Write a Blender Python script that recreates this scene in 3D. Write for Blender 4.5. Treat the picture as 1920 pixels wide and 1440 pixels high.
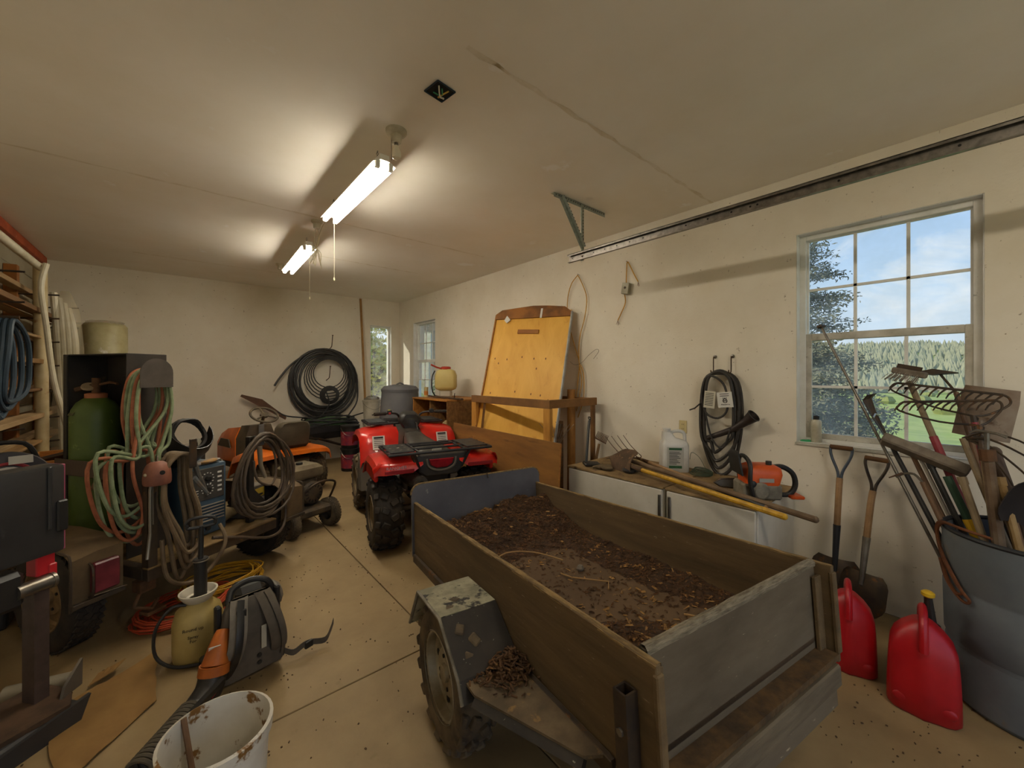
import bpy, bmesh, math, random
from math import sin, cos, pi, radians as R
from mathutils import Vector as V, Matrix as M, noise as MN
for o in list(bpy.data.objects): bpy.data.objects.remove(o)
SC = bpy.context.scene
COL = SC.collection
# ------------------------------------------------------------ camera
cd = bpy.data.cameras.new('camera'); cam = bpy.data.objects.new('camera', cd); COL.objects.link(cam)
cd.sensor_width = 36; cd.lens = 36*744/1920; cd.shift_y = -18/1920; cd.clip_start = .05; cd.clip_end = 2000
cam.location = (0, 0, 1.55); cam.rotation_euler = (R(90), 0, R(-40.26)); SC.camera = cam
# ------------------------------------------------------------ light and exposure
vs = SC.view_settings; vs.view_transform = 'Standard'; vs.look = 'None'; vs.gamma = 1; vs.use_curve_mapping = False; vs.exposure = 0.22
LAMP_POWER = 60.0          # emission of the fluorescent tubes
wd = bpy.data.worlds.new('sky'); SC.world = wd; wd.use_nodes = True
nt = wd.node_tree; nt.nodes.clear()
def nn(t, typ, **k):
    n = t.nodes.new(typ)
    for a, v in k.items():
        if a in n.inputs: n.inputs[a].default_value = v
        else: setattr(n, a, v)
    return n
tc = nn(nt, 'ShaderNodeTexCoord'); sep = nn(nt, 'ShaderNodeSeparateXYZ'); nt.links.new(tc.outputs['Generated'], sep.inputs[0])
ramp = nn(nt, 'ShaderNodeValToRGB'); e = ramp.color_ramp.elements
e[0].position = 0.0; e[0].color = (.80, .87, .95, 1); e[1].position = .9; e[1].color = (.10, .25, .62, 1)
e2 = ramp.color_ramp.elements.new(.16); e2.color = (.58, .76, .98, 1)
e3 = ramp.color_ramp.elements.new(.42); e3.color = (.30, .52, .92, 1)
nt.links.new(sep.outputs[2], ramp.inputs[0])
mp = nn(nt, 'ShaderNodeMapping'); mp.inputs['Scale'].default_value = (2.2, 3.6, 5.5); nt.links.new(tc.outputs['Generated'], mp.inputs[0])
cn = nn(nt, 'ShaderNodeTexNoise', Scale=2.3, Detail=9.0, Roughness=.62, Distortion=.6); nt.links.new(mp.outputs[0], cn.inputs['Vector'])
cr = nn(nt, 'ShaderNodeMapRange'); cr.inputs[1].default_value = .50; cr.inputs[2].default_value = .78; nt.links.new(cn.outputs[0], cr.inputs[0])
mx = nn(nt, 'ShaderNodeMix', data_type='RGBA'); nt.links.new(cr.outputs[0], mx.inputs[0]); nt.links.new(ramp.outputs[0], mx.inputs[6]); mx.inputs[7].default_value = (.97, .98, 1, 1)
bg = nn(nt, 'ShaderNodeBackground'); bg.inputs[1].default_value = .92; nt.links.new(mx.outputs[2], bg.inputs[0])
wo = nn(nt, 'ShaderNodeOutputWorld'); nt.links.new(bg.outputs[0], wo.inputs[0])
sl = bpy.data.lights.new('sun', 'SUN'); sl.energy = 3.2; sl.angle = R(.6); sl.color = (1, .93, .80)
sun = bpy.data.objects.new('sun', sl); COL.objects.link(sun)
sun.rotation_euler = V((.55, -.60, -.50)).to_track_quat('-Z', 'Y').to_euler(); sun.location = (-6, 12, 9)
# ------------------------------------------------------------ materials
def lin(c):
    if isinstance(c, str): c = [int(c[i:i+2], 16) for i in (0, 2, 4)]
    return tuple((x/255/12.92 if x/255 <= .04045 else ((x/255+.055)/1.055)**2.4) for x in c) + (1,)
MATS = {}
def mat(name, c, rough=.6, metal=0., c2=None, scale=6., amt=(.35, .65), stretch=(1, 1, 1), bump=0., bscale=None, c3=None, s3=3., a3=(.58, .66), spec=.5, trans=0., detail=6., emit=0., rot=(0, 0, 0), dist=0., coat=0., ior=1.45, alpha=1.):
    """Principled material: base colour c, blotches of c2 (noise), spots of c3, fine bump."""
    if name in MATS: return MATS[name]
    m = bpy.data.materials.new(name); m.use_nodes = True; t = m.node_tree
    b = t.nodes['Principled BSDF']
    b.inputs['Base Color'].default_value = lin(c); b.inputs['Roughness'].default_value = rough; b.inputs['Metallic'].default_value = metal
    b.inputs['Specular IOR Level'].default_value = spec; b.inputs['Transmission Weight'].default_value = trans; b.inputs['IOR'].default_value = ior
    b.inputs['Coat Weight'].default_value = coat; b.inputs['Alpha'].default_value = alpha
    if emit: b.inputs['Emission Color'].default_value = lin(c); b.inputs['Emission Strength'].default_value = emit
    if c2 or c3 or bump:
        co = nn(t, 'ShaderNodeTexCoord'); mpp = nn(t, 'ShaderNodeMapping'); mpp.inputs['Scale'].default_value = stretch; mpp.inputs['Rotation'].default_value = rot
        t.links.new(co.outputs['Object'], mpp.inputs[0])
        src = None
        def layer(prev, col, sc, am):
            n = nn(t, 'ShaderNodeTexNoise', Scale=sc, Detail=detail, Roughness=.62, Distortion=dist); t.links.new(mpp.outputs[0], n.inputs['Vector'])
            r = nn(t, 'ShaderNodeMapRange'); r.inputs[1].default_value = am[0]; r.inputs[2].default_value = am[1]; t.links.new(n.outputs[0], r.inputs[0])
            x = nn(t, 'ShaderNodeMix', data_type='RGBA'); t.links.new(r.outputs[0], x.inputs[0]); x.inputs[7].default_value = lin(col)
            if prev is None: x.inputs[6].default_value = lin(c)
            else: t.links.new(prev, x.inputs[6])
            return x.outputs[2]
        if c2: src = layer(src, c2, scale, amt)
        if c3: src = layer(src, c3, s3, a3)
        if src is not None: t.links.new(src, b.inputs['Base Color'])
        if bump:
            n = nn(t, 'ShaderNodeTexNoise', Scale=bscale or scale*3, Detail=5.); t.links.new(mpp.outputs[0], n.inputs['Vector'])
            bu = nn(t, 'ShaderNodeBump', Strength=bump, Distance=.01); t.links.new(n.outputs[0], bu.inputs['Height']); t.links.new(bu.outputs[0], b.inputs['Normal'])
    MATS[name] = m
    return m
# ------------------------------------------------------------ mesh builder
def xf(loc=(0, 0, 0), rot=(0, 0, 0)):
    from mathutils import Euler
    return M.Translation(V(loc)) @ Euler([R(a) for a in rot]).to_matrix().to_4x4()
class B:
    def __init__(s): s.bm = bmesh.new()
    def box(s, c, d, rot=(0, 0, 0), bev=0., seg=1):
        r = bmesh.ops.create_cube(s.bm, size=1.0)
        vv = r['verts']; mt = xf(c, rot) @ M.Diagonal((d[0], d[1], d[2], 1))
        bmesh.ops.transform(s.bm, matrix=mt, verts=vv)
        if bev > 0:
            ed = list({x for v in vv for x in v.link_edges})
            bmesh.ops.bevel(s.bm, geom=ed, offset=min(bev, min(d)*.45), segments=seg, profile=.6, affect='EDGES')
        return s
    def b2(s, lo, hi, bev=0., seg=1):
        return s.box([(a+b)/2 for a, b in zip(lo, hi)], [abs(b-a) for a, b in zip(lo, hi)], bev=bev, seg=seg)
    def ring(s, pts): return [s.bm.verts.new(p) for p in pts]
    def skin(s, rings, closed=False, cap=True, loop=True):
        n = len(rings[0]); k = len(rings)
        for i in range(k if closed else k-1):
            a, b = rings[i], rings[(i+1) % k]
            for j in range(n if loop else n-1):
                q = (a[j], a[(j+1) % n], b[(j+1) % n], b[j])
                if len(set(q)) == 4:
                    try: s.bm.faces.new(q)
                    except ValueError: pass
        if cap and not closed and loop:
            for rr, f in ((rings[0], 1), (rings[-1], 0)):
                try: s.bm.faces.new(rr[::-1] if f else rr)
                except ValueError: pass
        return s
    def loft(s, secs, closed=False, cap=True): return s.skin([s.ring(p) for p in secs], closed, cap)
    def sheet(s, rows): return s.skin([s.ring(p) for p in rows], False, False, False)
    def tube(s, pts, r, seg=8, closed=False, smooth=0, cap=True, flat=1., up=None):
        pts = [V(p) for p in pts]
        if smooth: pts = cr_spline(pts, smooth, closed)
        n = len(pts); rr = r if isinstance(r, (list, tuple)) else None
        rings = []; prev = None; nor = None
        for i in range(n):
            if closed: tg = pts[(i+1) % n]-pts[i-1]
            else: tg = pts[min(i+1, n-1)]-pts[max(i-1, 0)]
            if tg.length < 1e-9: tg = V((0, 0, 1))
            tg.normalize()
            if nor is None:
                a = V(up) if up else (V((0, 0, 1)) if abs(tg.z) < .9 else V((1, 0, 0)))
                nor = (a - tg*a.dot(tg)).normalized()
            else:
                nor = (nor - tg*nor.dot(tg))
                nor = nor.normalized() if nor.length > 1e-6 else tg.orthogonal().normalized()
            bi = tg.cross(nor)
            q = (rr[0]+(rr[-1]-rr[0])*i/(n-1) if len(rr) == 2 else rr[i*len(rr)//n]) if rr else r
            rings.append([pts[i]+nor*(cos(2*pi*j/seg)*q*flat)+bi*(sin(2*pi*j/seg)*q) for j in range(seg)])
        return s.loft(rings, closed, cap)
    def cyl(s, p0, p1, r0, r1=None, seg=16, cap=True):
        r1 = r0 if r1 is None else r1
        return s.tube([p0, p1], [r0, r1], seg, cap=cap)
    def lathe(s, prof, seg=24, mt=None, cap=True):
        """profile of (radius, z) about local z, moved by matrix mt"""
        mt = mt or M.Identity(4); rings = []
        for r, z in prof: rings.append([mt @ V((r*cos(2*pi*j/seg), r*sin(2*pi*j/seg), z)) for j in range(seg)])
        return s.loft(rings, False, cap)
    def torus(s, mt, r, t, seg=24, ts=8, flat=1.):
        return s.loft([[mt @ V((cos(a)*(r+t*cos(b)*flat), sin(a)*(r+t*cos(b)*flat), t*sin(b))) for b in [2*pi*j/ts for j in range(ts)]] for a in [2*pi*i/seg for i in range(seg)]], closed=True)
    def ell(s, c, d, rot=(0, 0, 0), seg=16, rings=10):
        r = bmesh.ops.create_uvsphere(s.bm, u_segments=seg, v_segments=rings, radius=.5)
        bmesh.ops.transform(s.bm, matrix=xf(c, rot) @ M.Diagonal((d[0], d[1], d[2], 1)), verts=r['verts']); return s
    def prism(s, poly, h0, h1, mt=None, bev=0.):
        """polygon (x, y) extruded from z=h0 to h1, moved by mt"""
        mt = mt or M.Identity(4)
        a = s.ring([mt @ V((p[0], p[1], h0)) for p in poly]); b = s.ring([mt @ V((p[0], p[1], h1)) for p in poly])
        n = len(poly); fs = [s.bm.faces.new(a[::-1]), s.bm.faces.new(b)]
        for i in range(n): fs.append(s.bm.faces.new((a[i], a[(i+1) % n], b[(i+1) % n], b[i])))
        if bev: bmesh.ops.bevel(s.bm, geom=list(fs[0].edges)+list(fs[1].edges), offset=bev, segments=1, affect='EDGES')
        return s
    def move(s, mt): bmesh.ops.transform(s.bm, matrix=mt, verts=s.bm.verts[:]); return s
    def jit(s, a, f=4.):
        for v in s.bm.verts: v.co += MN.noise_vector(v.co*f)*a
        return s
def cr_spline(p, k=6, closed=False):
    n = len(p); out = []
    rng = range(n) if closed else range(n-1)
    for i in rng:
        if closed: a, b, c, d = p[i-1], p[i], p[(i+1) % n], p[(i+2) % n]
        else: a, b, c, d = p[max(i-1, 0)], p[i], p[i+1], p[min(i+2, n-1)]
        for j in range(k):
            t = j/k
            out.append(.5*((2*b)+(c-a)*t+(2*a-5*b+4*c-d)*t*t+(3*b-a-3*c+d)*t**3))
    if not closed: out.append(V(p[-1]))
    return out
def mk(name, b, m, parent=None, smooth=35, loc=None, rot=None):
    bmesh.ops.recalc_face_normals(b.bm, faces=b.bm.faces[:])
    me = bpy.data.meshes.new(name); b.bm.to_mesh(me); b.bm.free()
    me.materials.append(m)
    o = bpy.data.objects.new(name, me); COL.objects.link(o)
    if parent: o.parent = parent
    if loc: o.location = loc
    if rot: o.rotation_euler = [R(a) for a in rot]
    if smooth:
        for p in me.polygons: p.use_smooth = True
        me.set_sharp_from_angle(angle=R(smooth))
    return o
def tag(o, label, cat, group=None, kind=None):
    o['label'] = label; o['category'] = cat
    if group: o['group'] = group
    if kind: o['kind'] = kind
    return o
def T(name, label, cat, loc=(0, 0, 0), rot=(0, 0, 0), group=None):
    o = bpy.data.objects.new(name, None); COL.objects.link(o); o.location = loc; o.rotation_euler = [R(a) for a in rot]
    o.empty_display_size = .1
    return tag(o, label, cat, group)
def one(name, label, cat, b, m, loc=(0, 0, 0), rot=(0, 0, 0), group=None, smooth=35):
    return tag(mk(name, b, m, None, smooth, loc, rot), label, cat, group)
def cp(o, parent=None, loc=None, rot=None, label=None):
    c = o.copy(); COL.objects.link(c)
    if parent is not None: c.parent = parent
    if loc is not None: c.location = loc
    if rot is not None: c.rotation_euler = [R(a) for a in rot]
    if label: c['label'] = label
    return c
def struct(name, b, m, parent=None, smooth=0, label=None):
    o = mk(name, b, m, parent, smooth)
    if parent is None: o['kind'] = 'structure'
    if label: o['label'] = label
    return o
def text(parent, name, s, size, loc, rot, m, ext=.0006, align='CENTER'):
    c = bpy.data.curves.new(name, 'FONT'); c.body = s; c.size = size; c.align_x = align; c.align_y = 'CENTER'; c.extrude = ext; c.resolution_u = 2
    o = bpy.data.objects.new(name, c); COL.objects.link(o); o.parent = parent; o.location = loc; o.rotation_euler = [R(a) for a in rot]
    me = bpy.data.meshes.new_from_object(o); bpy.data.objects.remove(o); me.materials.clear(); me.materials.append(m)
    o = bpy.data.objects.new(name, me); COL.objects.link(o); o.parent = parent; o.location = loc; o.rotation_euler = [R(a) for a in rot]; return o
rnd = random.Random(7)
# ============================================================ materials shared
PLASTER = mat('wall_plaster', 'ebe2d0', .75, c2='ddd1ba', scale=1.6, amt=(.35, .75), c3='86704f', s3=30., a3=(.66, .74), bump=.12, bscale=60)
CEILP = mat('ceiling_plaster', 'f8f2e6', .6, c2='efe6d3', scale=1.1, amt=(.35, .75), c3='faf6ee', s3=2.2, a3=(.66, .70), bump=.06, bscale=14, spec=.45)
CONC = mat('concrete', '98815b', .62, c2='7d6745', scale=2.2, amt=(.32, .72), c3='75603c', s3=9., a3=(.62, .78), bump=.08, bscale=50)
WHITEV = mat('white_vinyl', 'f0eee8', .45, c2='dedcd2', scale=5, c3='9b968a', s3=30., a3=(.68, .76))
SASHV = mat('dusty_vinyl', 'cfcabc', .6, c2='a8a292', scale=7, c3='6d675a', s3=34., a3=(.62, .72))
BLACKP = mat('black_plastic', '1d1c1b', .45, c2='2c2926', scale=8)
RUBBER = mat('rubber', '1f1c19', .75, c2='3a3026', scale=9, bump=.1)
DUSTR = mat('dusty_rubber', '3a3128', .85, c2='6a5a42', scale=7)
STEEL = mat('steel', '8d8880', .38, .85, c2='6f675c', scale=10)
DSTEEL = mat('dark_steel', '3a3430', .5, .6, c2='574736', scale=8, c3='6e4a2a', s3=12)
RUST = mat('rusted_steel', '6b4a30', .8, .3, c2='42301f', scale=10, bump=.2)
GALV = mat('galvanised', 'b4bab0', .45, .6, c2='949a90', scale=30)
WOOD = mat('raw_wood', 'a9702f', .65, c2='8a5420', scale=3, stretch=(1, 1, 7), bump=.1)
WOODX = mat('raw_wood_x', 'a9702f', .65, c2='7c4c1e', scale=3, stretch=(7, 1, 7), bump=.1, rot=(0, 0, R(90)))
BROWNW = mat('weathered_wood', '6d4a26', .8, c2='4a321b', scale=4, stretch=(1.5, 1.5, 9), bump=.2)
PLY = mat('plywood', 'e6b048', .5, c2='d49a34', scale=2.2, stretch=(2.6, 2.6, .5), amt=(.3, .7), c3='c68a2c', s3=5., a3=(.6, .75), dist=.8)
HANDLEW = mat('ash_handle', 'a4815a', .6, c2='7b5b39', scale=6, stretch=(1, 1, 1), bump=.05)
RED = mat('red_plastic', 'c8201a', .3, c2='b01812', scale=5)
GREEN_H = mat('green_hose', '8b9672', .65, c2='6c7853', scale=20)
RED_H = mat('red_hose', 'a5623f', .65, c2='8a4c30', scale=20)
WHITE = mat('white_plastic', 'dcd9d2', .35, c2='c6c2b8', scale=5)
PAPER = mat('paper', 'd8d4ca', .8)
INK = mat('ink', '2a2826', .8)
GLASS = None
def glass(name, tint='f4f8f6', dirt=.16):
    """window pane with a film of dust: mostly see-through, a little diffuse"""
    m = bpy.data.materials.new(name); m.use_nodes = True; t = m.node_tree; t.nodes.clear()
    tr = nn(t, 'ShaderNodeBsdfTransparent'); tr.inputs[0].default_value = lin(tint)
    gl = nn(t, 'ShaderNodeBsdfGlossy'); gl.inputs['Roughness'].default_value = .03
    df = nn(t, 'ShaderNodeBsdfTranslucent'); df.inputs[0].default_value = (.9, .88, .82, 1)
    fr = nn(t, 'ShaderNodeFresnel'); fr.inputs[0].default_value = 1.45
    co = nn(t, 'ShaderNodeTexCoord'); n = nn(t, 'ShaderNodeTexNoise', Scale=5., Detail=8.); t.links.new(co.outputs['Object'], n.inputs['Vector'])
    r = nn(t, 'ShaderNodeMapRange'); r.inputs[1].default_value = .35; r.inputs[2].default_value = .8; r.inputs[3].default_value = dirt*.4; r.inputs[4].default_value = dirt*2; t.links.new(n.outputs[0], r.inputs[0])
    a = nn(t, 'ShaderNodeMixShader'); b = nn(t, 'ShaderNodeMixShader'); o = nn(t, 'ShaderNodeOutputMaterial')
    t.links.new(fr.outputs[0], a.inputs[0]); t.links.new(tr.outputs[0], a.inputs[1]); t.links.new(gl.outputs[0], a.inputs[2])
    t.links.new(r.outputs[0], b.inputs[0]); t.links.new(a.outputs[0], b.inputs[1]); t.links.new(df.outputs[0], b.inputs[2]); t.links.new(b.outputs[0], o.inputs[0])
    return m
GLASS = glass('dusty_glass')
# ============================================================ room shell
XW, XL, YB, YF, HC = 3.52, -1.282, 7.749, -2.2, 3.025
TH = .16
def wall_with_holes(name, axis, at, lo, hi, holes, m, th, z1=HC):
    """wall slab along y (axis x) or x (axis y) with rectangular holes (a0, a1, z0, z1)"""
    b = B()
    cuts = sorted({lo, hi, *[h[0] for h in holes], *[h[1] for h in holes]})
    for a0, a1 in zip(cuts, cuts[1:]):
        hs = sorted([(h[2], h[3]) for h in holes if h[0] <= a0 and h[1] >= a1])
        z = 0.
        for h0, h1 in hs + [(z1, z1)]:
            if h0 > z:
                if axis == 'x': b.b2((at, a0, z), (at+th, a1, h0))
                else: b.b2((a0, at, z), (a1, at+th, h0))
            z = h1
    bmesh.ops.remove_doubles(b.bm, verts=b.bm.verts[:], dist=1e-5)
    return struct(name, b, m)
wall_with_holes('wall_right', 'x', XW, YF-.16, YB+.16, [(-.015, .886, 1.05, 2.587), (6.271, 7.123, 1.05, 2.545)], PLASTER, TH)
wall_with_holes('wall_back', 'y', YB, XL-.16, XW, [(2.911, 3.347, 1.05, 2.52)], PLASTER, TH)
wall_with_holes('wall_left', 'x', XL-TH, YF-.16, YB, [], PLASTER, TH)
wall_with_holes('wall_front', 'y', YF-TH, XL, XW, [(-1.1, 3.2, 0., 2.6)], PLASTER, TH)   # unseen open doorway, added behind the camera to let daylight in
b = B(); b.b2((XL-TH, YF-TH, HC), (XW+TH, YB+TH, HC+.12)); ceil = struct('ceiling', b, CEILP)
SEAM = mat('seam_tape', 'efe7d6', .6, c2='dccfb4', scale=9, c3='9c8862', s3=2.2, a3=(.66, .72))
for k, (y, x0, x1) in enumerate(((1.494, 1.0, XW), (4.028, XL, 2.95), (5.32, 1.2, 2.7), (6.6, -.4, 1.2))):
    b = B(); n = 30; rows = []
    for i in range(n+1):
        x = x0+(x1-x0)*i/n; w = .012+.006*sin(i*1.7); yy = y+.006*sin(i*2.3+k)
        rows.append([(x, yy-w, HC-.0005), (x, yy-w*.3, HC-.0015-.0012*abs(sin(i*.9+k))), (x, yy+w, HC-.0005)])
    b.sheet(rows); mk('seam', b, SEAM, ceil)
b = B(); b.b2((XL-TH, YF-TH, -.3), (XW+TH, YB+TH, -.03)); flo = struct('floor', b, mat('joint_dirt', '54432a', .9))
JX, JY = 1.154, 2.04
for x0, x1 in ((XL, JX), (JX, XW)):
    for y0, y1 in ((YF-TH, JY), (JY, 5.2), (5.2, YB)):
        b = B(); b.b2((x0+.003, y0+.003, -.06), (x1-.003, y1-.003, 0), bev=.003); mk('concrete_slab', b, CONC, flo, 0)
# ------------------------------------------------------------ windows
def rect_frame(b, axis, x0, x1, a0, a1, z0, z1, w, wb=None, wt=None):
    wb = wb or w; wt = wt or w
    def bb(p0, p1, q0, q1):
        if axis == 'x': b.b2((x0, p0, q0), (x1, p1, q1), bev=.003)
        else: b.b2((p0, x0, q0), (p1, x1, q1), bev=.003)
    bb(a0, a0+w, z0, z1); bb(a1-w, a1, z0, z1); bb(a0+w, a1-w, z0, z0+wb); bb(a0+w, a1-w, z1-wt, z1)
def hung_window(name, axis, at, a0, a1, z0, z1, cols, rows, meet, label, sashm):
    b = B(); rect_frame(b, axis, at+.07, at+.15, a0, a1, z0, z1, .042, .03)
    fr = struct(name, b, WHITEV, None); fr['label'] = label
    lin_ = B()                                       # smooth reveal boards round the opening
    rect_frame(lin_, axis, at+.001, at+.07, a0-.0, a1+.0, z0, z1, .006); mk('reveal', lin_, WHITEV, fr, 0)
    for nm, zb, zt, dx, ww, mm in (('upper_sash', meet-.02, z1-.03, .105, .018, WHITEV), ('lower_sash', z0+.03, meet+.03, .078, .040, sashm)):
        p0, p1 = a0+.036, a1-.036
        b = B(); rect_frame(b, axis, at+dx, at+dx+.026, p0, p1, zb, zt, ww, ww, .05 if nm == 'lower_sash' else ww)
        sa = mk(nm, b, mm, fr, 0)
        q0, q1, r0, r1 = p0+ww, p1-ww, zb+ww, zt-(.05 if nm == 'lower_sash' else ww)
        mw = .009
        cx = [q0+(q1-q0)*i/cols for i in range(cols+1)]; rz = [r0+(r1-r0)*i/rows for i in range(rows+1)]
        for i in range(1, cols):
            b = B(); c = cx[i]
            b.b2(*(((at+dx+.006, c-mw, r0), (at+dx+.02, c+mw, r1)) if axis == 'x' else ((c-mw, at+dx+.006, r0), (c+mw, at+dx+.02, r1)))); mk('muntin', b, WHITEV, sa, 0)
        for i in range(1, rows):
            b = B(); c = rz[i]
            b.b2(*(((at+dx+.006, q0, c-mw), (at+dx+.02, q1, c+mw)) if axis == 'x' else ((q0, at+dx+.006, c-mw), (q1, at+dx+.02, c+mw)))); mk('muntin', b, WHITEV, sa, 0)
        for i in range(cols):
            for j in range(rows):
                b = B(); g = dx+.013
                if axis == 'x': b.sheet([[(at+g, cx[i], rz[j]), (at+g, cx[i+1], rz[j])], [(at+g, cx[i], rz[j+1]), (at+g, cx[i+1], rz[j+1])]])
                else: b.sheet([[(cx[i], at+g, rz[j]), (cx[i+1], at+g, rz[j])], [(cx[i], at+g, rz[j+1]), (cx[i+1], at+g, rz[j+1])]])
                mk('pane', b, GLASS, sa, 0)
    b = B()
    if axis == 'x': b.b2((at-.012, a0-.005, z0-.02), (at+.07, a1+.005, z0), bev=.003)
    else: b.b2((a0-.005, at-.012, z0-.02), (a1+.005, at+.07, z0), bev=.003)
    mk('sill', b, SASHV, fr, 0)
    return fr
hung_window('window_1', 'x', XW, -.015, .886, 1.05, 2.587, 3, 2, 1.82, 'large white window with a three by two grid over the tool drum', SASHV)
hung_window('window_2', 'x', XW, 6.271, 7.123, 1.05, 2.545, 3, 2, 1.80, 'small white gridded window near the far corner behind the sprayer', WHITEV)
b = B(); rect_frame(b, 'y', YB+.07, YB+.15, 2.911, 3.347, 1.05, 2.52, .04); w3 = struct('window_3', b, WHITEV, label='narrow plain window in the far wall beside the corner')
b = B(); rect_frame(b, 'y', YB+.001, YB+.07, 2.911, 3.347, 1.05, 2.52, .006); mk('reveal', b, WHITEV, w3, 0)
b = B(); b.sheet([[(2.95, YB+.1, 1.09), (3.307, YB+.1, 1.09)], [(2.95, YB+.1, 2.48), (3.307, YB+.1, 2.48)]]); mk('pane', b, GLASS, w3, 0)
# ============================================================ outdoors
FIELD = mat('meadow', '9db04c', .9, c2='b5ba62', scale=.12, amt=(.3, .7), c3='7f9440', s3=.5, a3=(.5, .8))
DRYG = mat('dry_grass_slope', 'e8d49c', .9, c2='d0b672', scale=1.2, c3='7d8a3c', s3=.7, a3=(.55, .75), bump=.4, bscale=8)
def gz(x, y):
    """height of the land: flat by the shed, rising behind the far wall and to a wooded hill in the east"""
    z = -.25 - .06*max(0, min(x-4, 40))
    if y > 9: z += min((y-9)*.45, 7)*max(0, min(1, (14-x)/8))
    if x > 120: z += 15*(1-cos(min(1, (x-120)/160)*pi))/2*(.8+.25*sin(y*.012+1)+.1*sin(y*.05))
    return z
b = B(); xs = [-60, -30, -15, -8, -4, 0, 2, 4, 6, 8, 11, 15, 20, 26, 34, 44, 60, 80, 100, 120, 140, 160, 180, 200, 225, 250, 280, 330]
ys = [-260, -200, -150, -110, -80, -55, -38, -26, -18, -12, -7, -3, 0, 3, 6, 8.5, 10, 12, 14, 17, 20, 25, 32, 42, 60, 85, 120, 170, 230]
b.sheet([[(x, y, gz(x, y)) for y in ys] for x in xs]); land = struct('ground_meadow', b, FIELD, smooth=60)
b = B(); b.sheet([[(x, y, gz(x, y)+.03) for y in (8.6, 9.5, 11, 13, 15, 18, 22, 25)] for x in (-6, -2, 1, 3, 5, 6.5, 8, 10, 12)]); struct('ground_bank', b, DRYG, smooth=60)
b = B(); b.b2((XW+TH+.002, -1, -.3), (XW+TH+3, 7, -.26)); struct('ground_yard', b, mat('yard_gravel', 'a39a86', .9, c2='7f7663', scale=6))
b = B(); b.b2((-3, YF-9, -.3), (6, YF-TH-.01, -.04)); struct('ground_bounce_apron', b, mat('bounce_apron_concrete', 'd2c8b4', .8, c2='beb29a', scale=3))  # pale slab added out of view to bounce daylight up to the ceiling
def spray(b, c, n, rx, rz, s, rr, droop=0.):
    """n small leaf blades in an ellipsoid"""
    for _ in range(n):
        while True:
            p = V((rr.uniform(-1, 1), rr.uniform(-1, 1), rr.uniform(-1, 1)))
            if .3 < p.length < 1: break
        p = V(c)+V((p.x*rx, p.y*rx, p.z*rz)); d = V((rr.gauss(0, 1), rr.gauss(0, 1), rr.gauss(0, .6)-droop)).normalized(); u = d.orthogonal().normalized(); l = s*rr.uniform(.6, 1.3)
        q = b.ring([p, p+d*l*.5+u*l*.22, p+d*l, p+d*l*.5-u*l*.22]); b.bm.faces.new(q)
def bush(name, label, x, y, r, h, m, n=1500, s=.22, seed=1, grp=None, cat='bush'):
    z = gz(x, y); rr = random.Random(seed); t = T(name, label, cat, (x, y, z), group=grp)
    b = B(); spray(b, (0, 0, h*.55), n, r, h*.55, s, rr); f = mk('foliage', b, m, t, 0); f['kind'] = 'stuff'
    b = B()
    for k in range(4): a = k*1.6+seed; b.tube([(0, 0, -.2), (.15*cos(a)*r, .15*sin(a)*r, h*.3), (.5*cos(a)*r, .5*sin(a)*r, h*.75)], [.05*h, .012*h], 6)
    mk('stem', b, mat('bark', '5b4a38', .9, c2='3d3226', scale=8), t); return t
LEAF1 = mat('sunlit_leaves', 'd6c65a', .6, c2='aaa644', scale=3); LEAF2 = mat('olive_leaves', 'a0a04c', .7, c2='76803a', scale=3); LEAF3 = mat('spruce_needles', '86846a', .8, c2='605f46', scale=2.5, c3='a39d80', s3=4)  # sun glow through the shrubs is put into the yellow and olive leaf colours
# large spruce outside the big window
sp = T('spruce_tree', 'large grey-green spruce tree standing outside the gridded window', 'tree', (14.6, 4.1, gz(14.6, 4.1)))
rr = random.Random(3); b = B(); TW = mat('spruce_bark', '5f5448', .9, c2='453c33', scale=6)
b.tube([(0, 0, -.3), (0, 0, 9.5)], [.26, .03], 10); mk('trunk', b, TW, sp)
b = B(); nb = B()
for lv in range(46):
    h = .55+lv*.19; rad = 2.75*(1-(h/9.6)**1.25)+.12
    for k in range(9):
        a = rr.uniform(0, 2*pi); L = rad*rr.uniform(.75, 1.12); tip = V((cos(a)*L, sin(a)*L, h-.20*L)); root = V((0, 0, h)); mid = (root+tip)/2+V((0, 0, -.10*L))
        b.tube([root, mid, tip], [.022, .006], 4)
        nseg = max(4, int(L*6))
        for q in range(nseg):
            f = (q+1)/nseg; p = root.lerp(mid, f*2) if f < .5 else mid.lerp(tip, f*2-1)
            spray(nb, p, 17, .24, .13, .125, rr, .35)
mk('branches', b, TW, sp)['kind'] = 'stuff'; mk('needles', nb, LEAF3, sp, 0)['kind'] = 'stuff'
# wooded hill in the distance: conifers too many and small to pick apart
b = B(); rr = random.Random(11)
for _ in range(9000):
    x = rr.uniform(118, 275); y = rr.uniform(-190, 130); h = rr.uniform(2.2, 4.6); w = h*rr.uniform(.2, .34); z = gz(x, y)-.2
    b.lathe([(w, .12*h), (w*.62, .45*h), (.02, h)], 5, M.Translation((x, y, z)), cap=False)
o = mk('hillside_forest', b, mat('far_conifers', 'a3a282', .95, c2='b5b08a', scale=.05, c3='85896c', s3=.2, a3=(.5, .7)), None, 0); o['kind'] = 'stuff'; o['label'] = 'pale green conifer forest covering the distant hill'; o['category'] = 'forest'
b = B(); rr = random.Random(12)
for _ in range(40):
    x = rr.uniform(60, 110); y = rr.uniform(-60, 40); w = rr.uniform(.6, 1.6); b.ell((x, y, gz(x, y)+w*.3), (w*2, w*2, w*1.4), seg=6, rings=4)
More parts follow.
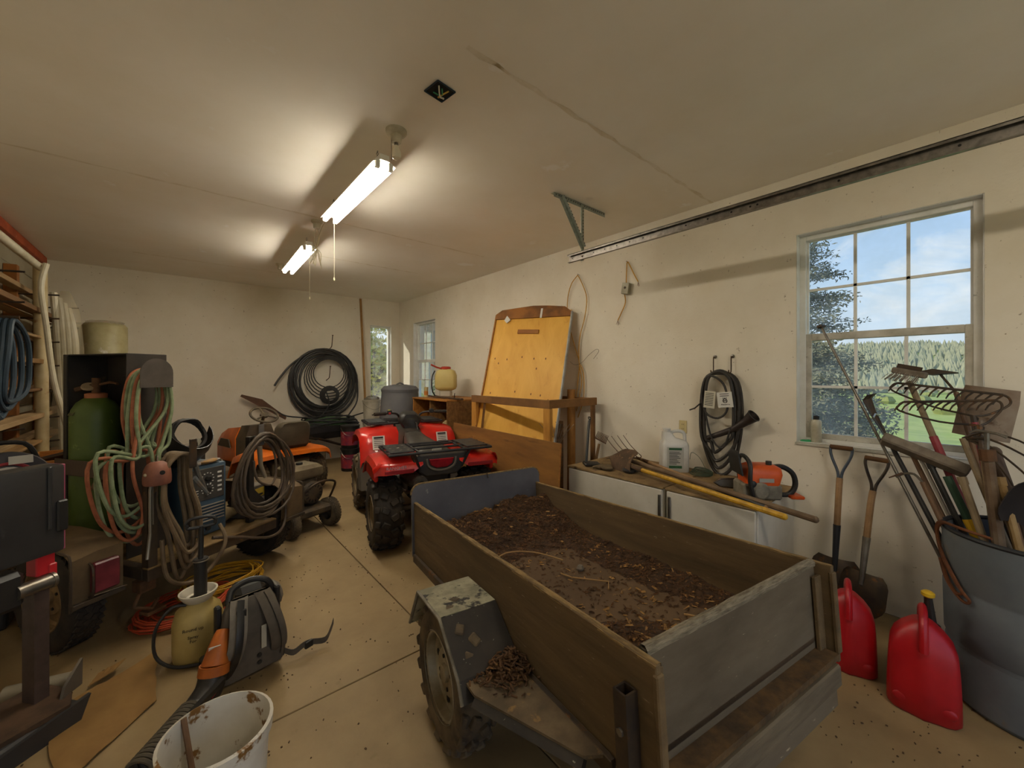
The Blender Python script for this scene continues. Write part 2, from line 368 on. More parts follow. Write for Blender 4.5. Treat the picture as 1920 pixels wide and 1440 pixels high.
o = mk('meadow_scrub', b, LEAF2, None); o['kind'] = 'stuff'; o['label'] = 'low scrub dotted along the far edge of the meadow'; o['category'] = 'scrub'
# slope and shrubs behind the far corner windows
for k, (x, y, r, h, m, lab) in enumerate(((4.0, 10.6, 1.0, 2.6, LEAF1, 'sunlit yellow-green shrub seen high in the narrow far window'), (6.3, 9.2, 1.2, 3.2, LEAF2, 'olive shrub seen through the small gridded window'), (7.6, 12.0, 1.6, 4.2, LEAF1, 'tall bright shrub behind the olive one outside the small window'), (2.6, 12.6, 1.5, 4.4, LEAF2, 'dark shrub further up the dry bank behind the far wall'))):
    bush('shrub', lab, x, y, r, h, m, 1700, .2, k+1, 'shrubs on the bank')
# ============================================================ on the ceiling
def tube_mat():
    m = bpy.data.materials.new('lit_tube'); m.use_nodes = True; t = m.node_tree; t.nodes.clear()
    e = nn(t, 'ShaderNodeEmission'); e.inputs[0].default_value = (1, .915, .755, 1); e.inputs[1].default_value = LAMP_POWER
    o = nn(t, 'ShaderNodeOutputMaterial'); t.links.new(e.outputs[0], o.inputs[0]); return m
LIT = tube_mat(); ENAMEL = mat('white_enamel', 'efece2', .35); CREAM = mat('cream_ceramic', 'cfc6ae', .45, c2='b6ab90', scale=8); CORDW = mat('cream_cord', 'cbbf9f', .6)
def shop_light(x, y0, y1, z, label, dx=0.):
    t = T('shop_light', label, 'light fixture', (x, (y0+y1)/2, z), (0, 0, -dx), 'fluorescent shop lights')
    L = (y1-y0)/2
    b = B(); prof = [(-.073, -.006), (-.026, .018), (.026, .018), (.073, -.006), (.075, -.003), (.03, .022), (.03, .055), (-.03, .055), (-.03, .022), (-.075, -.003)]
    b.prism([(p[0], p[1]) for p in prof], -L, L, M.Rotation(R(90), 4, 'X')); mk('housing', b, ENAMEL, t, 0)
    for s in (-1, 1):
        b = B(); b.cyl((s*.042, -L+.03, -.018), (s*.042, L-.03, -.018), .019, seg=14); mk('tube', b, LIT, t)
        for e_ in (-1, 1):
            b = B(); b.box((s*.042, e_*(L-.015), -.010), (.03, .028, .05), bev=.004); mk('lamp_holder', b, ENAMEL, t)
    for e_ in (-1, 1):
        b = B()
        for k in range(6): b.torus(M.Translation((0, e_*(L-.12), .058+k*.013)) @ M.Rotation(R(90*(k % 2)), 4, 'Z') @ M.Rotation(R(90), 4, 'X'), .007, .0018, 10, 5)
        mk('chain', b, STEEL, t)
    return t, L
t, L = shop_light(1.008, 2.435, 3.62, 2.885, 'nearer lit fluorescent shop light hanging by the bare bulb')
b = B(); b.cyl((.03, L-.03, -.02), (.03, L-.03, -.50), .0016, seg=6); b.lathe([(.002, 0), (.008, -.012), (.007, -.03), (.002, -.034)], 8, M.Translation((.03, L-.03, -.5))); mk('pull_cord', b, CORDW, t)
t, L = shop_light(1.085, 4.54, 5.80, 2.885, 'farther lit fluorescent shop light over the mower', 2)
b = B(); b.cyl((.03, -L+.12, -.02), (.03, -L+.12, -.50), .0014, seg=6); b.lathe([(.002, 0), (.008, -.012), (.007, -.03), (.002, -.034)], 8, M.Translation((.03, -L+.12, -.5))); mk('pull_cord', b, CORDW, t)
shop_light(1.0, -1.75, -.55, 2.885, 'added unseen shop light behind the viewpoint brightening the near end')  # extra lamp out of view, added to brighten the near end of the room
# porcelain bulb holders
def bulb_holder(x, y, label, bulb=True, r=.062):
    t = T('bulb_holder', label, 'lamp holder', (x, y, HC), group='porcelain bulb holders')
    b = B(); b.lathe([(r, 0), (r, -.014), (r*.9, -.022), (.034, -.03), (.03, -.07), (.026, -.075)], 20); mk('base', b, CREAM, t)
    if bulb:
        b = B(); b.lathe([(.013, -.07), (.013, -.095)], 12); mk('socket', b, STEEL, t)
        b = B(); b.lathe([(.013, -.092), (.017, -.105), (.028, -.130), (.030, -.148), (.024, -.166), (.010, -.176), (.001, -.178)], 16); mk('bulb', b, mat('frosted_bulb', 'e9dfc6', .3), t)
        b = B(); b.cyl((-.03, 0, -.03), (-.03, 0, -.19), .0015, seg=6); mk('pull_chain', b, RUST, t)
    return t
bulb_holder(1.017, 2.285, 'porcelain ceiling bulb holder with an unlit white bulb')
t = bulb_holder(1.032, 4.119, 'small porcelain ceiling outlet with a looped cream cord between the lights', False, .05)
b = B(); p = V((0, 0, -.04))
b.tube([(0, 0, -.03), (-.02, .02, -.16), (.0, .05, -.26), (.01, .25, -.17), (0, .42, -.13)], .004, 6, smooth=5)
b.tube([(0, 0, -.03), (.02, 0, -.18), (0, .02, -.25), (-.02, -.25, -.14), (-.02, -.49, -.12)], .004, 6, smooth=5)
for k in range(5):
    a = k*1.25; b.tube([(0, .03, -.25), (.045*cos(a), .03+.045*sin(a), -.30), (.055*cos(a+.6), .03+.055*sin(a+.6), -.38-.02*k), (.01, .03, -.27)], .0035, 6, smooth=5)
mk('cord', b, CORDW, t)
bulb_holder(1.061, 6.049, 'far porcelain ceiling outlet at the end of the second light', False, .05)
# open ceiling junction box
t = T('ceiling_junction_box', 'open blue ceiling junction box with loose wires', 'junction box', (1.047, 1.816, HC), (0, 0, 8))
b = B(); b.b2((-.052, -.052, -.004), (.052, .052, .0)); mk('opening', b, mat('box_shadow', '0d1518', .7), t)
b = B(); rect = [(-.056, -.056), (.056, -.056), (.056, .056), (-.056, .056)]
for i in range(4): b.cyl((*rect[i], -.005), (*rect[(i+1) % 4], -.005), .004, seg=6)
mk('rim', b, mat('blue_box', '23343f', .5), t)
for nm, c, pts in (('wire', 'cfc8b4', [(-.03, -.03, -.004), (.0, .0, -.03), (.03, .01, -.02), (.045, .03, -.006)]), ('wire', '3f8a62', [(-.02, .03, -.004), (.01, .0, -.022), (-.01, -.03, -.01)]), ('wire', 'c9a24a', [(.03, -.035, -.004), (.0, .01, -.028), (.02, .03, -.01)])):
    b = B(); b.tube(pts, .004, 6, smooth=5); mk(nm, b, mat('wire_'+c, c, .5), t)
# ============================================================ door track and its hanger
RX = 2.655
t = T('door_track', 'long galvanised overhead door track running along the window wall', 'door track', (RX, 0, 2.565))
TRK = mat('galvanised_track', '8f8880', .35, .75, c2='6d665f', scale=26)
b = B(); y0, y1 = -1.9, 2.347
b.b2((-.004, y0, -.034), (.0, y1, .034)); b.b2((-.03, y0, .030), (.0, y1, .034)); b.b2((-.026, y0, -.034), (.0, y1, -.030)); b.b2((-.03, y0, .018), (-.027, y1, .034)); mk('channel', b, TRK, t, 0)
b = B()
for k in range(11): y = y1-.035-k*.115-(.03*k if k > 6 else 0); b.cyl((-.0045, y, 0), (-.0055, y, 0), .006, seg=8)
for k in range(4): b.cyl((-.0045, .9-k*.42, 0), (-.006, .9-k*.42, 0), .006, seg=8)
mk('bolt_hole', b, mat('hole_black', '1a1714', .8), t)['kind'] = 'stuff'
b = B(); b.cyl((-.012, 2.2, -.005), (-.001, 2.2, -.005), .009, seg=6); mk('bolt', b, DSTEEL, t)
t = T('track_hanger', 'perforated galvanised angle-iron bracket bolted under the ceiling', 'bracket', (2.655, 2.222, HC))
def angle_iron(b, p0, p1, w=.032, up=(0, 0, 1), hole=True):
    p0, p1, up = V(p0), V(p1), V(up); d = (p1-p0).normalized(); s = d.cross(up).normalized(); u = s.cross(d).normalized()
    for a, c in ((s, u), (u, s)):
        q = [p0, p0+a*w, p0+a*w+c*.003, p0+c*.003]; b.loft([q, [x+(p1-p0) for x in q]])
def holes(b, p0, p1, side, n, r=.0048):
    p0, p1, side = V(p0), V(p1), V(side)
    for i in range(n):
        c = p0.lerp(p1, (i+.5)/n); b.cyl(c, c+side*.0012, r, seg=7)
DKH = mat('hole_black', '1a1714', .8)
b = B(); angle_iron(b, (-.33, 0, -.003), (.34, 0, -.003), .036, (0, 0, -1)); mk('top_rail', b, GALV, t, 0)
b = B(); angle_iron(b, (.037, -.005, -.01), (.037, -.005, -.49), .034, (-1, 0, 0)); mk('drop_post', b, GALV, t, 0)
b = B(); angle_iron(b, (-.25, -.008, -.02), (.02, -.008, -.38), .034, (0, -1, 0)); mk('brace', b, GALV, t, 0)
b = B(); holes(b, (-.32, -.0035, -.018), (.33, -.0035, -.018), (0, -1, 0), 22); holes(b, (.021, -.0105, -.03), (.021, -.0105, -.48), (0, -1, 0), 17); holes(b, (-.25, -.046, -.03), (.005, -.046, -.37), (0, -1, 0), 15)
mk('slot_holes', b, DKH, t)['kind'] = 'stuff'
# ============================================================ wheels
def tyre_mesh(Rr, w, rim, kind):
    """tyre about local x: kind knobby / turf / road"""
    b = B(); ay = M.Rotation(R(90), 4, 'Y'); h = w/2
    b.lathe([(rim, -h*.80), (rim+.01, -h*.92), (Rr*.5+rim*.5, -h), (Rr*.9, -h*.93), (Rr*.975, -h*.74), (Rr, -h*.4), (Rr*1.004, 0), (Rr, h*.4), (Rr*.975, h*.74), (Rr*.9, h*.93), (Rr*.5+rim*.5, h), (rim+.01, h*.92), (rim, h*.80)], 40, ay, cap=False)
    if kind == 'knobby':
        for i in range(16):
            for s in (-1, 1):
                a = 2*pi*(i+(.5 if s > 0 else 0))/16
                mt = M.Rotation(a, 4, 'X')
                for (x, y, z, dx, dy, dz, rz) in ((s*h*.30, 0, Rr*1.0, h*.52, Rr*.17, Rr*.13, s*28), (s*h*.78, Rr*.05, Rr*.945, h*.36, Rr*.18, Rr*.14, s*8)):
                    c = B(); c.box((0, 0, 0), (dx, dy, dz), (0, s*(28 if abs(x) > h*.5 else 0), rz), bev=.006); c.move(mt @ M.Translation((x, y, z)))
                    me = bpy.data.meshes.new('t'); c.bm.to_mesh(me); c.bm.free(); b.bm.from_mesh(me); bpy.data.meshes.remove(me)
    elif kind == 'turf':
        rows = 6
        for i in range(30):
            for k in range(rows):
                a = 2*pi*(i+(.5 if k % 2 else 0))/30; x = (k-(rows-1)/2)*w*.15; rr_ = Rr*(1.0 if abs(k-2.5) < 2 else .985)
                c = B(); c.box((0, 0, 0), (w*.125, Rr*.15, Rr*.05)); c.move(M.Rotation(a, 4, 'X') @ M.Translation((x, 0, rr_)))
                me = bpy.data.meshes.new('t'); c.bm.to_mesh(me); c.bm.free(); b.bm.from_mesh(me); bpy.data.meshes.remove(me)
    else:
        for i in range(44):
            for k in range(4):
                a = 2*pi*(i+(.5 if k % 2 else 0))/44; x = (k-1.5)*w*.2
                c = B(); c.box((0, 0, 0), (w*.15, Rr*.10, Rr*.03), (0, 0, 25 if k % 2 else -25)); c.move(M.Rotation(a, 4, 'X') @ M.Translation((x, 0, Rr)))
                me = bpy.data.meshes.new('t'); c.bm.to_mesh(me); c.bm.free(); b.bm.from_mesh(me); bpy.data.meshes.remove(me)
    return b
def wheel(parent, c, Rr, w, rim, kind, rim_m, side=-1, tyre_m=None, slots=8, rot=0.):
    """wheel part whose axle is local x; side = which way the disc faces"""
    b = tyre_mesh(Rr, w, rim, kind); o = mk('wheel', b, tyre_m or RUBBER, parent, 40, c, (rot, 0, 0))
    h = w/2; ay = M.Rotation(R(90)*side, 4, 'Y')
    b = B(); b.lathe([(rim*1.03, h*.95), (rim*1.05, h*.86), (rim*.97, h*.78), (rim*.93, h*.3), (rim*.86, h*.15), (rim*.62, h*.26), (rim*.55, h*.42), (rim*.22, h*.44), (rim*.2, h*.62), (.002, h*.64)], 28, ay, cap=False)
    b.lathe([(rim*.95, h*.5), (rim*.95, -h*.9)], 28, ay, cap=False)
    mk('rim', b, rim_m, o)
    if slots:
        b = B()
        for i in range(slots):
            a = 2*pi*i/slots; b.lathe([(rim*.09, h*.22), (rim*.09, h*.262)], 8, ay @ M.Translation((cos(a)*rim*.76, sin(a)*rim*.76, 0)))
        for i in range(4):
            a = 2*pi*i/4+.4; b.lathe([(rim*.05, h*.4), (rim*.05, h*.5)], 6, ay @ M.Translation((cos(a)*rim*.38, sin(a)*rim*.38, 0)))
        mk('slots_and_nuts', b, DKH, o)['kind'] = 'stuff'
    return o
def thick(b, rows, t=.012):
    b.sheet(rows); bmesh.ops.recalc_face_normals(b.bm, faces=b.bm.faces[:]); bmesh.ops.solidify(b.bm, geom=b.bm.faces[:], thickness=t); return b
# ============================================================ red quad bike
ATVR = mat('atv_red', 'd3261a', .28, c2='b81c13', scale=3, coat=.3); ATVK = mat('atv_black', '2a2724', .5, c2='3d362d', scale=6); MUDG = mat('atv_grey_guard', '57514a', .6, c2='6a6152', scale=5)
SEATV = mat('seat_vinyl', '35322e', .5, c2='443f38', scale=8); RACKM = mat('rack_black', '17171a', .42, c2='2b2a2a', scale=10); LENS = mat('tail_lens', '9c1420', .15, c2='7a0e18', scale=20, coat=.5)
RIMT = mat('muddy_rim', '8a7654', .6, .3, c2='6b5a3e', scale=6)
q = T('quad_bike', 'red all-terrain quad bike with black racks facing the far wall', 'quad bike', (2.014, 4.022, 0), (0, 0, -12))
wheel(q, (-.45, -.62, .305), .305, .25, .15, 'knobby', RIMT, -1, rot=5); wheel(q, (.45, -.62, .305), .305, .25, .15, 'knobby', RIMT, 1, rot=9)
wheel(q, (-.46, .62, .30), .30, .20, .16, 'knobby', RIMT, -1, DUSTR, rot=3); wheel(q, (.46, .62, .30), .30, .20, .16, 'knobby', RIMT, 1, rot=2)
b = B(); b.cyl((-.4, .62, .3), (.4, .62, .3), .028); mk('axle', b, DSTEEL, q)
b = B(); b.cyl((-.4, -.62, .305), (.4, -.62, .305), .035); b.ell((0, -.62, .305), (.24, .26, .24)); b.tube([(.1, -.6, .31), (.12, -.1, .38)], .04); mk('axle', b, DSTEEL, q)
b = B(); b.box((0, .0, .42), (.30, .62, .34), bev=.05); b.box((0, -.45, .56), (.34, .5, .2), bev=.04); b.box((0, .55, .55), (.36, .5, .26), bev=.05); b.cyl((-.17, .05, .42), (-.23, .05, .42), .12, .10); mk('engine', b, ATVK, q)
b = B()
for s in (-1, 1): b.tube([(s*.16, -.8, .5), (s*.17, -.3, .36), (s*.18, .3, .33), (s*.16, .75, .5)], .016, 8, smooth=4); b.box((s*.3, .02, .33), (.24, .45, .03), bev=.01)
mk('frame', b, DSTEEL, q)
# rear fenders: a red shell each side, wrapping over the wheel and dropping to a square corner
for s in (-1, 1):
    xs = [.17, .26, .36, .48, .555, .575]; dz = [.0, .0, -.005, -.012, -.035, -.085]
    yz = [(-.16, .60), (-.22, .70), (-.30, .785), (-.42, .825), (-.60, .83), (-.78, .822), (-.88, .80), (-.915, .765), (-.92, .70)]
    rows = []
    for x, d in zip(xs, dz):
        r_ = []
        for k, (y, z) in enumerate(yz):
            zz = z+(d if 0 < k < 7 else d*.3); rim = 1-.06*(x > .5)*(k > 6)
            if k == 8 and x < .25: zz += .06
            r_.append((s*x, y*rim, zz))
        rows.append(r_)
    b = B(); thick(b, rows); o = mk('rear_fender', b, ATVR, q, 50)
    b = B(); b.b2((s*.53, -.80, .62), (s*.565, -.35, .765), bev=.01); mk('fender_side', b, ATVR, o)
    b = B(); b.prism([(-.02, -.03), (.02, -.03), (.02, .03), (-.02, .03)], 0, .001); b.bm.clear()
    b.b2((s*.25, -.929, .705), (s*.50, -.922, .735), bev=.003); mk('fender_strip', b, mat('fender_dark_red', '8e2226', .3), o)  # narrow strip in a darker red across the back of the fender
o_l = None
text(q, 'fender_emblem', 'RANCHER', .038, (-.40, -.9245, .752), (90, 0, 0), mat('emblem_silver', 'c9c6cc', .3, .6))
# centre tail box with the lamp
b = B(); b.prism([(-.25, .84), (.25, .84), (.26, .78), (.19, .68), (.14, .64), (-.14, .64), (-.19, .68), (-.26, .78)], .80, .90, M.Rotation(R(90), 4, 'X'), bev=.012); mk('tail_box', b, ATVK, q)
b = B(); b.prism([(-.115, .795), (.115, .795), (.10, .745), (.05, .715), (-.05, .715), (-.10, .745)], .895, .915, M.Rotation(R(90), 4, 'X'), bev=.006); mk('tail_lamp', b, LENS, q)
b = B(); b.tube([(-.135, -.905, .80), (-.12, -.91, .735), (-.05, -.912, .697), (.05, -.912, .697), (.12, -.91, .735), (.135, -.905, .80)], .010, 6, smooth=4); mk('lamp_surround', b, MUDG, q)
b = B(); b.cyl((-.24, -.60, .60), (-.20, -.95, .60), .07, .065, 18); mk('muffler', b, STEEL, q)
b = B(); b.cyl((-.2, -.95, .6), (-.2, -.965, .6), .03, seg=12); mk('muffler_tip', b, DKH, q)
# seat and centre body
b = B(); secs = []
for y, w, z0, z1 in ((-.74, .13, .80, .835), (-.70, .155, .79, .855), (-.5, .16, .78, .865), (-.25, .15, .77, .865), (-.02, .125, .77, .885), (.12, .10, .78, .915), (.17, .08, .8, .915)):
    secs.append([(-w, y, z0), (-w*1.0, y, (z0+z1)/2), (-w*.86, y, z1-.015), (-w*.45, y, z1), (w*.45, y, z1), (w*.86, y, z1-.015), (w, y, (z0+z1)/2), (w, y, z0)])
b.loft(secs); mk('seat', b, SEATV, q, 60)
b = B(); b.box((0, -.765, .852), (.085, .02, .03), (25, 0, 0)); mk('seat_label', b, PAPER, q)
b = B(); secs = []
for y, w, z0, z1 in ((.10, .11, .70, .915), (.28, .13, .70, .955), (.5, .17, .70, .95), (.75, .2, .66, .90), (.86, .16, .6, .80)):
    secs.append([(-w*1.2, y, z0), (-w, y, z1-.06), (-w*.6, y, z1), (w*.6, y, z1), (w, y, z1-.06), (w*1.2, y, z0)])
b.loft(secs); mk('tank_cover', b, ATVK, q, 40)
# front fenders
for s in (-1, 1):
    rows = []
    for x, d in zip([.13, .22, .33, .45, .53, .55], [0, .01, .0, -.01, -.035, -.09]):
        rows.append([(s*x, y, z+(d if k < 6 else d*.5)-(.10 if (x < .2 and k < 2) else 0)) for k, (y, z) in enumerate([(.17, .63), (.20, .78), (.26, .89), (.36, .935), (.55, .945), (.74, .92), (.88, .84), (.92, .74)])])
    b = B(); thick(b, rows); o = mk('front_fender', b, ATVR, q, 50)
    b = B(); b.prism([(.15, .30), (.20, .64), (.30, .70), (.38, .52), (.33, .34), (.26, .28)], s*.40, s*.555, M(((0, 0, 1, 0), (1, 0, 0, 0), (0, 1, 0, 0), (0, 0, 0, 1))), bev=.012); mk('mud_guard', b, MUDG, o)
    b = B(); b.box((s*.36, .176, .800), (.13, .004, .15), (-20, 0, 0)); lb = mk('warning_label', b, PAPER, o)
    b = B()
    for k in range(6): b.box((s*.36, .1735+(.055-k*.02)*.364, .80+(.055-k*.02)*.94), (.10, .002, .007 if k else .022), (-20, 0, 0))
    mk('label_print', b, INK, lb)['kind'] = 'stuff'
# racks
def rack(nm, y0, y1, z, w):
    b = B(); r_ = .0125
    b.tube([(-w, y0, z), (w, y0, z), (w, y1, z), (-w, y1, z)], r_, 8, closed=True)
    for f_ in (.35, .7): b.cyl((-w, y0+(y1-y0)*f_, z+.008), (w, y0+(y1-y0)*f_, z+.008), r_*.8, seg=8)
    for x in (-w*.45, w*.45): b.cyl((x, y0, z+.004), (x, y1, z+.004), r_*.8, seg=8)
    for x in (-w*.55, w*.55): b.tube([(x, y0, z), (x*.75, y0+.05, z-.16)], r_, 8); b.tube([(x*.6, y1, z), (x*.5, y1, z-.12)], r_, 8)
    o = mk(nm, b, RACKM, q)
    for s in (-1, 1):
        b = B(); b.box((s*w*.74, (y0+y1)/2, z+.014), (w*.44, abs(y1-y0)*.86, .012), bev=.004); p = mk('rack_plate', b, RACKM, o)
        b = B()
        for i in range(3):
            for j in range(3): b.cyl((s*w*(.6+.14*i), y0+(y1-y0)*(.25+.25*j), z+.0195), (s*w*(.6+.14*i), y0+(y1-y0)*(.25+.25*j), z+.0212), .013, seg=8)
        mk('plate_holes', b, MUDG, p)['kind'] = 'stuff'
rack('rear_rack', -.95, -.48, .868, .47); rack('front_rack', .90, .42, .975, .44)
# handlebar and pod
b = B(); b.tube([(-.40, .16, 1.115), (-.27, .20, 1.115), (-.15, .27, 1.10), (-.08, .31, 1.03), (.08, .31, 1.03), (.15, .27, 1.10), (.27, .20, 1.115), (.40, .16, 1.115)], .012, 8, smooth=4); b.cyl((0, .31, 1.03), (0, .38, .9), .03); hb = mk('handlebar', b, RACKM, q)
for s in (-1, 1):
    b = B(); b.cyl((s*.41, .155, 1.115), (s*.28, .197, 1.115), .019, seg=12); mk('grip', b, RUBBER, hb)
    b = B(); b.tube([(s*.26, .22, 1.12), (s*.30, .27, 1.11), (s*.42, .25, 1.10)], .006, 6); mk('lever', b, BLACKP, hb)
    b = B(); b.box((s*.24, .205, 1.125), (.05, .05, .05), bev=.01); mk('switch_box', b, BLACKP, hb)
b = B(); b.box((-.243, .176, 1.118), (.02, .01, .02)); mk('red_switch', b, RED, hb); b = B(); b.box((-.247, .19, 1.152), (.024, .02, .008)); mk('yellow_switch', b, mat('lime_button', 'b9b53a', .5), hb)
b = B(); b.loft([[(x*w, y, z+zz) for x, zz in ((-1, 0), (-.9, .05), (-.55, .09), (.55, .09), (.9, .05), (1, 0), (.6, -.07), (-.6, -.07))] for y, w, z in ((.20, .10, 1.00), (.24, .135, 1.01), (.34, .12, 1.03), (.42, .08, 1.0))]); pod = mk('instrument_pod', b, BLACKP, q, 50)
b = B(); b.box((0, .213, 1.055), (.10, .012, .045), (-30, 0, 0), bev=.003); mk('display', b, mat('lcd', '4a4c3a', .2), pod)
b = B(); b.cyl((.05, .19, .995), (.055, .165, .99), .008); b.tube([(.055, .17, .99), (.06, .15, .93), (.05, .15, .90)], .005, 6); mk('ignition_key', b, STEEL, pod)
# ============================================================ orange ride-on mower
ORG = mat('mower_orange', 'e0701a', .4, c2='c85f14', scale=6, c3='8a6230', s3=9, a3=(.62, .75)); DUSTK = mat('dusty_black', '4a4135', .7, c2='63553f', scale=5)
m_ = T('ride_on_mower', 'orange ride-on lawn mower with brown seat parked nose to the far wall', 'mower', (1.06, 5.80, 0), (0, 0, 16))
wheel(m_, (-.36, 0, .235), .235, .22, .12, 'turf', mat('mower_rim', '8c8878', .6), -1, DUSTR, 0); wheel(m_, (.36, 0, .235), .235, .22, .12, 'turf', mat('mower_rim', '8c8878', .6), 1, DUSTR, 0)
wheel(m_, (-.36, 1.15, .19), .19, .15, .09, 'turf', DSTEEL, -1, DUSTR, 0); wheel(m_, (.36, 1.15, .19), .19, .15, .09, 'turf', DSTEEL, 1, DUSTR, 0)
b = B(); b.box((0, .0, .36), (.46, .42, .22), bev=.02); b.cyl((-.3, 0, .235), (.3, 0, .235), .03); b.b2((-.2, .2, .26), (.2, 1.3, .36)); mk('chassis', b, DUSTK, m_)
b = B(); rows = []
for x, d in ((-.47, -.10), (-.45, -.025), (-.40, 0), (-.22, .015), (.22, .015), (.40, 0), (.45, -.025), (.47, -.10)): rows.append([(x, y, z+d) for y, z in ((-.30, .53), (-.29, .575), (-.2, .60), (.12, .60), (.32, .54), (.42, .40), (.45, .30))])
thick(b, rows); mk('fender_deck', b, ORG, m_, 50)
b = B(); secs = []
for z, y0, y1, w in ((.615, -.16, .27, .20), (.66, -.19, .28, .225), (.70, -.20, .26, .22)): secs.append([(-w, y1, z), (-w, y0, z), (w, y0, z), (w, y1, z)])
b.loft(secs); b.loft([[(-w, y0, z), (-w*.8, y0-.05, z), (w*.8, y0-.05, z), (w, y0, z), (w*.9, y0+.06, z), (-w*.9, y0+.06, z)] for z, y0, w in ((.66, -.17, .225), (.78, -.2, .23), (.89, -.235, .215), (.94, -.25, .18), (.955, -.25, .12))]); mk('seat', b, mat('brown_seat', '4b4234', .55, c2='5c513f', scale=7), m_, 60)
b = B(); b.loft([[(-w, y, .36), (-w, y, z*.8), (-w*.7, y, z), (w*.7, y, z), (w, y, z*.8), (w, y, .36)] for y, w, z in ((.62, .19, .86), (.80, .23, .85))]); mk('dash', b, DUSTK, m_)
b = B(); b.loft([[(-w, y, .36), (-w, y, z*.84), (-w*.75, y, z), (w*.75, y, z), (w, y, z*.84), (w, y, .36)] for y, w, z in ((.80, .24, .83), (1.15, .25, .79), (1.40, .23, .70), (1.48, .19, .58))]); hd = mk('hood', b, ORG, m_, 50)
b = B(); b.prism([(.9, .55), (1.3, .55), (1.2, .66), (.95, .66)], -.262, -.25, M(((0, 0, 1, 0), (1, 0, 0, 0), (0, 1, 0, 0), (0, 0, 0, 1)))); mk('vent', b, DUSTK, hd)
b = B(); mt = M.Translation((0, .52, 1.00)) @ M.Rotation(R(32), 4, 'X'); b.torus(mt, .165, .015, 28, 8); b.cyl(mt @ V((0, 0, -.02)), mt @ V((0, 0, -.20)), .02); b.lathe([(.05, -.02), (.05, .01)], 14, mt)
for a in (90, 215, 325): b.cyl(mt @ V((0, 0, 0)), mt @ V((cos(R(a))*.16, sin(R(a))*.16, 0)), .012)
mk('steering_wheel', b, DUSTK, m_)
b = B(); b.b2((-.55, .30, .12), (.55, .95, .25), bev=.05); mk('cutting_deck', b, DUSTK, m_)
# ============================================================ small petrol machine on four wheels (string mower) in front of it
p = T('petrol_engine_mower', 'grimy black petrol-engine walk mower in the middle of the floor', 'mower', (.76, 4.42, 0), (0, 0, 20))
GRIME = mat('grimy_black', '2e2822', .6, c2='54452f', scale=7, c3='7d6a4a', s3=5, a3=(.6, .8))
for x, y, r_ in ((-.02, -.22, .135), (.40, -.22, .14), (-.02, .26, .13), (.40, .26, .14)): wheel(p, (x, y, r_), r_, .085, .075, 'turf', mat('greasy_rim', '4c4032', .6), 1 if x > .2 else -1, DUSTR, 0)
b = B(); b.b2((.0, -.30, .16), (.38, .32, .24), bev=.02); mk('deck', b, GRIME, p)
b = B(); b.box((.22, .0, .37), (.24, .26, .26), bev=.025); eb = mk('engine_block', b, GRIME, p)
b = B(); b.lathe([(.115, 0), (.118, .03), (.10, .055), (.05, .065), (.001, .068)], 24, M.Translation((.24, -.14, .36)) @ M.Rotation(R(90), 4, 'X')); rc = mk('recoil_cover', b, GRIME, p)
b = B()
for i in range(14): a = 2*pi*i/14; b.box((.24+cos(a)*.075, -.202, .36+sin(a)*.075), (.028, .006, .008), (0, -math.degrees(a), 0))
mk('cover_slots', b, DKH, rc)['kind'] = 'stuff'
b = B(); b.loft([[(.22+sx*w, sy*d, z) for sx, sy in ((-1, -1), (1, -1), (1, 1), (-1, 1))] for z, w, d in ((.50, .13, .13), (.53, .155, .15), (.60, .155, .15), (.635, .12, .115))]); ft = mk('fuel_tank', b, mat('dusty_tank', '5b503e', .6, c2='7b6d52', scale=6), p)
b = B(); b.lathe([(.032, 0), (.032, .02), (.028, .024)], 14, M.Translation((.2, -.02, .634))); mk('fuel_cap', b, BLACKP, ft)
b = B(); b.box((.02, -.03, .40), (.14, .17, .16), bev=.015); ab = mk('air_box', b, GRIME, p); text(ab, 'horsepower_mark', '5.5\nHP', .042, (.02, -.1165, .39), (90, 0, 0), PAPER)
b = B(); b.tube([(.40, -.19, .24), (.41, -.26, .36), (.40, -.30, .46), (.24, -.31, .49), (.10, -.28, .42), (.06, -.24, .26)], .011, 8, smooth=4); mk('guard_bar', b, DSTEEL, p)
# ============================================================ wooden utility trailer with bark in the bed
TBW = mat('trailer_board', '6b5638', .8, c2='4c3c26', scale=2.2, stretch=(6, .7, 6), amt=(.3, .7), c3='9a8a6c', s3=26, a3=(.66, .72), bump=.25)
TBE = mat('trailer_board_edge', '93784c', .85, c2='5d4a2e', scale=6, stretch=(8, 2, 20), bump=.5)
GATE = mat('tailgate_board', '6b5f4d', .75, c2='4b4030', scale=2, stretch=(.8, 6, 3), amt=(.3, .7), c3='a79a80', s3=24, a3=(.66, .72), bump=.2)
GREYP = mat('grey_painted_ply', '66656a', .7, c2='535258', scale=2.5, c3='8d8a86', s3=22, a3=(.68, .73), bump=.1)
FEND = mat('fender_top_paint', 'a09a80', .75, c2='6f6a56', scale=9, c3='26221e', s3=13, a3=(.56, .62), bump=.15); FENK = mat('fender_black_paint', '231f1b', .7, c2='342d25', scale=7, c3='8c8878', s3=48, a3=(.67, .70))
u = T('utility_trailer', 'weathered plywood utility trailer with a grey front panel and bark in its bed', 'trailer', (1.47, .513, .80), (-4, 0, -9.1))
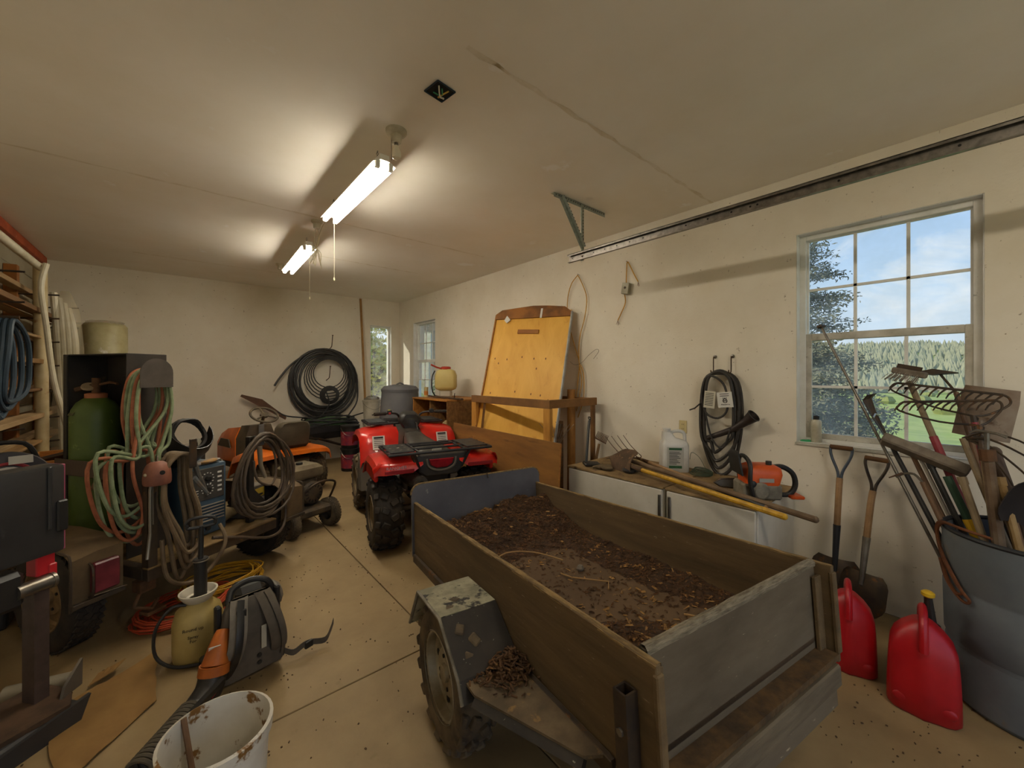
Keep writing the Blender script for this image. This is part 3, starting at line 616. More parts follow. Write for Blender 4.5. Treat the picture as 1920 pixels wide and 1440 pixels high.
for s in (-1, 1):
    b = B(); b.b2((s*.525, -.055, -.37), (s*.503, 1.99, -.006), bev=.003); o = mk('side_board', b, TBW, u, 0)
    b = B(); n = 60; rows = []
    for i in range(n+1):
        y = -.055+2.045*i/n; w = .011+.0025*MN.noise(V((y*6, s, 0))); z = -.006+.006*abs(MN.noise(V((y*9, s*2, 3)))); rows.append([(s*(.514-w), y, -.012), (s*(.514-w), y, z), (s*.514, y, z+.003), (s*(.514+w), y, z-.002-.006*abs(MN.noise(V((y*14, s, 7))))), (s*(.514+w), y, -.016)])
    b.sheet(rows); mk('worn_edge', b, TBE, o)
    b = B(); b.b2((s*.499, -.062, -.335), (s*.529, -.045, -.03), bev=.004); b.b2((s*.452, -.02, -.335), (s*.5, -.004, -.05), bev=.003); mk('end_trim', b, TBW, o)
    b = B(); b.b2((s*.53, .10, -.39), (s*.55, 1.95, -.34), bev=.003); mk('lower_rail', b, DSTEEL, o)
b = B(); w = .0225; q0 = (-.552, .03)
for dx, dy in ((-.02, 0), (.02, 0)): b.b2((q0[0]+dx-.003, q0[1]-.0225, -.52), (q0[0]+dx+.003, q0[1]+.0225, -.10))
for dy in (-.02, .02): b.b2((q0[0]-.0225, q0[1]+dy-.003, -.52), (q0[0]+.0225, q0[1]+dy+.003, -.10))
mk('stake_pocket', b, DSTEEL, u, 0)
b = B(); b.cyl((-.575, .03, -.2), (-.582, .03, -.2), .011, seg=6); mk('bolt', b, STEEL, u)
b = B(); r_ = .07; pts = [(-.54, -.37)]
for k in range(7): a = pi-k*pi/12; pts.append((-.54+r_+cos(a)*r_, .115-r_+sin(a)*r_))
for k in range(7): a = pi/2-k*pi/12; pts.append((.54-r_+cos(a)*r_, .115-r_+sin(a)*r_))
pts.append((.54, -.37)); b.prism(pts, -2.0, -1.985, M.Rotation(R(90), 4, 'X')); fp = mk('front_panel', b, GREYP, u, 0)
b = B(); b.tube([(x*1.003, 1.992, z+.002) for x, z in pts[1:-1]], .0078, 5); mk('panel_edge', b, TBE, fp)
b = B(); b.tube([(.05, 2.01, .11), (.05, 1.975, .125), (.055, 1.97, .09)], .004, 6); mk('hook', b, DSTEEL, fp)
b = B(); b.b2((-.495, 0, -.325), (.495, .022, -.004), bev=.003); tg = mk('tailgate', b, GATE, u, 0)
b = B(); n = 40; rows = []
for i in range(n+1):
    x = -.495+.99*i/n; j = lambda k: .004*MN.noise(V((x*11, k, 2)))
    rows.append([(x, -.003+j(1)*.5, -.02), (x, -.005+j(2), -.006), (x, .004, .004+j(3)), (x, .018, .005+j(4)), (x, .026+j(5), -.006), (x, .024, -.02)])
b.sheet(rows); mk('worn_edge', b, mat('grey_worn_edge', '8a7f6a', .85, c2='544937', scale=8, stretch=(2, 14, 14), bump=.5), tg)
b = B(); b.b2((-.50, -.065, -.345), (.485, .02, -.325)); mk('sill_gap', b, mat('sill_dirt', '3a2c1b', .95, c2='5d4526', scale=14, bump=.6), u, 0)
b = B(); b.b2((-.50, -.075, -.43), (.47, -.05, -.352), bev=.006); mk('rear_cross_beam', b, mat('grey_beam', '665a47', .8, c2='453b2d', scale=3, stretch=(.8, 6, 6), bump=.3), u, 0)
b = B(); b.b2((-.49, -.065, -.50), (.45, -.04, -.432), bev=.006); mk('lower_beam', b, GATE, u, 0)
b = B(); b.b2((-.503, .0, -.30), (.503, 1.985, -.282)); mk('bed_floor', b, mat('bed_floor', '5f4a33', .85, c2='473522', scale=2.4, c3='8a6a3e', s3=30, a3=(.62, .72), bump=.2), u, 0)
b = B()
for x in (-.42, .42): b.b2((x-.025, -.02, -.45), (x+.025, 2.0, -.39))
for y in (.3, 1., 1.7): b.b2((-.42, y-.02, -.44), (.42, y+.02, -.40))
b.tube([(-.42, 1.98, -.42), (0, 2.75, -.42)], .025, 8); b.tube([(.42, 1.98, -.42), (0, 2.75, -.42)], .025, 8); b.cyl((-.70, .9, -.46), (.70, .9, -.46), .022); mk('frame', b, DSTEEL, u)
wheel(u, (-.70, .9, -.467), .268, .15, .165, 'knobby', mat('dirty_silver_rim', 'a39b86', .5, .4, c2='7a6c52', scale=7), -1, DUSTR, 8, 8); wheel(u, (.70, .9, -.467), .268, .15, .165, 'knobby', RIMT, 1, DUSTR, 8)
for s in (-1, 1):
    pf = [(1.235, -.40), (1.225, -.395), (1.09, -.192), (.81, -.192), (.635, -.335), (.60, -.37), (.60, -.375), (.635, -.343), (.806, -.201), (1.094, -.201), (1.228, -.402)]
    P = M(((0, 0, 1, 0), (1, 0, 0, 0), (0, 1, 0, 0), (0, 0, 0, 1)))
    b = B(); thick(b, [[(s*x, 1.09, -.19), (s*x, .95, -.19), (s*x, .81, -.19)] for x in (.53, .65, .785)], .005); fd = mk('fender', b, FEND, u, 0)
    b = B(); thick(b, [[(s*x, .81, -.19), (s*x, .72, -.262), (s*x, .63, -.335), (s*x, .60, -.40)] for x in (.53, .65, .785)], .005); mk('fender_rear_slope', b, FENK, fd, 0)
    b = B(); thick(b, [[(s*x, 1.09, -.19), (s*x, 1.16, -.28), (s*x, 1.23, -.39)] for x in (.55, .65, .785)], .005); mk('fender_front_flap', b, FEND, fd, 0)
    b = B(); b.tube([(s*.787, 1.23, -.39), (s*.787, 1.09, -.19), (s*.787, .81, -.19), (s*.787, .63, -.335), (s*.787, .60, -.40)], .008, 6); mk('fender_lip', b, mat('worn_steel_lip', '8b8577', .6, .3, c2='5e574a', scale=12), fd)
    b = B(); b.prism([(s*.53, .66), (s*.76, .62), (s*.76, .55), (s*.60, .16), (s*.53, .12)], -.352, -.342); st = mk('step_plate', b, mat('dusty_step', '6b5a42', .85, c2='4b3e2c', scale=9, c3='8a6a3c', s3=16, a3=(.6, .7)), fd, 0)
    b = B(); b.tube([(s*.76, .55, -.37), (s*.60, .16, -.37)], .02, 4); mk('step_flange', b, FENK, st)
# bark and litter
BARK = mat('bark_mulch', '4a311a', .95, c2='2f1e10', scale=30, c3='74502a', s3=45, a3=(.58, .7), bump=.8, bscale=60); CHIPM = mat('bark_chips', '5f4020', .9, c2='352213', scale=9, c3='a87c42', s3=7, a3=(.60, .66)); CHIPL = mat('pale_chips', 'a9834c', .85, c2='7c5a30', scale=12)
def mh(x, y):
    """height of the bark heap above the bed"""
    h = .17*max(0, min(1, (y-1.28)/.55))**1.3*(.75+.25*sin(x*3+1.2)) - .05*max(0, (y-1.8)/.2)*(x < .1)
    h += .035*max(0, min(1, (x-.22)/.28))*max(0, min(1, (y-.1)/.5)); h += .05*max(0, 1-((x+.25)**2+(y-.2)**2)/.14)
    n = MN.noise(V((x*9, y*9, 0)))*.5+MN.noise(V((x*26, y*26, 3)))*.3
    return h*(1+.5*n)+(.010*n if h > .003 else 0)-.004
b = B(); nx, ny = 56, 100
b.sheet([[(-.5+1.0*i/nx, .025+1.955*j/ny, -.282+mh(-.5+1.0*i/nx, .025+1.955*j/ny)) for j in range(ny+1)] for i in range(nx+1)])
o = mk('bark_heap', b, BARK, None, 60); o.matrix_world = u.matrix_basis.copy(); tag(o, 'dark brown bark mulch heaped at the front of the trailer bed', 'mulch', kind='stuff')
o.location = u.location; o.rotation_euler = u.rotation_euler
rr = random.Random(21)
def chips(b, n, f, smin, smax, rr):
    k = 0
    while k < n:
        x, y = rr.uniform(-.49, .49), rr.uniform(.04, 1.96)
        d = mh(x, y)
        if rr.random() > f(x, y, d): continue
        k += 1; c = V((x, y, -.282+max(d, 0)+.004)); L = rr.uniform(smin, smax); wv = L*rr.uniform(.15, .4); a = rr.uniform(0, 2*pi); e_ = rr.uniform(-.5, .5)
        u1 = V((cos(a), sin(a), e_*.6)).normalized()*L/2; v1 = V((-sin(a), cos(a), rr.uniform(-.4, .4)))*wv/2; h1 = V((0, 0, wv*.3))
        q = b.ring([c-u1-v1, c+u1*.8-v1*1.2, c+u1+v1, c-u1*.9+v1, c-u1*.6-v1*.4+h1*2, c+u1*.7+v1*.2+h1*2])
        for f_ in ((0, 1, 5, 4), (1, 2, 5), (2, 3, 4, 5), (3, 0, 4), (0, 3, 2, 1)): b.bm.faces.new([q[i] for i in f_])
b = B(); chips(b, 6500, lambda x, y, d: 1 if d > .03 else (.35 if d > 0 else .13), .008, .030, rr); o = mk('bark_chips', b, CHIPM, None, 0); o.location = u.location; o.rotation_euler = u.rotation_euler; tag(o, 'loose bark chips scattered over the trailer bed', 'bark chips', kind='stuff')
b = B(); chips(b, 240, lambda x, y, d: (.9 if y < .7 else .2), .010, .04, rr); o = mk('pale_wood_chips', b, CHIPL, None, 0); o.location = u.location; o.rotation_euler = u.rotation_euler; tag(o, 'pale splinters and dry leaves near the tailgate of the trailer bed', 'wood chips', kind='stuff')
TW_ = mat('twig', '9a7a4c', .8)
def in_trailer(o): o.location = u.location; o.rotation_euler = u.rotation_euler; return o
b = B(); b.tube([(-.28, 1.33, -.262), (-.15, 1.36, -.24), (-.02, 1.26, -.235), (.09, 1.12, -.262)], .0045, 6, smooth=5); in_trailer(one('twig', 'long curved grey twig lying below the bark heap', 'twig', b, TW_))
b = B(); b.tube([(-.02, 1.0, -.268), (.0, .93, -.27), (.12, .78, -.268), (.06, .72, -.268)], .004, 6); in_trailer(one('twig', 'kinked pale straw lying mid-way in the trailer bed', 'twig', b, TW_))
b = B(); b.tube([(.14, .16, -.235), (.16, .30, -.25), (.15, .36, -.26)], .005, 6, smooth=4); in_trailer(one('twig', 'short straight straw near the tailgate of the trailer', 'twig', b, TW_))
b = B(); b.lathe([(.001, 0), (.018, .004), (.022, .016), (.014, .03), (.001, .034)], 10); b.move(M.Translation((.11, .99, -.284))); in_trailer(one('pebble', 'single round grey stone on the trailer bed', 'stone', b, mat('grey_stone', '6f675c', .8)))
b = B(); chips_rr = random.Random(5)
for _ in range(420):
    x, y = chips_rr.gauss(0, .055), chips_rr.gauss(0, .05); h = .075*math.exp(-(x*x+y*y)/.006)*chips_rr.random()
    b.box((x, y, h), (chips_rr.uniform(.01, .035), .006, .004), (chips_rr.uniform(-40, 40), chips_rr.uniform(-30, 30), chips_rr.uniform(0, 180)))
b.move(M.Translation((-.595, .585, -.338))); in_trailer(tag(mk('bark_litter', b, CHIPM, None, 0), 'small heap of bark caught between fender and side board', 'bark litter', kind='stuff'))
# ============================================================ two white cabinets under the wall with loose brown tops
CABW = mat('white_cabinet', 'd6d0c2', .5, c2='c4bdac', scale=2.5, c3='a59a84', s3=22, a3=(.68, .76)); PBRD = mat('dirty_top', '9a8058', .85, c2='6e5736', scale=5, c3='3e2d1a', s3=14, a3=(.58, .68), bump=.3)
def cabinet(y0, y1, label, handle_at):
    t = T('white_cabinet', label, 'cabinet', (3.13, (y0+y1)/2, 0), group='white cabinets under the hose hooks'); h = (y1-y0)/2
    b = B(); b.b2((-.36, -h+.004, .06), (.375, h-.004, .70), bev=.004); mk('body', b, CABW, t, 0)
    b = B(); b.b2((-.34, -h+.01, 0), (.37, h-.01, .06)); mk('plinth', b, DSTEEL, t, 0)
    b = B(); b.b2((-.385, -h+.01, .075), (-.362, h-.01, .695), bev=.006); d = mk('door', b, CABW, t, 0)
    b = B(); b.b2((-.395, handle_at-.012, .25), (-.384, handle_at+.012, .66), bev=.004); mk('handle', b, STEEL, d)
    b = B(); b.b2((-.387, -h, .70), (.377, h, .716), bev=.002); mk('loose_top', b, PBRD, t, 0); return t
cabinet(1.515, 2.45, 'longer white cabinet holding the jug and the shovel blade', -.44); cabinet(.893, 1.50, 'shorter white cabinet holding the chainsaw', .27)
TOPZ = .716
# tools lying on the cabinets
YELH = mat('yellow_handle', 'd2a22a', .5, c2='a37a1e', scale=14, c3='4a3414', s3=22, a3=(.62, .7)); SPADE = mat('rusty_blade', '6a5440', .75, .2, c2='4b3a2b', scale=6, c3='8a6a4a', s3=16, bump=.15)
def blade_round(w, L, curve=.03, point=1.):
    """shovel blade lying in the xy plane, socket at origin, tip at +y"""
    rows = []
    for i in range(11):
        f = i/10; hw = w/2*(1 if f < .55 else max(.02, 1-((f-.55)/.45)**2*point)); hw *= min(1, .72+f*2) if f < .14 else 1
        rows.append([(hw*x, f*L, curve*(x*x)-.012*sin(pi*f)) for x in (-1, -.66, -.33, 0, .33, .66, 1)])
    return rows
def aim(p0, p1, roll=0):
    d = (V(p1)-V(p0)).normalized(); qn = d.to_track_quat('Y', 'Z').to_matrix().to_4x4()
    return M.Translation(V(p0)) @ qn @ M.Rotation(R(roll), 4, 'Y')
def long_tool(name, label, cat, p0, p1, hm, r=.0165, grp=None, seg=10):
    """empty at p0, handle from p0 to p1; returns the empty and matrix of the head end (local +y points away from the handle)"""
    t = T(name, label, cat, p0, group=grp); d = V(p1)-V(p0)
    b = B(); n = 8; b.tube([d*(i/n) for i in range(n+1)], [r*.92, r*1.05], seg); b.ell(tuple(d), (r*2.1,)*3, seg=10, rings=6); mk('handle', b, hm, t)
    return t, aim((0, 0, 0), tuple(-d))
t, mh_ = long_tool('round_shovel', 'round-point shovel with yellow handle lying across the cabinets', 'shovel', (2.90, 1.83, .775), (2.56, .70, .765), YELH, .0175)
b = B(); thick(b, blade_round(.235, .31, -.035), .004); b.move(mh_ @ M.Translation((-.01, .06, .05)) @ M.Rotation(R(-4), 4, 'X') @ M.Rotation(R(-58), 4, 'Y')); mk('blade', b, SPADE, t, 60)
b = B(); b.tube([mh_ @ V(p) for p in ((0, -.06, 0), (0, .06, .004), (0, .16, .012))], [.02, .013], 10); mk('socket', b, SPADE, t)
t, mh_ = long_tool('pitchfork', 'hay fork with four long curved tines and ash handle on the cabinets', 'pitchfork', (3.13, 1.93, .80), (2.72, .84, .745), HANDLEW, .016)
b = B()
for k in range(4):
    x = (k-1.5)*.062; b.tube([mh_ @ V(p) for p in ((x*.2, .05, 0), (x*.8, .10, .0), (x, .18, .015), (x*1.05, .30, .06), (x*1.1, .42, .13))], [.005, .0025], 6, smooth=3)
mk('tines', b, RUST, t)['kind'] = 'stuff'
b = B(); b.tube([mh_ @ V((0, -.1, 0)), mh_ @ V((0, .07, 0))], [.018, .012], 8); mk('ferrule', b, RUST, t)
b = B(); b.tube([V((-.41, -1.09, -.055)), V((-.30, -.80, -.038))], .0185, 10); mk('grip', b, BLACKP, t)
t, mh_ = long_tool('wooden_handled_hoe', 'long weathered wooden handle lying furthest over the cabinet end', 'garden tool', (3.06, 2.05, .795), (2.67, .585, .755), mat('dark_handle', '7a634a', .7, c2='594632', scale=7), .018)
b = B(); b.tube([mh_ @ V((0, -.05, 0)), mh_ @ V((0, .10, 0)), mh_ @ V((.02, .14, -.03))], [.02, .008], 8); b.box((0, 0, 0), (.0, .0, .0)) if 0 else None; mk('ferrule', b, RUST, t)
b = B(); b.box((0, 0, 0), (.15, .006, .09), bev=.002); b.move(mh_ @ M.Translation((.02, .155, -.02)) @ M.Rotation(R(70), 4, 'X')); mk('blade', b, SPADE, t)
# scraper with black handle standing on the cabinet
t = T('floor_scraper', 'black steel scraper bar leaning upright at the cabinet corner', 'scraper', (2.86, 2.33, TOPZ))
b = B(); b.tube([(0, 0, .02), (.115, .065, .32), (.147, .08, .395)], .0125, 8); mk('handle', b, BLACKP, t)
b = B(); b.torus(M.Translation((.155, .085, .415)) @ M.Rotation(R(60), 4, 'X'), .014, .006, 14, 6); mk('hanging_eye', b, BLACKP, t)
b = B(); b.box((.03, -.04, .018), (.15, .09, .03), (6, 4, -30), bev=.008); mk('head', b, BLACKP, t)
# work gloves and rags
GLOVE = mat('dark_glove', '2e2b29', .9, c2='45403a', scale=14); 
for k, (x, y, lab) in enumerate(((2.93, 1.93, 'crumpled black glove under the yellow shovel handle'), (2.86, 2.1, 'brown glove beside the shovel blade'))):
    t = T('work_glove', lab, 'glove', (x, y, TOPZ), (0, 0, 40+50*k)); b = B(); b.ell((0, 0, .022), (.12, .10, .044)); b.jit(.012, 14.); mk('palm', b, GLOVE if k == 0 else mat('brown_glove', '6b5a40', .9, c2='4c3f2b', scale=14), t)
    for j in range(4):
        b = B(); b.tube([(.04, (j-1.5)*.024, .02), (.085, (j-1.5)*.028, .024), (.115, (j-1.5)*.030, .012)], [.013, .010], 8, smooth=3); mk('finger', b, GLOVE if k == 0 else MATS['brown_glove'], t)
    b = B(); b.tube([(-.01, -.045, .02), (.02, -.075, .022), (.045, -.085, .012)], [.014, .011], 8); mk('thumb', b, GLOVE if k == 0 else MATS['brown_glove'], t)
# bow rake standing behind the cabinet corner
t, mh_ = long_tool('bow_rake', 'steel garden rake standing with its teeth up behind the cabinet corner', 'rake', (3.30, 2.52, .84), (3.18, 2.62, .02), HANDLEW, .015)
b = B(); b.tube([(-.17, 0, 0), (.17, 0, 0)], .006, 6); b.move(M.Translation((.02, 0, .03)) @ M.Rotation(R(55), 4, 'Z')); mk('head_bar', b, RUST, t)
for k in range(12):
    b = B(); b.tube([(-.165+k*.03, 0, 0), (-.165+k*.03, -.02, .05), (-.165+k*.03, -.03, .075)], [.004, .0025], 5); b.move(M.Translation((.02, 0, .03)) @ M.Rotation(R(55), 4, 'Z')); mk('tooth', b, RUST, t)
t, mh_ = long_tool('leaf_rake', 'wire leaf rake standing on the floor between the plywood and the cabinets', 'rake', (2.78, 2.62, .86), (2.95, 2.75, .02), mat('green_pole', '5f7a5c', .5), .012)
for k in range(9):
    a = (k-4)*.1; b = B(); b.tube([mh_ @ V((sin(a)*.03, .0, 0)), mh_ @ V((sin(a)*.25, .15, .0)), mh_ @ V((sin(a)*.42, .22, .03))], .0022, 5); mk('tine', b, STEEL, t)
# white jug
t = T('white_jug', 'white plastic weedkiller jug with printed label and hollow handle', 'jug', (3.305, 1.725, TOPZ), (0, 0, -48))
def rrect(w, d, r, n=4):
    o_ = []
    for cx, cy, a0 in ((w-r, d-r, 0), (-w+r, d-r, 90), (-w+r, -d+r, 180), (w-r, -d+r, 270)):
        for k in range(n+1): a = R(a0+90*k/n); o_.append((cx+cos(a)*r, cy+sin(a)*r))
    return o_
b = B(); b.loft([[(x+ox, y, z) for x, y in rrect(w, d, r)] for z, w, d, r, ox in ((0, .105, .075, .02, 0), (.01, .11, .08, .025, 0), (.225, .11, .08, .025, 0), (.245, .105, .075, .025, 0), (.262, .095, .055, .025, 0), (.285, .055, .042, .02, -.045), (.335, .036, .034, .02, -.06))]); mk('body', b, WHITE, t, 50)
b = B(); b.tube([(-.035, 0, .30), (-.01, 0, .335), (.05, 0, .342), (.085, 0, .318), (.092, 0, .245)], .0145, 10, smooth=4); mk('handle', b, WHITE, t)
b = B(); b.lathe([(.03, .335), (.034, .337), (.034, .362), (.03, .366)], 18, M.Translation((-.06, 0, 0))); mk('cap', b, WHITE, t)
b = B(); b.b2((-.075, -.083, .03), (.06, -.081, .215)); lb = mk('label', b, mat('label_grey', 'b7b4aa', .6), t, 0)
b = B(); b.b2((-.06, -.0845, .19), (.045, -.0832, .208)); b.b2((-.06, -.0845, .036), (.045, -.0832, .058)); mk('label_band', b, mat('label_green', '2f5a35', .6), lb, 0)
b = B()
for k in range(9): b.b2((-.058, -.0842, .070+k*.0125), (-.058+.1*(.6+.4*((k*37) % 10)/10), -.0832, .0745+k*.0125))
mk('label_print', b, INK, lb, 0)['kind'] = 'stuff'
t = T('wire_coil', 'small coil of dark green wire beside the jug', 'wire coil', (3.33, 1.50, TOPZ)); b = B()
for k in range(5): b.torus(M.Translation((.004*k, -.003*k, .008+.007*k)) @ M.Rotation(R(3*k), 4, 'X'), .085-.004*k, .0035, 26, 6)
b.tube([(.08, 0, .04), (.07, .05, .13), (.02, .09, .17), (-.03, .08, .12)], .002, 5, smooth=4); mk('loops', b, mat('green_wire', '3d4a36', .6), t)
# chainsaw
CO = mat('chainsaw_orange', 'd9591a', .4, c2='c04a12', scale=8, c3='7a4a22', s3=14, a3=(.64, .72)); CGR = mat('chainsaw_grey', '8f8878', .6, c2='5d5648', scale=9)
t = T('chainsaw', 'orange chainsaw with black wrap handle sitting on the shorter cabinet', 'chainsaw', (3.02, .985, TOPZ), (0, 0, -48))
b = B(); b.box((0, 0, .055), (.24, .18, .10), bev=.012); mk('crankcase', b, CGR, t)
b = B(); b.loft([[(x+ox, y, z) for x, y in rrect(w, d, .03)] for z, w, d, ox in ((.10, .105, .085, .01), (.17, .115, .09, .015), (.21, .105, .08, .02), (.225, .08, .06, .02))]); mk('top_cover', b, CO, t, 50)
b = B(); b.lathe([(.055, 0), (.058, .012), (.04, .03), (.02, .033), (.001, .034)], 20, M.Translation((-.02, -.09, .065)) @ M.Rotation(R(90), 4, 'X')); mk('starter_cover', b, CGR, t)
b = B(); b.tube([(-.07, -.11, .03), (-.095, -.125, .13), (-.09, -.11, .24), (-.08, .0, .275), (-.075, .09, .25), (-.07, .11, .14), (-.06, .10, .03)], .014, 10, smooth=5); mk('wrap_handle', b, BLACKP, t)
b = B(); b.tube([(.10, .02, .20), (.17, .02, .205), (.235, .02, .16), (.25, .02, .08), (.21, .02, .02), (.12, .02, .02)], .017, 10, smooth=5); mk('rear_handle', b, BLACKP, t)
b = B(); b.b2((.20, -.035, .0), (.285, .07, .022), bev=.006); mk('rear_guard', b, CO, t)
b = B(); b.loft([[(-.13, -.09, .16), (-.13, .10, .16), (-.12, .10, .16), (-.12, -.09, .16)], [(-.15, -.085, .27), (-.15, .09, .27), (-.14, .09, .27), (-.14, -.085, .27)], [(-.145, -.05, .315), (-.145, .05, .315), (-.135, .05, .315), (-.135, -.05, .315)]]); mk('hand_guard', b, BLACKP, t)
b = B(); b.cyl((.065, -.02, .225), (.065, -.02, .25), .018, seg=12); mk('choke_knob', b, BLACKP, t)
b = B(); b.lathe([(.022, 0), (.024, .018), (.015, .024)], 12, M.Translation((-.07, -.088, .11)) @ M.Rotation(R(90), 4, 'X')); mk('oil_cap', b, BLACKP, t)
b = B(); b.prism([(-.10, .035), (-.20, .042), (-.235, .063), (-.20, .086), (-.10, .09)], .09, .097, M.Rotation(R(90), 4, 'X') @ M.Diagonal((1, 1, -1, 1))); gb = mk('guide_bar', b, STEEL, t)
b = B(); b.tube([(-.10, .0935, .03), (-.20, .0935, .037), (-.243, .0935, .064), (-.20, .0935, .092), (-.10, .0935, .096)], .007, 5); mk('chain', b, DSTEEL, gb)
b = B(); b.box((.02, -.092, .135), (.09, .004, .025)); mk('label_plate', b, mat('silver_label', '9d9a92', .4), t)
# ============================================================ hung on the right wall
def outlet(loc, rotz, label):
    t = T('wall_outlet', label, 'outlet', loc, (0, 0, rotz), 'cream wall outlets'); IV = mat('ivory_plate', 'c9b887', .5)
    b = B(); b.b2((-.036, -.006, -.057), (.036, 0, .057), bev=.003); mk('plate', b, IV, t)
    for z in (.02, -.02):
        b = B(); b.b2((-.017, -.009, z-.014), (.017, -.006, z+.014), bev=.003); o = mk('socket', b, IV, t)
        b = B(); b.b2((-.008, -.0096, z-.004), (-.005, -.0088, z+.007)); b.b2((.005, -.0096, z-.004), (.008, -.0088, z+.007)); mk('slots', b, DKH, o)
outlet((XW-.001, 1.748, 1.075), -90, 'cream power outlet on the window wall above the jug'); outlet((1.101, YB-.001, .811), 0, 'cream power outlet on the far wall by the pipe coil')
# black hose looped on two long hooks, blower tube behind it
WX = XW-.05
for y, lab in ((1.467, 'rusty wall hook at the far side of the black hose'), (1.326, 'rusty wall hook at the window side of the black hose')):
    t = T('wall_hook', lab, 'hook', (XW-.001, y, 1.70), group='hooks carrying the black hose'); b = B(); b.lathe([(.016, 0), (.016, .006), (.006, .01)], 10, M.Rotation(R(-90), 4, 'Y')); mk('plate', b, STEEL, t)
    b = B(); b.tube([(-.004, 0, 0), (-.03, 0, -.006), (-.034, 0, -.04), (-.034, 0, -.10), (-.04, 0, -.13), (-.07, 0, -.14), (-.085, 0, -.115)], .0045, 6, smooth=4); mk('hook_rod', b, RUST, t)
HOSEB = mat('black_hose', '2b2724', .55, c2='3c362f', scale=14)
t = T('black_hose', 'black rubber hose hung in long loops on the wall hooks', 'hose', (WX, 1.40, 1.57))
b = B()
for k, (w, zb, x, zt) in enumerate(((.16, -.86, 0, .0), (.135, -.80, -.02, .01), (.15, -.74, -.035, -.01), (.115, -.67, -.045, .005))):
    b.tube([(x, 0, zt), (x, w*.75, -.06), (x, w, -.3), (x, w*.95, -.55), (x+.01, w*.55, zb+.08), (x, 0.01*k, zb), (x, -w*.6, zb+.10), (x, -w*.95, -.5), (x, -w, -.25), (x, -w*.75, -.06)], .0135, 8, closed=True, smooth=5)
mk('loops', b, HOSEB, t)
b = B(); b.tube([(-.05, .10, -.05), (-.055, .135, -.18), (-.06, .10, -.34), (-.055, .0, -.38), (-.05, -.07, -.30), (-.05, -.05, -.12), (-.05, .03, -.04)], .009, 8, closed=True, smooth=5); b.tube([(-.06, .11, -.30), (-.06, .05, -.55), (-.06, -.04, -.62), (-.06, -.10, -.45)], .008, 8, smooth=5); mk('thin_hose', b, HOSEB, t)
b = B(); b.tube([(-.05, .14, -.26), (-.06, .19, -.31), (-.05, .24, -.33)], .006, 6); mk('loose_end', b, HOSEB, t)
b = B(); b.lathe([(.024, -.035), (.026, -.02), (.026, .02), (.024, .035)], 14, M.Translation((-.01, -.145, -.42))); mk('hose_coupling', b, mat('coupling_grey', '55504a', .4, .4), t)
t = T('blower_tube', 'black flared blower nozzle hanging through the hose loops', 'blower tube', (3.44, 1.30, 1.10)); b = B()
b.tube([(0, .20, -.09), (-.01, .0, .0), (-.02, -.11, .08)], [.020, .032], 14, cap=False); b.tube([(-.02, -.11, .08), (-.025, -.165, .13)], [.034, .050], 14, cap=False); mk('tube', b, mat('dark_tube', '3a302b', .45, c2='2a2320', scale=9), t)
b = B(); b.torus(aim((-.025, -.165, .13), (-.03, -.20, .16)) @ M.Rotation(R(-90), 4, 'X'), .049, .004, 20, 6); mk('rim', b, BLACKP, t)
# paper tags on the hose
t = T('hang_tag', 'white cardboard tag with a printed crest hanging on the hose', 'tag', (3.385, 1.335, 1.345), (4, -6, -90)); b = B(); b.b2((-.058, -.001, -.062), (.058, .001, .062)); mk('card', b, PAPER, t, 0)
b = B(); b.torus(M.Translation((0, -.002, -.008)) @ M.Rotation(R(90), 4, 'X'), .016, .0028, 18, 5)
for x in (-.007, .007): b.b2((x-.002, -.003, -.017), (x+.002, -.0012, .002))
b.b2((-.007, -.003, -.010), (.007, -.0012, -.006))
for x in (-.012, 0, .012): b.b2((x-.003, -.003, .010), (x+.003, -.0012, .017))
mk('crest', b, INK, t, 0); text(t, 'wordmark', 'Husqvarna', .016, (0, -.0016, -.038), (90, 0, 0), INK)
b = B()
for k in range(2): b.b2((-.035, -.0018, .045-.016*k), (.035, -.0011, .050-.016*k))
mk('small_print', b, INK, t, 0)
t = T('folded_manual', 'folded instruction leaflet tucked behind the white tag', 'leaflet', (3.395, 1.46, 1.34), (-3, 4, -90)); b = B(); b.b2((-.045, -.002, -.07), (.045, .002, .07)); mk('sheet', b, mat('old_paper', 'c4bda8', .8), t, 0)
b = B()
for k in range(8): b.b2((-.036, -.0028, .05-.014*k), (.03, -.0018, .055-.014*k))
mk('print', b, INK, t, 0)['kind'] = 'stuff'
# yellow electrical cable
YC = mat('yellow_cable', 'c9962e', .55, c2='b07f22', scale=18); OC = mat('orange_cable', 'c07a2e', .55, c2='a8651f', scale=18)
t = T('yellow_cable', 'yellow electric cable draped from a nail behind the plywood board', 'cable', (XW-.012, 2.959, 2.68)); b = B()
b.tube([(-.02, 0, 0), (-.02, .10, -.09), (-.02, .155, -.26), (-.02, .15, -.5), (-.02, .05, -.80), (-.02, -.02, -1.0), (-.02, .0, -1.2), (-.02, .03, -1.42)], .0055, 6, smooth=5)
b.tube([(-.025, 0, 0), (-.025, -.06, -.10), (-.025, -.13, -.28), (-.025, -.10, -.50), (-.025, -.03, -.72), (-.025, -.02, -.98), (-.025, -.06, -1.2), (-.025, -.02, -1.4), (-.025, .02, -1.55)], .0055, 6, smooth=5)
b.tube([(-.02, -.02, -1.0), (-.03, -.09, -1.12), (-.02, -.08, -1.4), (-.02, .0, -1.62)], .005, 6, smooth=5); mk('cord', b, YC, t)
b = B(); b.cyl((.012, 0, .004), (-.03, 0, .008), .003, seg=6); mk('nail', b, DSTEEL, t)
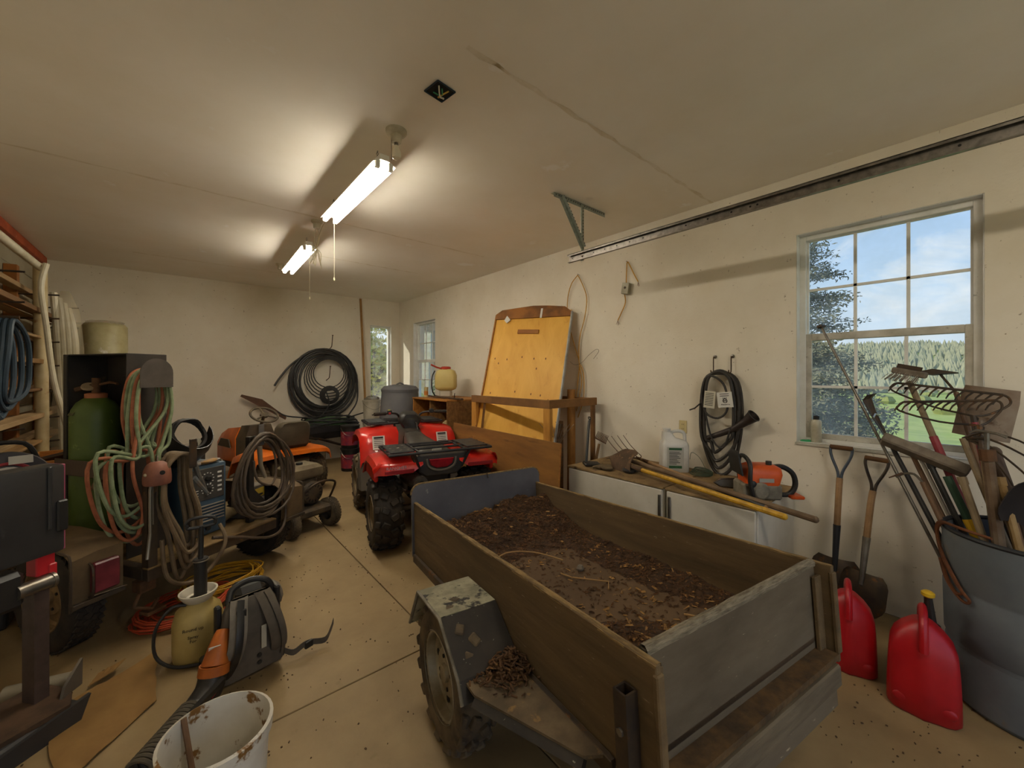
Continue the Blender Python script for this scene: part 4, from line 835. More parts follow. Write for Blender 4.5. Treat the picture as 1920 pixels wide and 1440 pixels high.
b = B(); b.tube([(-.02, .12, -.98), (-.03, .04, -1.02), (-.03, -.06, -1.0), (-.03, -.16, -.92), (-.03, -.26, -.86), (-.03, -.30, -.88), (-.02, -.22, -.96)], .002, 5, smooth=5); mk('loose_wire', b, RUST, t)
t = T('switch_box', 'small steel switch box hanging from a nail on yellow cable', 'switch box', (XW-.001, 2.322, 2.42)); b = B(); b.box((-.035, .0, 0), (.055, .075, .11), (8, 0, 6), bev=.003); mk('box', b, mat('dull_steel_box', 'a39c88', .5, .3, c2='8a826c', scale=9), t)
b = B(); b.lathe([(.012, 0), (.012, .006), (.006, .008)], 10, M.Translation((-.062, -.004, .005)) @ M.Rotation(R(-90), 4, 'Y')); mk('knockout', b, DSTEEL, t)
b = B(); b.tube([(-.02, .01, .05), (-.02, .005, .18), (-.025, -.005, .268), (-.025, -.03, .24), (-.025, -.09, .12), (-.025, -.13, .05)], .0055, 6, smooth=4); b.tube([(-.02, .03, -.05), (-.02, .02, -.14), (-.02, .07, -.24), (-.02, .11, -.31)], .0055, 6, smooth=4); mk('cable', b, YC, t)
b = B(); b.cyl((0, -.005, .272), (-.04, -.005, .276), .003, seg=6); mk('nail', b, DSTEEL, t)
b = B()
for dy, dz in ((.02, -.04), (.0, -.05), (-.012, -.045)): b.tube([(-.02, .11, -.31), (-.02, .11+dy, -.31+dz)], .002, 5); b.tube([(-.025, -.13, .05), (-.025, -.135+dy*.6, .05+dz)], .002, 5)
mk('bare_wires', b, mat('copper_wire', '7a5a44', .5, .5), t)['kind'] = 'stuff'
# ============================================================ two D-handled shovels against the wall
def d_shovel(name, label, cat, top, bot, fork_m, mid_m, low_m, blade_pts, roll, blade_l):
    top, bot = V(top), V(bot); t = T(name, label, cat, tuple(bot)); d = top-bot; L = d.length; mt = aim((0, 0, 0), tuple(d), roll)
    b = B(); b.tube([mt @ V((0, blade_l*.75, 0)), mt @ V((0, blade_l+.22, .008))], [.014, .021], 10); mk('socket', b, low_m, t)
    b = B(); b.tube([mt @ V((0, blade_l+.20, .008)), mt @ V((0, (L+blade_l)*.55, .012)), mt @ V((0, L-.21, 0))], .0185, 10, smooth=4); mk('shaft', b, mid_m, t)
    for s in (-1, 1):
        b = B(); b.tube([mt @ V(p) for p in ((s*.008, L-.24, 0), (s*.012, L-.17, 0), (s*.042, L-.09, 0), (s*.056, L-.04, 0), (s*.056, L, 0))], .0085, 8, smooth=4, flat=1.4); mk('fork_arm', b, fork_m, t)
    b = B(); b.tube([mt @ V((-.060, L-.005, 0)), mt @ V((.060, L-.005, 0))], .0155, 12); mk('grip', b, BROWNW, t)
    b = B(); thick(b, blade_pts, .004); b.move(mt @ M.Translation((0, blade_l, .0)) @ M.Rotation(R(180), 4, 'Z') @ M.Rotation(R(180), 4, 'Y')); mk('blade', b, DSTEEL, t, 60); return t
GRB = mat('blue_grey_steel', '525b66', .5, .4, c2='3e444c', scale=9)
d_shovel('grain_scoop', 'D-handled scoop with blue-grey handle fork under the window', 'shovel', (3.46, .613, 1.055), (3.30, .63, .01), GRB, HANDLEW, mat('black_socket', '24262a', .5), blade_round(.26, .32, .05, .35), 12, .32)
d_shovel('round_spade', 'D-handled round shovel with brown handle fork behind the gas can', 'shovel', (3.46, .432, 1.005), (3.24, .50, .01), DSTEEL, HANDLEW, STEEL, blade_round(.24, .30, .035), 8, .30)
# ============================================================ red fuel cans
CANR = mat('fuel_can_red', 'ad141c', .38, c2='930f17', scale=4)
def fuel_can(label, x, y, rz, sc, nozzle):
    t = T('fuel_can', label, 'fuel can', (x, y, 0), (0, 0, rz), 'red fuel cans by the drum')
    sec = []
    for z, w, d, k in ((0, .132, .104, 0), (.012, .143, .113, 0), (.10, .141, .111, .3), (.20, .136, .106, .8), (.265, .130, .100, 1), (.305, .115, .088, 1.2), (.34, .085, .07, 1.2), (.372, .045, .05, .6), (.385, .02, .03, .2)):
        r_ = []
        for i in range(32):
            a = 2*pi*i/32; ca, sa = cos(a), sin(a); n = 4.0
            rr_ = (abs(ca)**n+abs(sa)**n)**(-1/n); px, py = w*rr_*ca, d*rr_*sa
            if sa < -.2 and abs(px) < .03: py -= .013*(1-(abs(px)/.03)**4)          # spine down the near face
            if k and sa < 0 and .045 < abs(px) < .125: py += .010*k*sin((abs(px)-.045)/.08*pi)
            r_.append((px*sc*.77, py*sc*.84, z*sc*.96))
        sec.append(r_)
    b = B(); b.loft(sec); mk('body', b, CANR, t, 70)
    b = B(); b.tube([(0, -.092*sc, .27*sc), (0, -.082*sc, .335*sc), (0, -.05*sc, .385*sc), (0, .0, .405*sc), (0, .05*sc, .385*sc), (0, .065*sc, .33*sc)], .021*sc, 12, smooth=4, flat=.7); mk('handle', b, CANR, t)
    for s in (-1, 1):
        b = B(); b.ell((s*.058*sc, -.082*sc, .055*sc), (.07*sc, .02*sc, .05*sc)); mk('moulded_rib', b, CANR, t)
    if nozzle:
        b = B(); b.lathe([(.032, .32), (.034, .335), (.034, .36), (.026, .365)], 16, M.Translation((.03, .075*sc, .0))); b.tube([(.03, .075*sc, .36), (.025, .07*sc, .43), (.02, .055*sc, .50)], [.022, .014], 10); mk('spout', b, BLACKP, t)
        b = B(); b.lathe([(.018, 0), (.024, .006), (.024, .02), (.014, .028)], 14, M.Translation((.02, .055*sc, .495))); mk('spout_cap', b, mat('yellow_cap', 'c9a21f', .45), t)
    return t
fuel_can('red fuel can squeezed between the trailer tailgate and the shovels', 2.75, .46, -78, 1.06, False); fuel_can('red fuel can with black spout and yellow cap beside the drum', 2.66, .175, -84, 1.12, True)
# ============================================================ drum full of garden tools
DRUM = mat('grey_blue_drum', '585f66', .6, c2='6a7076', scale=3, c3='7a6a50', s3=6, a3=(.62, .72), bump=.05)
DX, DY = 3.0, -.175
t = T('plastic_drum', 'grey-blue plastic drum with black rim holding garden tools', 'drum', (DX, DY, 0)); b = B()
b.lathe([(.27, 0), (.285, .02), (.292, .25), (.288, .262), (.288, .275), (.297, .29), (.302, .52), (.297, .532), (.297, .545), (.303, .56), (.305, .79), (.305, .80), (.293, .80), (.291, .3), (.28, .03), (.001, .028)], 48, cap=False); mk('shell', b, DRUM, t)
b = B(); b.torus(M.Translation((0, 0, .797)), .299, .011, 48, 8); mk('rim', b, mat('black_rim', '24262a', .5), t)
RS = mat('rusty_rod', '7a4a2c', .85, .2, c2='54321d', scale=12)
for k, (off, lab) in enumerate(((0, 'rusty bent steel hook hanging on the drum rim, outer one'), (.022, 'rusty bent steel hook hanging on the drum rim, inner one'))):
    b = B(); pr = lambda a, z, r: (r*cos(R(a)), r*sin(R(a)), z)
    f_ = off*250; b.tube([pr(150-f_, .822, .285), pr(132-f_, .826, .300), pr(110+f_*.6, .822, .316), pr(97+f_, .78, .322), pr(97+f_, .72, .320), pr(112+f_*.5, .65, .318), pr(130-f_*.2, .56+off*.6, .318), pr(139-f_, .515+off, .316), pr(133-f_, .50+off, .316), pr(118, .55+off*.5, .316), pr(104+f_, .63, .316)], .0065, 7, smooth=5)
    one('hook_rod', lab, 'hook', b, RS, (DX, DY, 0), group='rusty hooks on the drum')
GWOOD = mat('grey_handle', '9a8668', .7, c2='77654c', scale=6); REDH = mat('red_handle', '7e2230', .5, c2='9a3a40', scale=10, c3='c0a890', s3=26, a3=(.66, .72)); BRH = mat('brown_handle', '7b5c40', .7, c2='5a4230', scale=6)
def drum_tool(name, label, cat, top, bot, hm, r=.015, low=None):
    """tool standing in the drum: handle from bot (inside the drum) to top; head matrix has +y pointing out of the handle's top"""
    t = T(name, label, cat, bot, group='tools standing in the drum'); d = V(top)-V(bot); b = B(); b.tube([d*(i/10) for i in range(11)], [r, r*.9], 10); mk('handle', b, hm, t)
    if low: b = B(); b.tube([d*low[0], d*low[1]], r*1.12, 10); mk('grip', b, low[2], t)
    return t, aim(tuple(d), tuple(d*2)), d
# thin grey pole
t, h, d = drum_tool('grabber_pole', 'thin grey metal pole rising highest in front of the window', 'pole', (3.30, .69, 1.87), (3.06, .02, .30), STEEL, .0085)
b = B(); b.box((0, .0, 0), (.05, .02, .03), bev=.004); b.move(h); mk('clip', b, DSTEEL, t)
# wire leaf rake
t, h, d = drum_tool('wire_leaf_rake', 'fan-shaped wire leaf rake leaning in front of the window', 'rake', (3.20, .34, 1.14), (2.95, -.12, .10), BLACKP, .013)
h = aim(tuple(d), tuple(d+V((.0, .13, .30))))
for k in range(17):
    a = (k-8)*.058; b = B(); b.tube([h @ V((sin(a)*.05, .0, 0)), h @ V((sin(a)*.23, .20, .0)), h @ V((sin(a)*.32, .28, .008)), h @ V((sin(a)*.34, .30, .04))], .0022, 4); mk('tine', b, DSTEEL, t)
b = B(); b.tube([h @ V((-.115, .17, .004)), h @ V((0, .185, .004)), h @ V((.115, .17, .004))], .006, 6); mk('spreader', b, STEEL, t)
b = B(); b.box((0, .02, 0), (.06, .07, .014), bev=.004); b.move(h); mk('head_clamp', b, RUST, t)
# wooden block broom with green handle
t, h, d = drum_tool('push_broom', 'wooden broom block on a green handle with yellow grip', 'broom', (3.12, .115, 1.01), (2.98, -.22, .10), mat('green_grip', '2d4a38', .5), .02, (.62, .78, mat('yellow_grip', 'd0a41c', .5)))
b = B(); b.box((0, 0, 0), (.36, .075, .055), bev=.008); b.move(M.Translation(V((3.14, .205, 1.11))-V((2.98, -.22, .10))) @ M.Rotation(R(90), 4, 'Z') @ M.Rotation(R(-23), 4, 'Y') @ M.Rotation(R(35), 4, 'X')); mk('block', b, mat('grey_wood_block', '7d7162', .8, c2='665b4d', scale=4, stretch=(1, 6, 6)), t)
# bow rakes
def bow_rake(label, P, Q, neck, bot, hm, n=13, tl=.065, tdir=(-.02, .035, -.05)):
    t, h, d = drum_tool('bow_rake', label, 'rake', neck, bot, hm, .0155); o = V(bot); P, Q = V(P)-o, V(Q)-o; nk = V(neck)-o
    b = B(); b.tube([P, Q], .0065, 6); mk('head_bar', b, DSTEEL, t)
    for k in range(n):
        c = P.lerp(Q, k/(n-1)); b = B(); b.tube([c, c+V(tdir)*.55+V((0, .006, .0)), c+V(tdir)], [.0055, .003], 5); mk('tooth', b, DSTEEL, t)
    for E_ in (P, Q):
        out = (E_-(P+Q)/2)*.10; b = B(); b.tube([E_, E_+out+V((.0, 0, -.015)), E_+out*.9+V((0, 0, -.05)), (E_+nk)/2+V((0, 0, -.03)), nk+V((0, .0, .03)), nk], .005, 6, smooth=4); mk('bow', b, DSTEEL, t)
    b = B(); b.tube([nk+d*-.08, nk+d*.03], [.018, .012], 8); mk('ferrule', b, DSTEEL, t)
bow_rake('steel bow rake with red handle, upper of the two at the window', (3.22, .315, 1.50), (3.22, -.075, 1.445), (3.18, .02, 1.30), (3.04, -.16, .12), REDH)
bow_rake('steel bow rake with grey handle, lower of the two at the window', (3.12, .28, 1.395), (3.12, -.05, 1.42), (3.10, .0, 1.26), (2.94, -.10, .12), GWOOD, 12)
# long-handled tool with a brush head, handle wood above and red below
t, h, d = drum_tool('scrub_brush', 'long two-tone handled scrub brush with a grey wooden head', 'brush', (3.28, .27, 1.51), (3.04, -.18, .12), GWOOD, .0165, (.20, .78, REDH))
b = B(); b.box((0, 0, 0), (.15, .05, .035), bev=.006); b.move(M.Translation(d+V((0, .0, .05))) @ M.Rotation(R(80), 4, 'Z') @ M.Rotation(R(-14), 4, 'Y')); hd_ = mk('head', b, MATS['grey_wood_block'], t)
b = B(); rr = random.Random(9)
for k in range(60): x, y = rr.uniform(-.07, .07), rr.uniform(-.02, .02); b.tube([(x, y, -.015), (x*1.1+.01, y*1.3, -.06)], .0016, 4)
b.move(M.Translation(d+V((0, .02, .05))) @ M.Rotation(R(80), 4, 'Z') @ M.Rotation(R(-14), 4, 'Y') @ M.Rotation(R(40), 4, 'X')); mk('bristles', b, mat('grey_bristle', '8b7f70', .9), hd_)['kind'] = 'stuff'
b = B(); b.box((0, 0, 0), (.11, .006, .03), (0, 0, 0)); b.move(M.Translation(d+V((0, .0, .078))) @ M.Rotation(R(80), 4, 'Z') @ M.Rotation(R(-14), 4, 'Y')); mk('steel_edge', b, DSTEEL, hd_)
# small hoe
t, h, d = drum_tool('garden_hoe', 'small dark garden hoe with a narrow pointed blade', 'hoe', (3.36, .09, 1.45), (3.08, -.20, .12), BRH, .013)
b = B(); b.tube([d, d+V((0, .03, .05)), d+V((0, .06, .10))], .006, 6, smooth=3); mk('neck', b, DSTEEL, t)
b = B(); b.prism([(-.10, .004), (-.03, .022), (.07, .0), (-.03, -.012)], -.02, .02, M.Translation(d+V((0, .06, .108))) @ M.Rotation(R(-90), 4, 'Z') @ M.Rotation(R(80), 4, 'X')); mk('blade', b, DSTEEL, t)
# square spade, blade up
t, h, d = drum_tool('square_spade', 'flat square spade standing blade-up against the wall', 'spade', (3.36, .0, 1.20), (3.10, -.24, .12), GWOOD, .017)
b = B(); sc_ = []
for i in range(5):
    z = i*.07; sc_.append([(.012*(x*x)*2, x*.105*(1 if i < 4 else .93), z-.02) for x in (-1, -.5, 0, .5, 1)])
thick(b, sc_, .004); b.move(M.Translation(d+V((0, .0, .02))) @ M.Rotation(R(9), 4, 'X')); mk('blade', b, mat('spade_blade', '9a8c7c', .6, .3, c2='7b6450', scale=5, c3='5a4230', s3=9), t, 60)
b = B(); b.tube([d*.9, d, d+V((0, 0, .10))], [.02, .012], 8); mk('socket', b, MATS['spade_blade'], t)
# spading forks and stout handles on the near side
t, h, d = drum_tool('pipe_post', 'rusty pipe post with a forked top at the drum front', 'post', (2.96, -.02, 1.18), (2.93, -.11, .12), mat('rust_pipe', '7d6a55', .7, .3, c2='5f4a38', scale=8), .024)
b = B(); b.tube([d, d+V((.0, 0, .09))], .009, 8); b.tube([d+V((0, -.03, .09)), d+V((0, .03, .10)), d+V((0, .055, .085))], .006, 6); b.tube([d+V((0, -.03, .09)), d+V((0, -.06, .075))], .006, 6); mk('forked_top', b, STEEL, t)
b = B(); b.tube([d*.96, d*1.01], .03, 10); mk('collar', b, RUST, t)
t, h, d = drum_tool('stout_pole', 'stout dark wooden handle nearest the picture edge in the drum', 'handle', (3.12, -.045, 1.16), (3.02, -.30, .12), mat('dark_stout', '5f4d40', .75, c2='46372d', scale=6), .026)
b = B(); b.ell(tuple(d), (.052, .052, .06)); mk('knob', b, MATS['dark_stout'], t)
def tine_fork(label, neck, bot, hm, tips, grp=None):
    t, h, d = drum_tool('cultivator_fork', label, 'cultivator', neck, bot, hm, .015); o = V(bot)
    for tp in tips:
        tp = V(tp)-o; m1 = d.lerp(tp, .35)+V((0, .0, .05)); m2 = d.lerp(tp, .8)+V((0, 0, .035)); b = B(); b.tube([d, m1, m2, tp], [.006, .0035], 6, smooth=4); mk('tine', b, DSTEEL, t)
tine_fork('four-tined cultivator with curved tines reaching out past the drum', (3.10, .06, 1.22), (2.98, -.26, .12), GWOOD, ((3.0, -.16, 1.20), (3.0, -.20, 1.10), (3.04, -.17, 1.02), (3.06, -.11, .99)))
t, h, d = drum_tool('dark_shovel', 'dark steel shovel standing blade-up at the right of the drum', 'shovel', (2.98, -.10, .86), (2.96, -.24, .10), BRH, .017)
b = B(); thick(b, blade_round(.21, .27, .03), .004); b.move(aim(tuple(d), tuple(d+V((.04, -.08, .3))), 100) @ M.Rotation(R(12), 4, 'X')); mk('blade', b, mat('dark_blade', '2e2624', .6, .3), t, 60)
for k, (top, bot, m, lab, r) in enumerate((((3.24, .27, 1.13), (3.02, -.10, .2), BRH, 'slim brown handle leaning lowest to the wall side of the drum', .013), ((3.20, .22, 1.08), (3.06, -.12, .2), mat('white_pole', 'b5aea2', .4, .3), 'slim pale metal handle beside the black pole in the drum', .009), ((3.16, .18, 1.06), (3.02, -.14, .2), BLACKP, 'ribbed black handle just behind the broom block', .015), ((3.04, .06, 1.02), (2.92, -.16, .15), GWOOD, 'plain ash handle just right of the broom grip', .017), ((2.99, -.06, 1.05), (2.90, -.22, .15), mat('tan_handle', 'a98c5e', .65, c2='86693f', scale=6), 'plain tan handle standing foremost in the drum', .018))):
    t, h, d = drum_tool('garden_pole', lab, 'pole', top, bot, m, r); b = B(); b.tube([d*.97, d*1.012], r*1.12, 10); mk('end_cap', b, m, t)
t, h, d = drum_tool('hand_weeder', 'rusty small weeding hook leaning out at the wall side of the drum', 'weeder', (3.02, .20, .98), (2.97, -.05, .3), BRH, .012)
b = B(); b.tube([d, d+V((0, .03, .035)), d+V((0, .07, .03)), d+V((0, .10, .005))], .006, 6, smooth=3); mk('neck', b, STEEL, t); b = B(); b.prism([(-.02, -.015), (.045, -.004), (.045, .004), (-.02, .015)], 0, .004, M.Translation(d+V((0, .09, .02))) @ M.Rotation(R(110), 4, 'Z') @ M.Rotation(R(30), 4, 'Y')); mk('blade', b, RUST, t)
# bottle and glove on the sill
t = T('sill_bottle', 'white spray can with dark cap standing on the window sill', 'can', (3.57, .775, 1.0505)); b = B(); b.lathe([(.030, 0), (.032, .004), (.032, .15), (.028, .165), (.016, .172)], 20); mk('can', b, mat('can_white', 'c9c3ae', .4, .2, c2='a89f86', scale=9), t)
b = B(); b.lathe([(.018, .17), (.018, .195), (.010, .2)], 14); mk('cap', b, BLACKP, t)
b = B(); b.ell((0, 0, .009), (.05, .07, .018)); b.jit(.006, 30); one('green_plastic_scrap', 'small green plastic scrap on the window sill', 'plastic scrap', b, mat('green_scrap', '3aa66a', .5), (3.55, .835, 1.0505))
# ============================================================ far right corner
# plywood board leaning on the wall
TLp, TRp = V((3.10, 3.93, 2.335)), V((3.45, 3.01, 2.315)); ax = (TLp-TRp).normalized(); nrm = V((-.934, -.356, 0)); dn = (nrm*.31+V((0, 0, -1))); dn = (dn-ax*dn.dot(ax)).normalized(); face = ax.cross(dn).normalized()
if face.dot(nrm) < 0: face = -face
BW, BL = .985, 1.62
t = T('plywood_headboard', 'tall yellow plywood board with a curved brown top rail leaning on the wall', 'plywood board', tuple(TRp+dn*BL))
fm = M.Translation(TRp-V(t.location)) @ M((( ax.x, -dn.x, face.x, 0), (ax.y, -dn.y, face.y, 0), (ax.z, -dn.z, face.z, 0), (0, 0, 0, 1)))   # local x across from the wall edge, y up from the top edge, z out of the face
b = B(); b.prism([(0, -BL), (BW, -BL), (BW, -.03), (0, -.03)], -.012, 0, fm); mk('panel', b, PLY, t, 0)
b = B(); b.prism([(-.01, -.11), (BW+.01, -.11), (BW+.01, -.045), (BW-.07, .01), (BW*.7, .03), (BW*.5, .045), (BW*.3, .035), (.08, .01), (-.01, -.06)], .0, .02, fm); mk('top_rail', b, mat('brown_rail', '9a6124', .6, c2='6b4218', scale=3, stretch=(1, 1, 1), amt=(.4, .6)), t, 0)
b = B(); b.prism([(-.014, -BL), (-.001, -BL), (-.001, -.05), (-.014, -.05)], -.02, .022, fm); mk('white_edge_strip', b, mat('edge_white', 'b9b8b4', .6, c2='8f8d88', scale=9), t, 0)
b = B(); b.prism([(BW+.001, -BL), (BW+.016, -BL), (BW+.016, -.05), (BW+.001, -.05)], -.012, .018, fm); mk('side_strip', b, WOOD, t, 0)
b = B(); b.prism([(BW*.38, -.315), (BW*.66, -.305), (BW*.66, -.255), (BW*.38, -.265)], .0, .016, fm); mk('cleat', b, WOOD, t, 0)
b = B(); b.prism([(BW*.78, -.13), (BW*.83, -.17), (BW*.87, -.13), (BW*.84, -.07)], .021, .026, fm); mk('torn_paper', b, PAPER, t, 0)
b = B(); b.prism([(BW*.36, -.12), (BW*.385, -.12), (BW*.385, .0), (BW*.36, .0)], .021, .024, fm); mk('tape_strip', b, PAPER, t, 0)
b = B(); rr = random.Random(4)
for (x, y) in ((.92, -.62), (.75, -.63), (.55, -.60), (.39, -.62), (.24, -.62), (.90, -1.05), (.57, -1.02), (.36, -1.04), (.24, -1.05), (.34, -.74), (.86, -.68), (.14, -1.1)): b.prism([(x*BW+cos(a)*.007, y+sin(a)*.014) for a in [2*pi*k/8 for k in range(8)]], .0002, .001, fm)
mk('knots', b, mat('knot', '6b3d12', .7), t, 0)['kind'] = 'stuff'
# bare timber table frame in front of it
t = T('timber_bench', 'bare timber bench frame standing in front of the plywood board', 'bench', (2.69, 3.25, 0)); FW = mat('frame_timber', 'c0893a', .6, c2='a06c28', scale=4, stretch=(3, 3, .8)); FD = mat('frame_dark_timber', '8a5f30', .7, c2='5e3e1e', scale=3, stretch=(1, 1, 1))
def pc(nm, lo, hi, m): b = B(); b.b2(lo, hi, bev=.003); return mk(nm, b, m, t, 0)
pc('front_rail', (-.02, -.64, 1.225), (.02, .65, 1.305), FD); pc('side_rail', (.0, -.62, 1.225), (.72, -.58, 1.305), FD); pc('back_rail', (.68, -.58, 1.225), (.72, .62, 1.30), FD)
for nm, x, y in (('leg', .0, .60), ('leg', .0, -.60), ('leg', .70, -.58), ('leg', .70, .60)): pc(nm, (x-.02 if x < .5 else x-.02, y-.045 if x < .5 else y-.02, 0), (x+.02, y+.045 if x < .5 else y+.02, 1.225), FW if x < .5 else FD)
pc('lower_rail', (.0, -.56, .66), (.04, .56, .70), FD)
b = B(); b.tube([(.01, .42, 1.22), (.0, .50, .72), (.0, .52, .1)], .018, 4); mk('brace', b, FD, t, 0)
b = B(); b.cyl((3.33, 2.92, 0), (3.33, 2.92, 1.385), .045, seg=14); one('fence_post', 'round timber fence post standing in the corner of the bench frame', 'post', b, mat('round_post', 'b07a36', .7, c2='7d5222', scale=4, stretch=(3, 3, .7)))
b = B(); b.b2((-.055, -.04, 0), (.055, .04, 1.05), bev=.004); one('timber_post', 'dark square timber post beside the round fence post', 'post', b, BROWNW, (3.12, 2.93, 0), (0, 0, 6))
# long plywood sheet leaning at knee height
t = T('plywood_sheet', 'long brown weathered plywood sheet standing on edge beside the quad bike', 'plywood sheet', (2.565, 3.33, 0)); b = B(); b.b2((-.008, -.955, 0), (.008, .955, .945), bev=.001); o = mk('sheet', b, mat('brown_ply', '96682f', .65, c2='6d4720', scale=1.8, stretch=(1, .6, 3.5), amt=(.3, .7), c3='553616', s3=4, a3=(.58, .75)), t, 0); t.rotation_euler = (0, R(3.5), R(-3))
b = B(); b.b2((-.0085, -.956, .0), (.0085, -.953, .945)); mk('raw_edge', b, WOOD, t, 0)
# chipboard cabinet
CHB = mat('chipboard', 'a8702c', .6, c2='8e5a20', scale=26, amt=(.4, .6)); CHD = mat('chipboard_brown', '8a6234', .65, c2='6e4a24', scale=20, amt=(.4, .6))
t = T('chipboard_cabinet', 'open chipboard cabinet carrying the sprayer near the far window', 'cabinet', (3.10, 5.06, 0))
def pc(nm, lo, hi, m=CHB): b = B(); b.b2(lo, hi, bev=.002); return mk(nm, b, m, t, 0)
pc('top', (-.37, -.5, 1.185), (.37, .5, 1.205)); pc('side', (-.36, -.498, .05), (.36, -.478, 1.184), CHD); pc('side', (-.36, .478, .05), (.36, .498, 1.184)); pc('back', (.34, -.477, .05), (.358, .477, 1.184), CHD); pc('shelf', (-.35, -.477, .66), (.339, .477, .68)); pc('bottom', (-.36, -.477, .03), (.339, .477, .05)); pc('divider', (-.34, .0, .681), (.339, .018, 1.184), CHD)
for k, (y, z, w, lab) in enumerate(((-.20, .68, .26, 'larger pale torn sack on the chipboard cabinet shelf'), (.26, .68, .2, 'smaller brown sack on the chipboard cabinet shelf'))):
    b = B(); b.ell((0, 0, .10), (.24, w, .20)); b.jit(.05, 7.); b.jit(.02, 22.); one('paper_sack', lab, 'sack', b, mat('sack_pale' if k == 0 else 'sack_brown', 'b79c74' if k == 0 else '8c6536', .85, c2='8f7650' if k == 0 else '6b4a26', scale=9), (2.94, 5.06+y, .70))
for k, (dy, dz, r_, lab) in enumerate(((0, .018, .016, 'thicker bare branch lying along the chipboard cabinet'), (.05, .02, .012, 'thinner knotty branch lying behind the thicker one on the cabinet'))):
    b = B(); pts = [(0, -.62, 0), (.01, -.3, .004), (-.01, .1, .002), (.015, .42, .006)]; b.tube(pts, [r_, r_*.7], 7, smooth=4); b.tube([(0, -.40, 0), (-.01, -.42, .04), (-.01, -.43, .075)], [.008, .004], 6); b.jit(.003, 20); one('branch', lab, 'branch', b, mat('branch_bark', '5c452e', .9, c2='42301f', scale=12), (2.88+dy, 4.98, 1.205+dz), (0, 0, -3-6*k), group='branches on the chipboard cabinet')
# backpack sprayer
t = T('backpack_sprayer', 'translucent yellowish backpack sprayer with a red lid on the cabinet', 'sprayer', (3.13, 5.25, 1.205), (0, 0, -40)); TANK = mat('translucent_tank', 'cdbb7e', .45, c2='bfa65c', scale=3, amt=(.3, .7), spec=.3)
b = B(); b.loft([[(x, y, z) for x, y in rrect(w, d, r)] for z, w, d, r in ((.10, .09, .06, .03), (.125, .145, .095, .05), (.16, .16, .105, .05), (.33, .16, .105, .05), (.40, .135, .09, .05), (.425, .08, .06, .04))]); mk('tank', b, TANK, t, 60)
b = B(); b.b2((-.09, -.07, 0), (.09, .07, .11), bev=.02); mk('base', b, mat('sprayer_base', 'b8ae9a', .6), t)
b = B(); b.lathe([(.07, .42), (.075, .425), (.075, .455), (.06, .465), (.001, .467)], 20); mk('lid', b, mat('lid_red', 'b23a26', .4), t)
b = B(); b.tube([(-.05, -.05, .43), (-.12, -.09, .45), (-.2, -.13, .49)], .013, 8); mk('pump_lever', b, MATS['lid_red'], t)
b = B(); b.tube([(-.15, -.08, .40), (-.19, -.10, .30), (-.19, -.10, .12), (-.15, -.07, .02)], .010, 8, smooth=4); mk('hose', b, BLACKP, t)
t = T('small_can', 'small tin with orange label at the far end of the cabinet', 'tin', (2.92, 5.48, 1.205)); b = B(); b.lathe([(.032, 0), (.032, .15), (.03, .152)], 16); mk('tin', b, mat('tin_pale', 'b8a878', .5), t); b = B(); b.lathe([(.0325, .03), (.0325, .09)], 16, cap=False); mk('label', b, mat('tin_orange', 'b8702a', .5), t)
# compost bin and bucket stack
t = T('compost_bin', 'tall dark grey tapered plastic compost bin beside the far window', 'compost bin', (2.78, 6.10, 0)); b = B()
b.lathe([(.40, 0), (.41, .02), (.37, .35), (.372, .36), (.362, .37), (.33, .80), (.332, .81), (.322, .82), (.285, 1.28)], 28); mk('shell', b, mat('bin_grey', '5c5c60', .6, c2='6b6a6b', scale=3), t)
b = B(); b.lathe([(.292, 1.27), (.296, 1.31), (.25, 1.36), (.10, 1.385), (.001, 1.388)], 28); mk('lid', b, MATS['bin_grey'], t); b = B(); b.tube([(-.06, 0, 1.385), (0, 0, 1.41), (.06, 0, 1.385)], .012, 8, smooth=4); mk('lid_handle', b, MATS['bin_grey'], t)
BKT = mat('bucket_white', 'cbc3b0', .5, c2='aa9f88', scale=6)
for k, lab in enumerate(('bottom white bucket of the stack under the narrow window', 'middle white bucket of the stack under the narrow window', 'topmost white bucket of the stack under the narrow window, with wire in it')):
    t = T('white_bucket', lab, 'bucket', (2.66, 7.02, k*.366), group='stacked white buckets'); b = B(); b.lathe([(.125, 0), (.13, .005), (.148, .34), (.158, .342), (.158, .362), (.146, .364), (.14, .34), (.122, .02), (.001, .02)], 26, cap=False); mk('pail', b, BKT, t); b = B(); b.tube([(-.155, 0, .33), (-.12, -.11, .25), (0, -.17, .20), (.12, -.11, .25), (.155, 0, .33)], .003, 6, smooth=4); mk('bail', b, STEEL, t)
b = B()
for k in range(5): b.torus(M.Translation((.006*k, -.004*k, .012+.006*k)) @ M.Rotation(R(4*k), 4, 'X'), .13-.006*k, .004, 24, 6)
one('wire_ring', 'coil of grey wire lying on the topmost white bucket', 'wire coil', b, mat('grey_wire', '6f6758', .6), (2.66, 7.02, 3*.366))
# tall lath leaning into the corner
b = B(); b.loft([[(x, y, z) for x, y in ((x0-.018, y0-.01), (x0+.018, y0-.01), (x0+.018, y0+.01), (x0-.018, y0+.01))] for x0, y0, z in ((2.735, 7.40, 0), (2.718, 7.735, 3.01))]); one('timber_lath', 'tall thin timber lath leaning against the far wall up to the ceiling', 'lath', b, mat('lath_wood', 'a97f46', .65, c2='8a6232', scale=5), smooth=0)
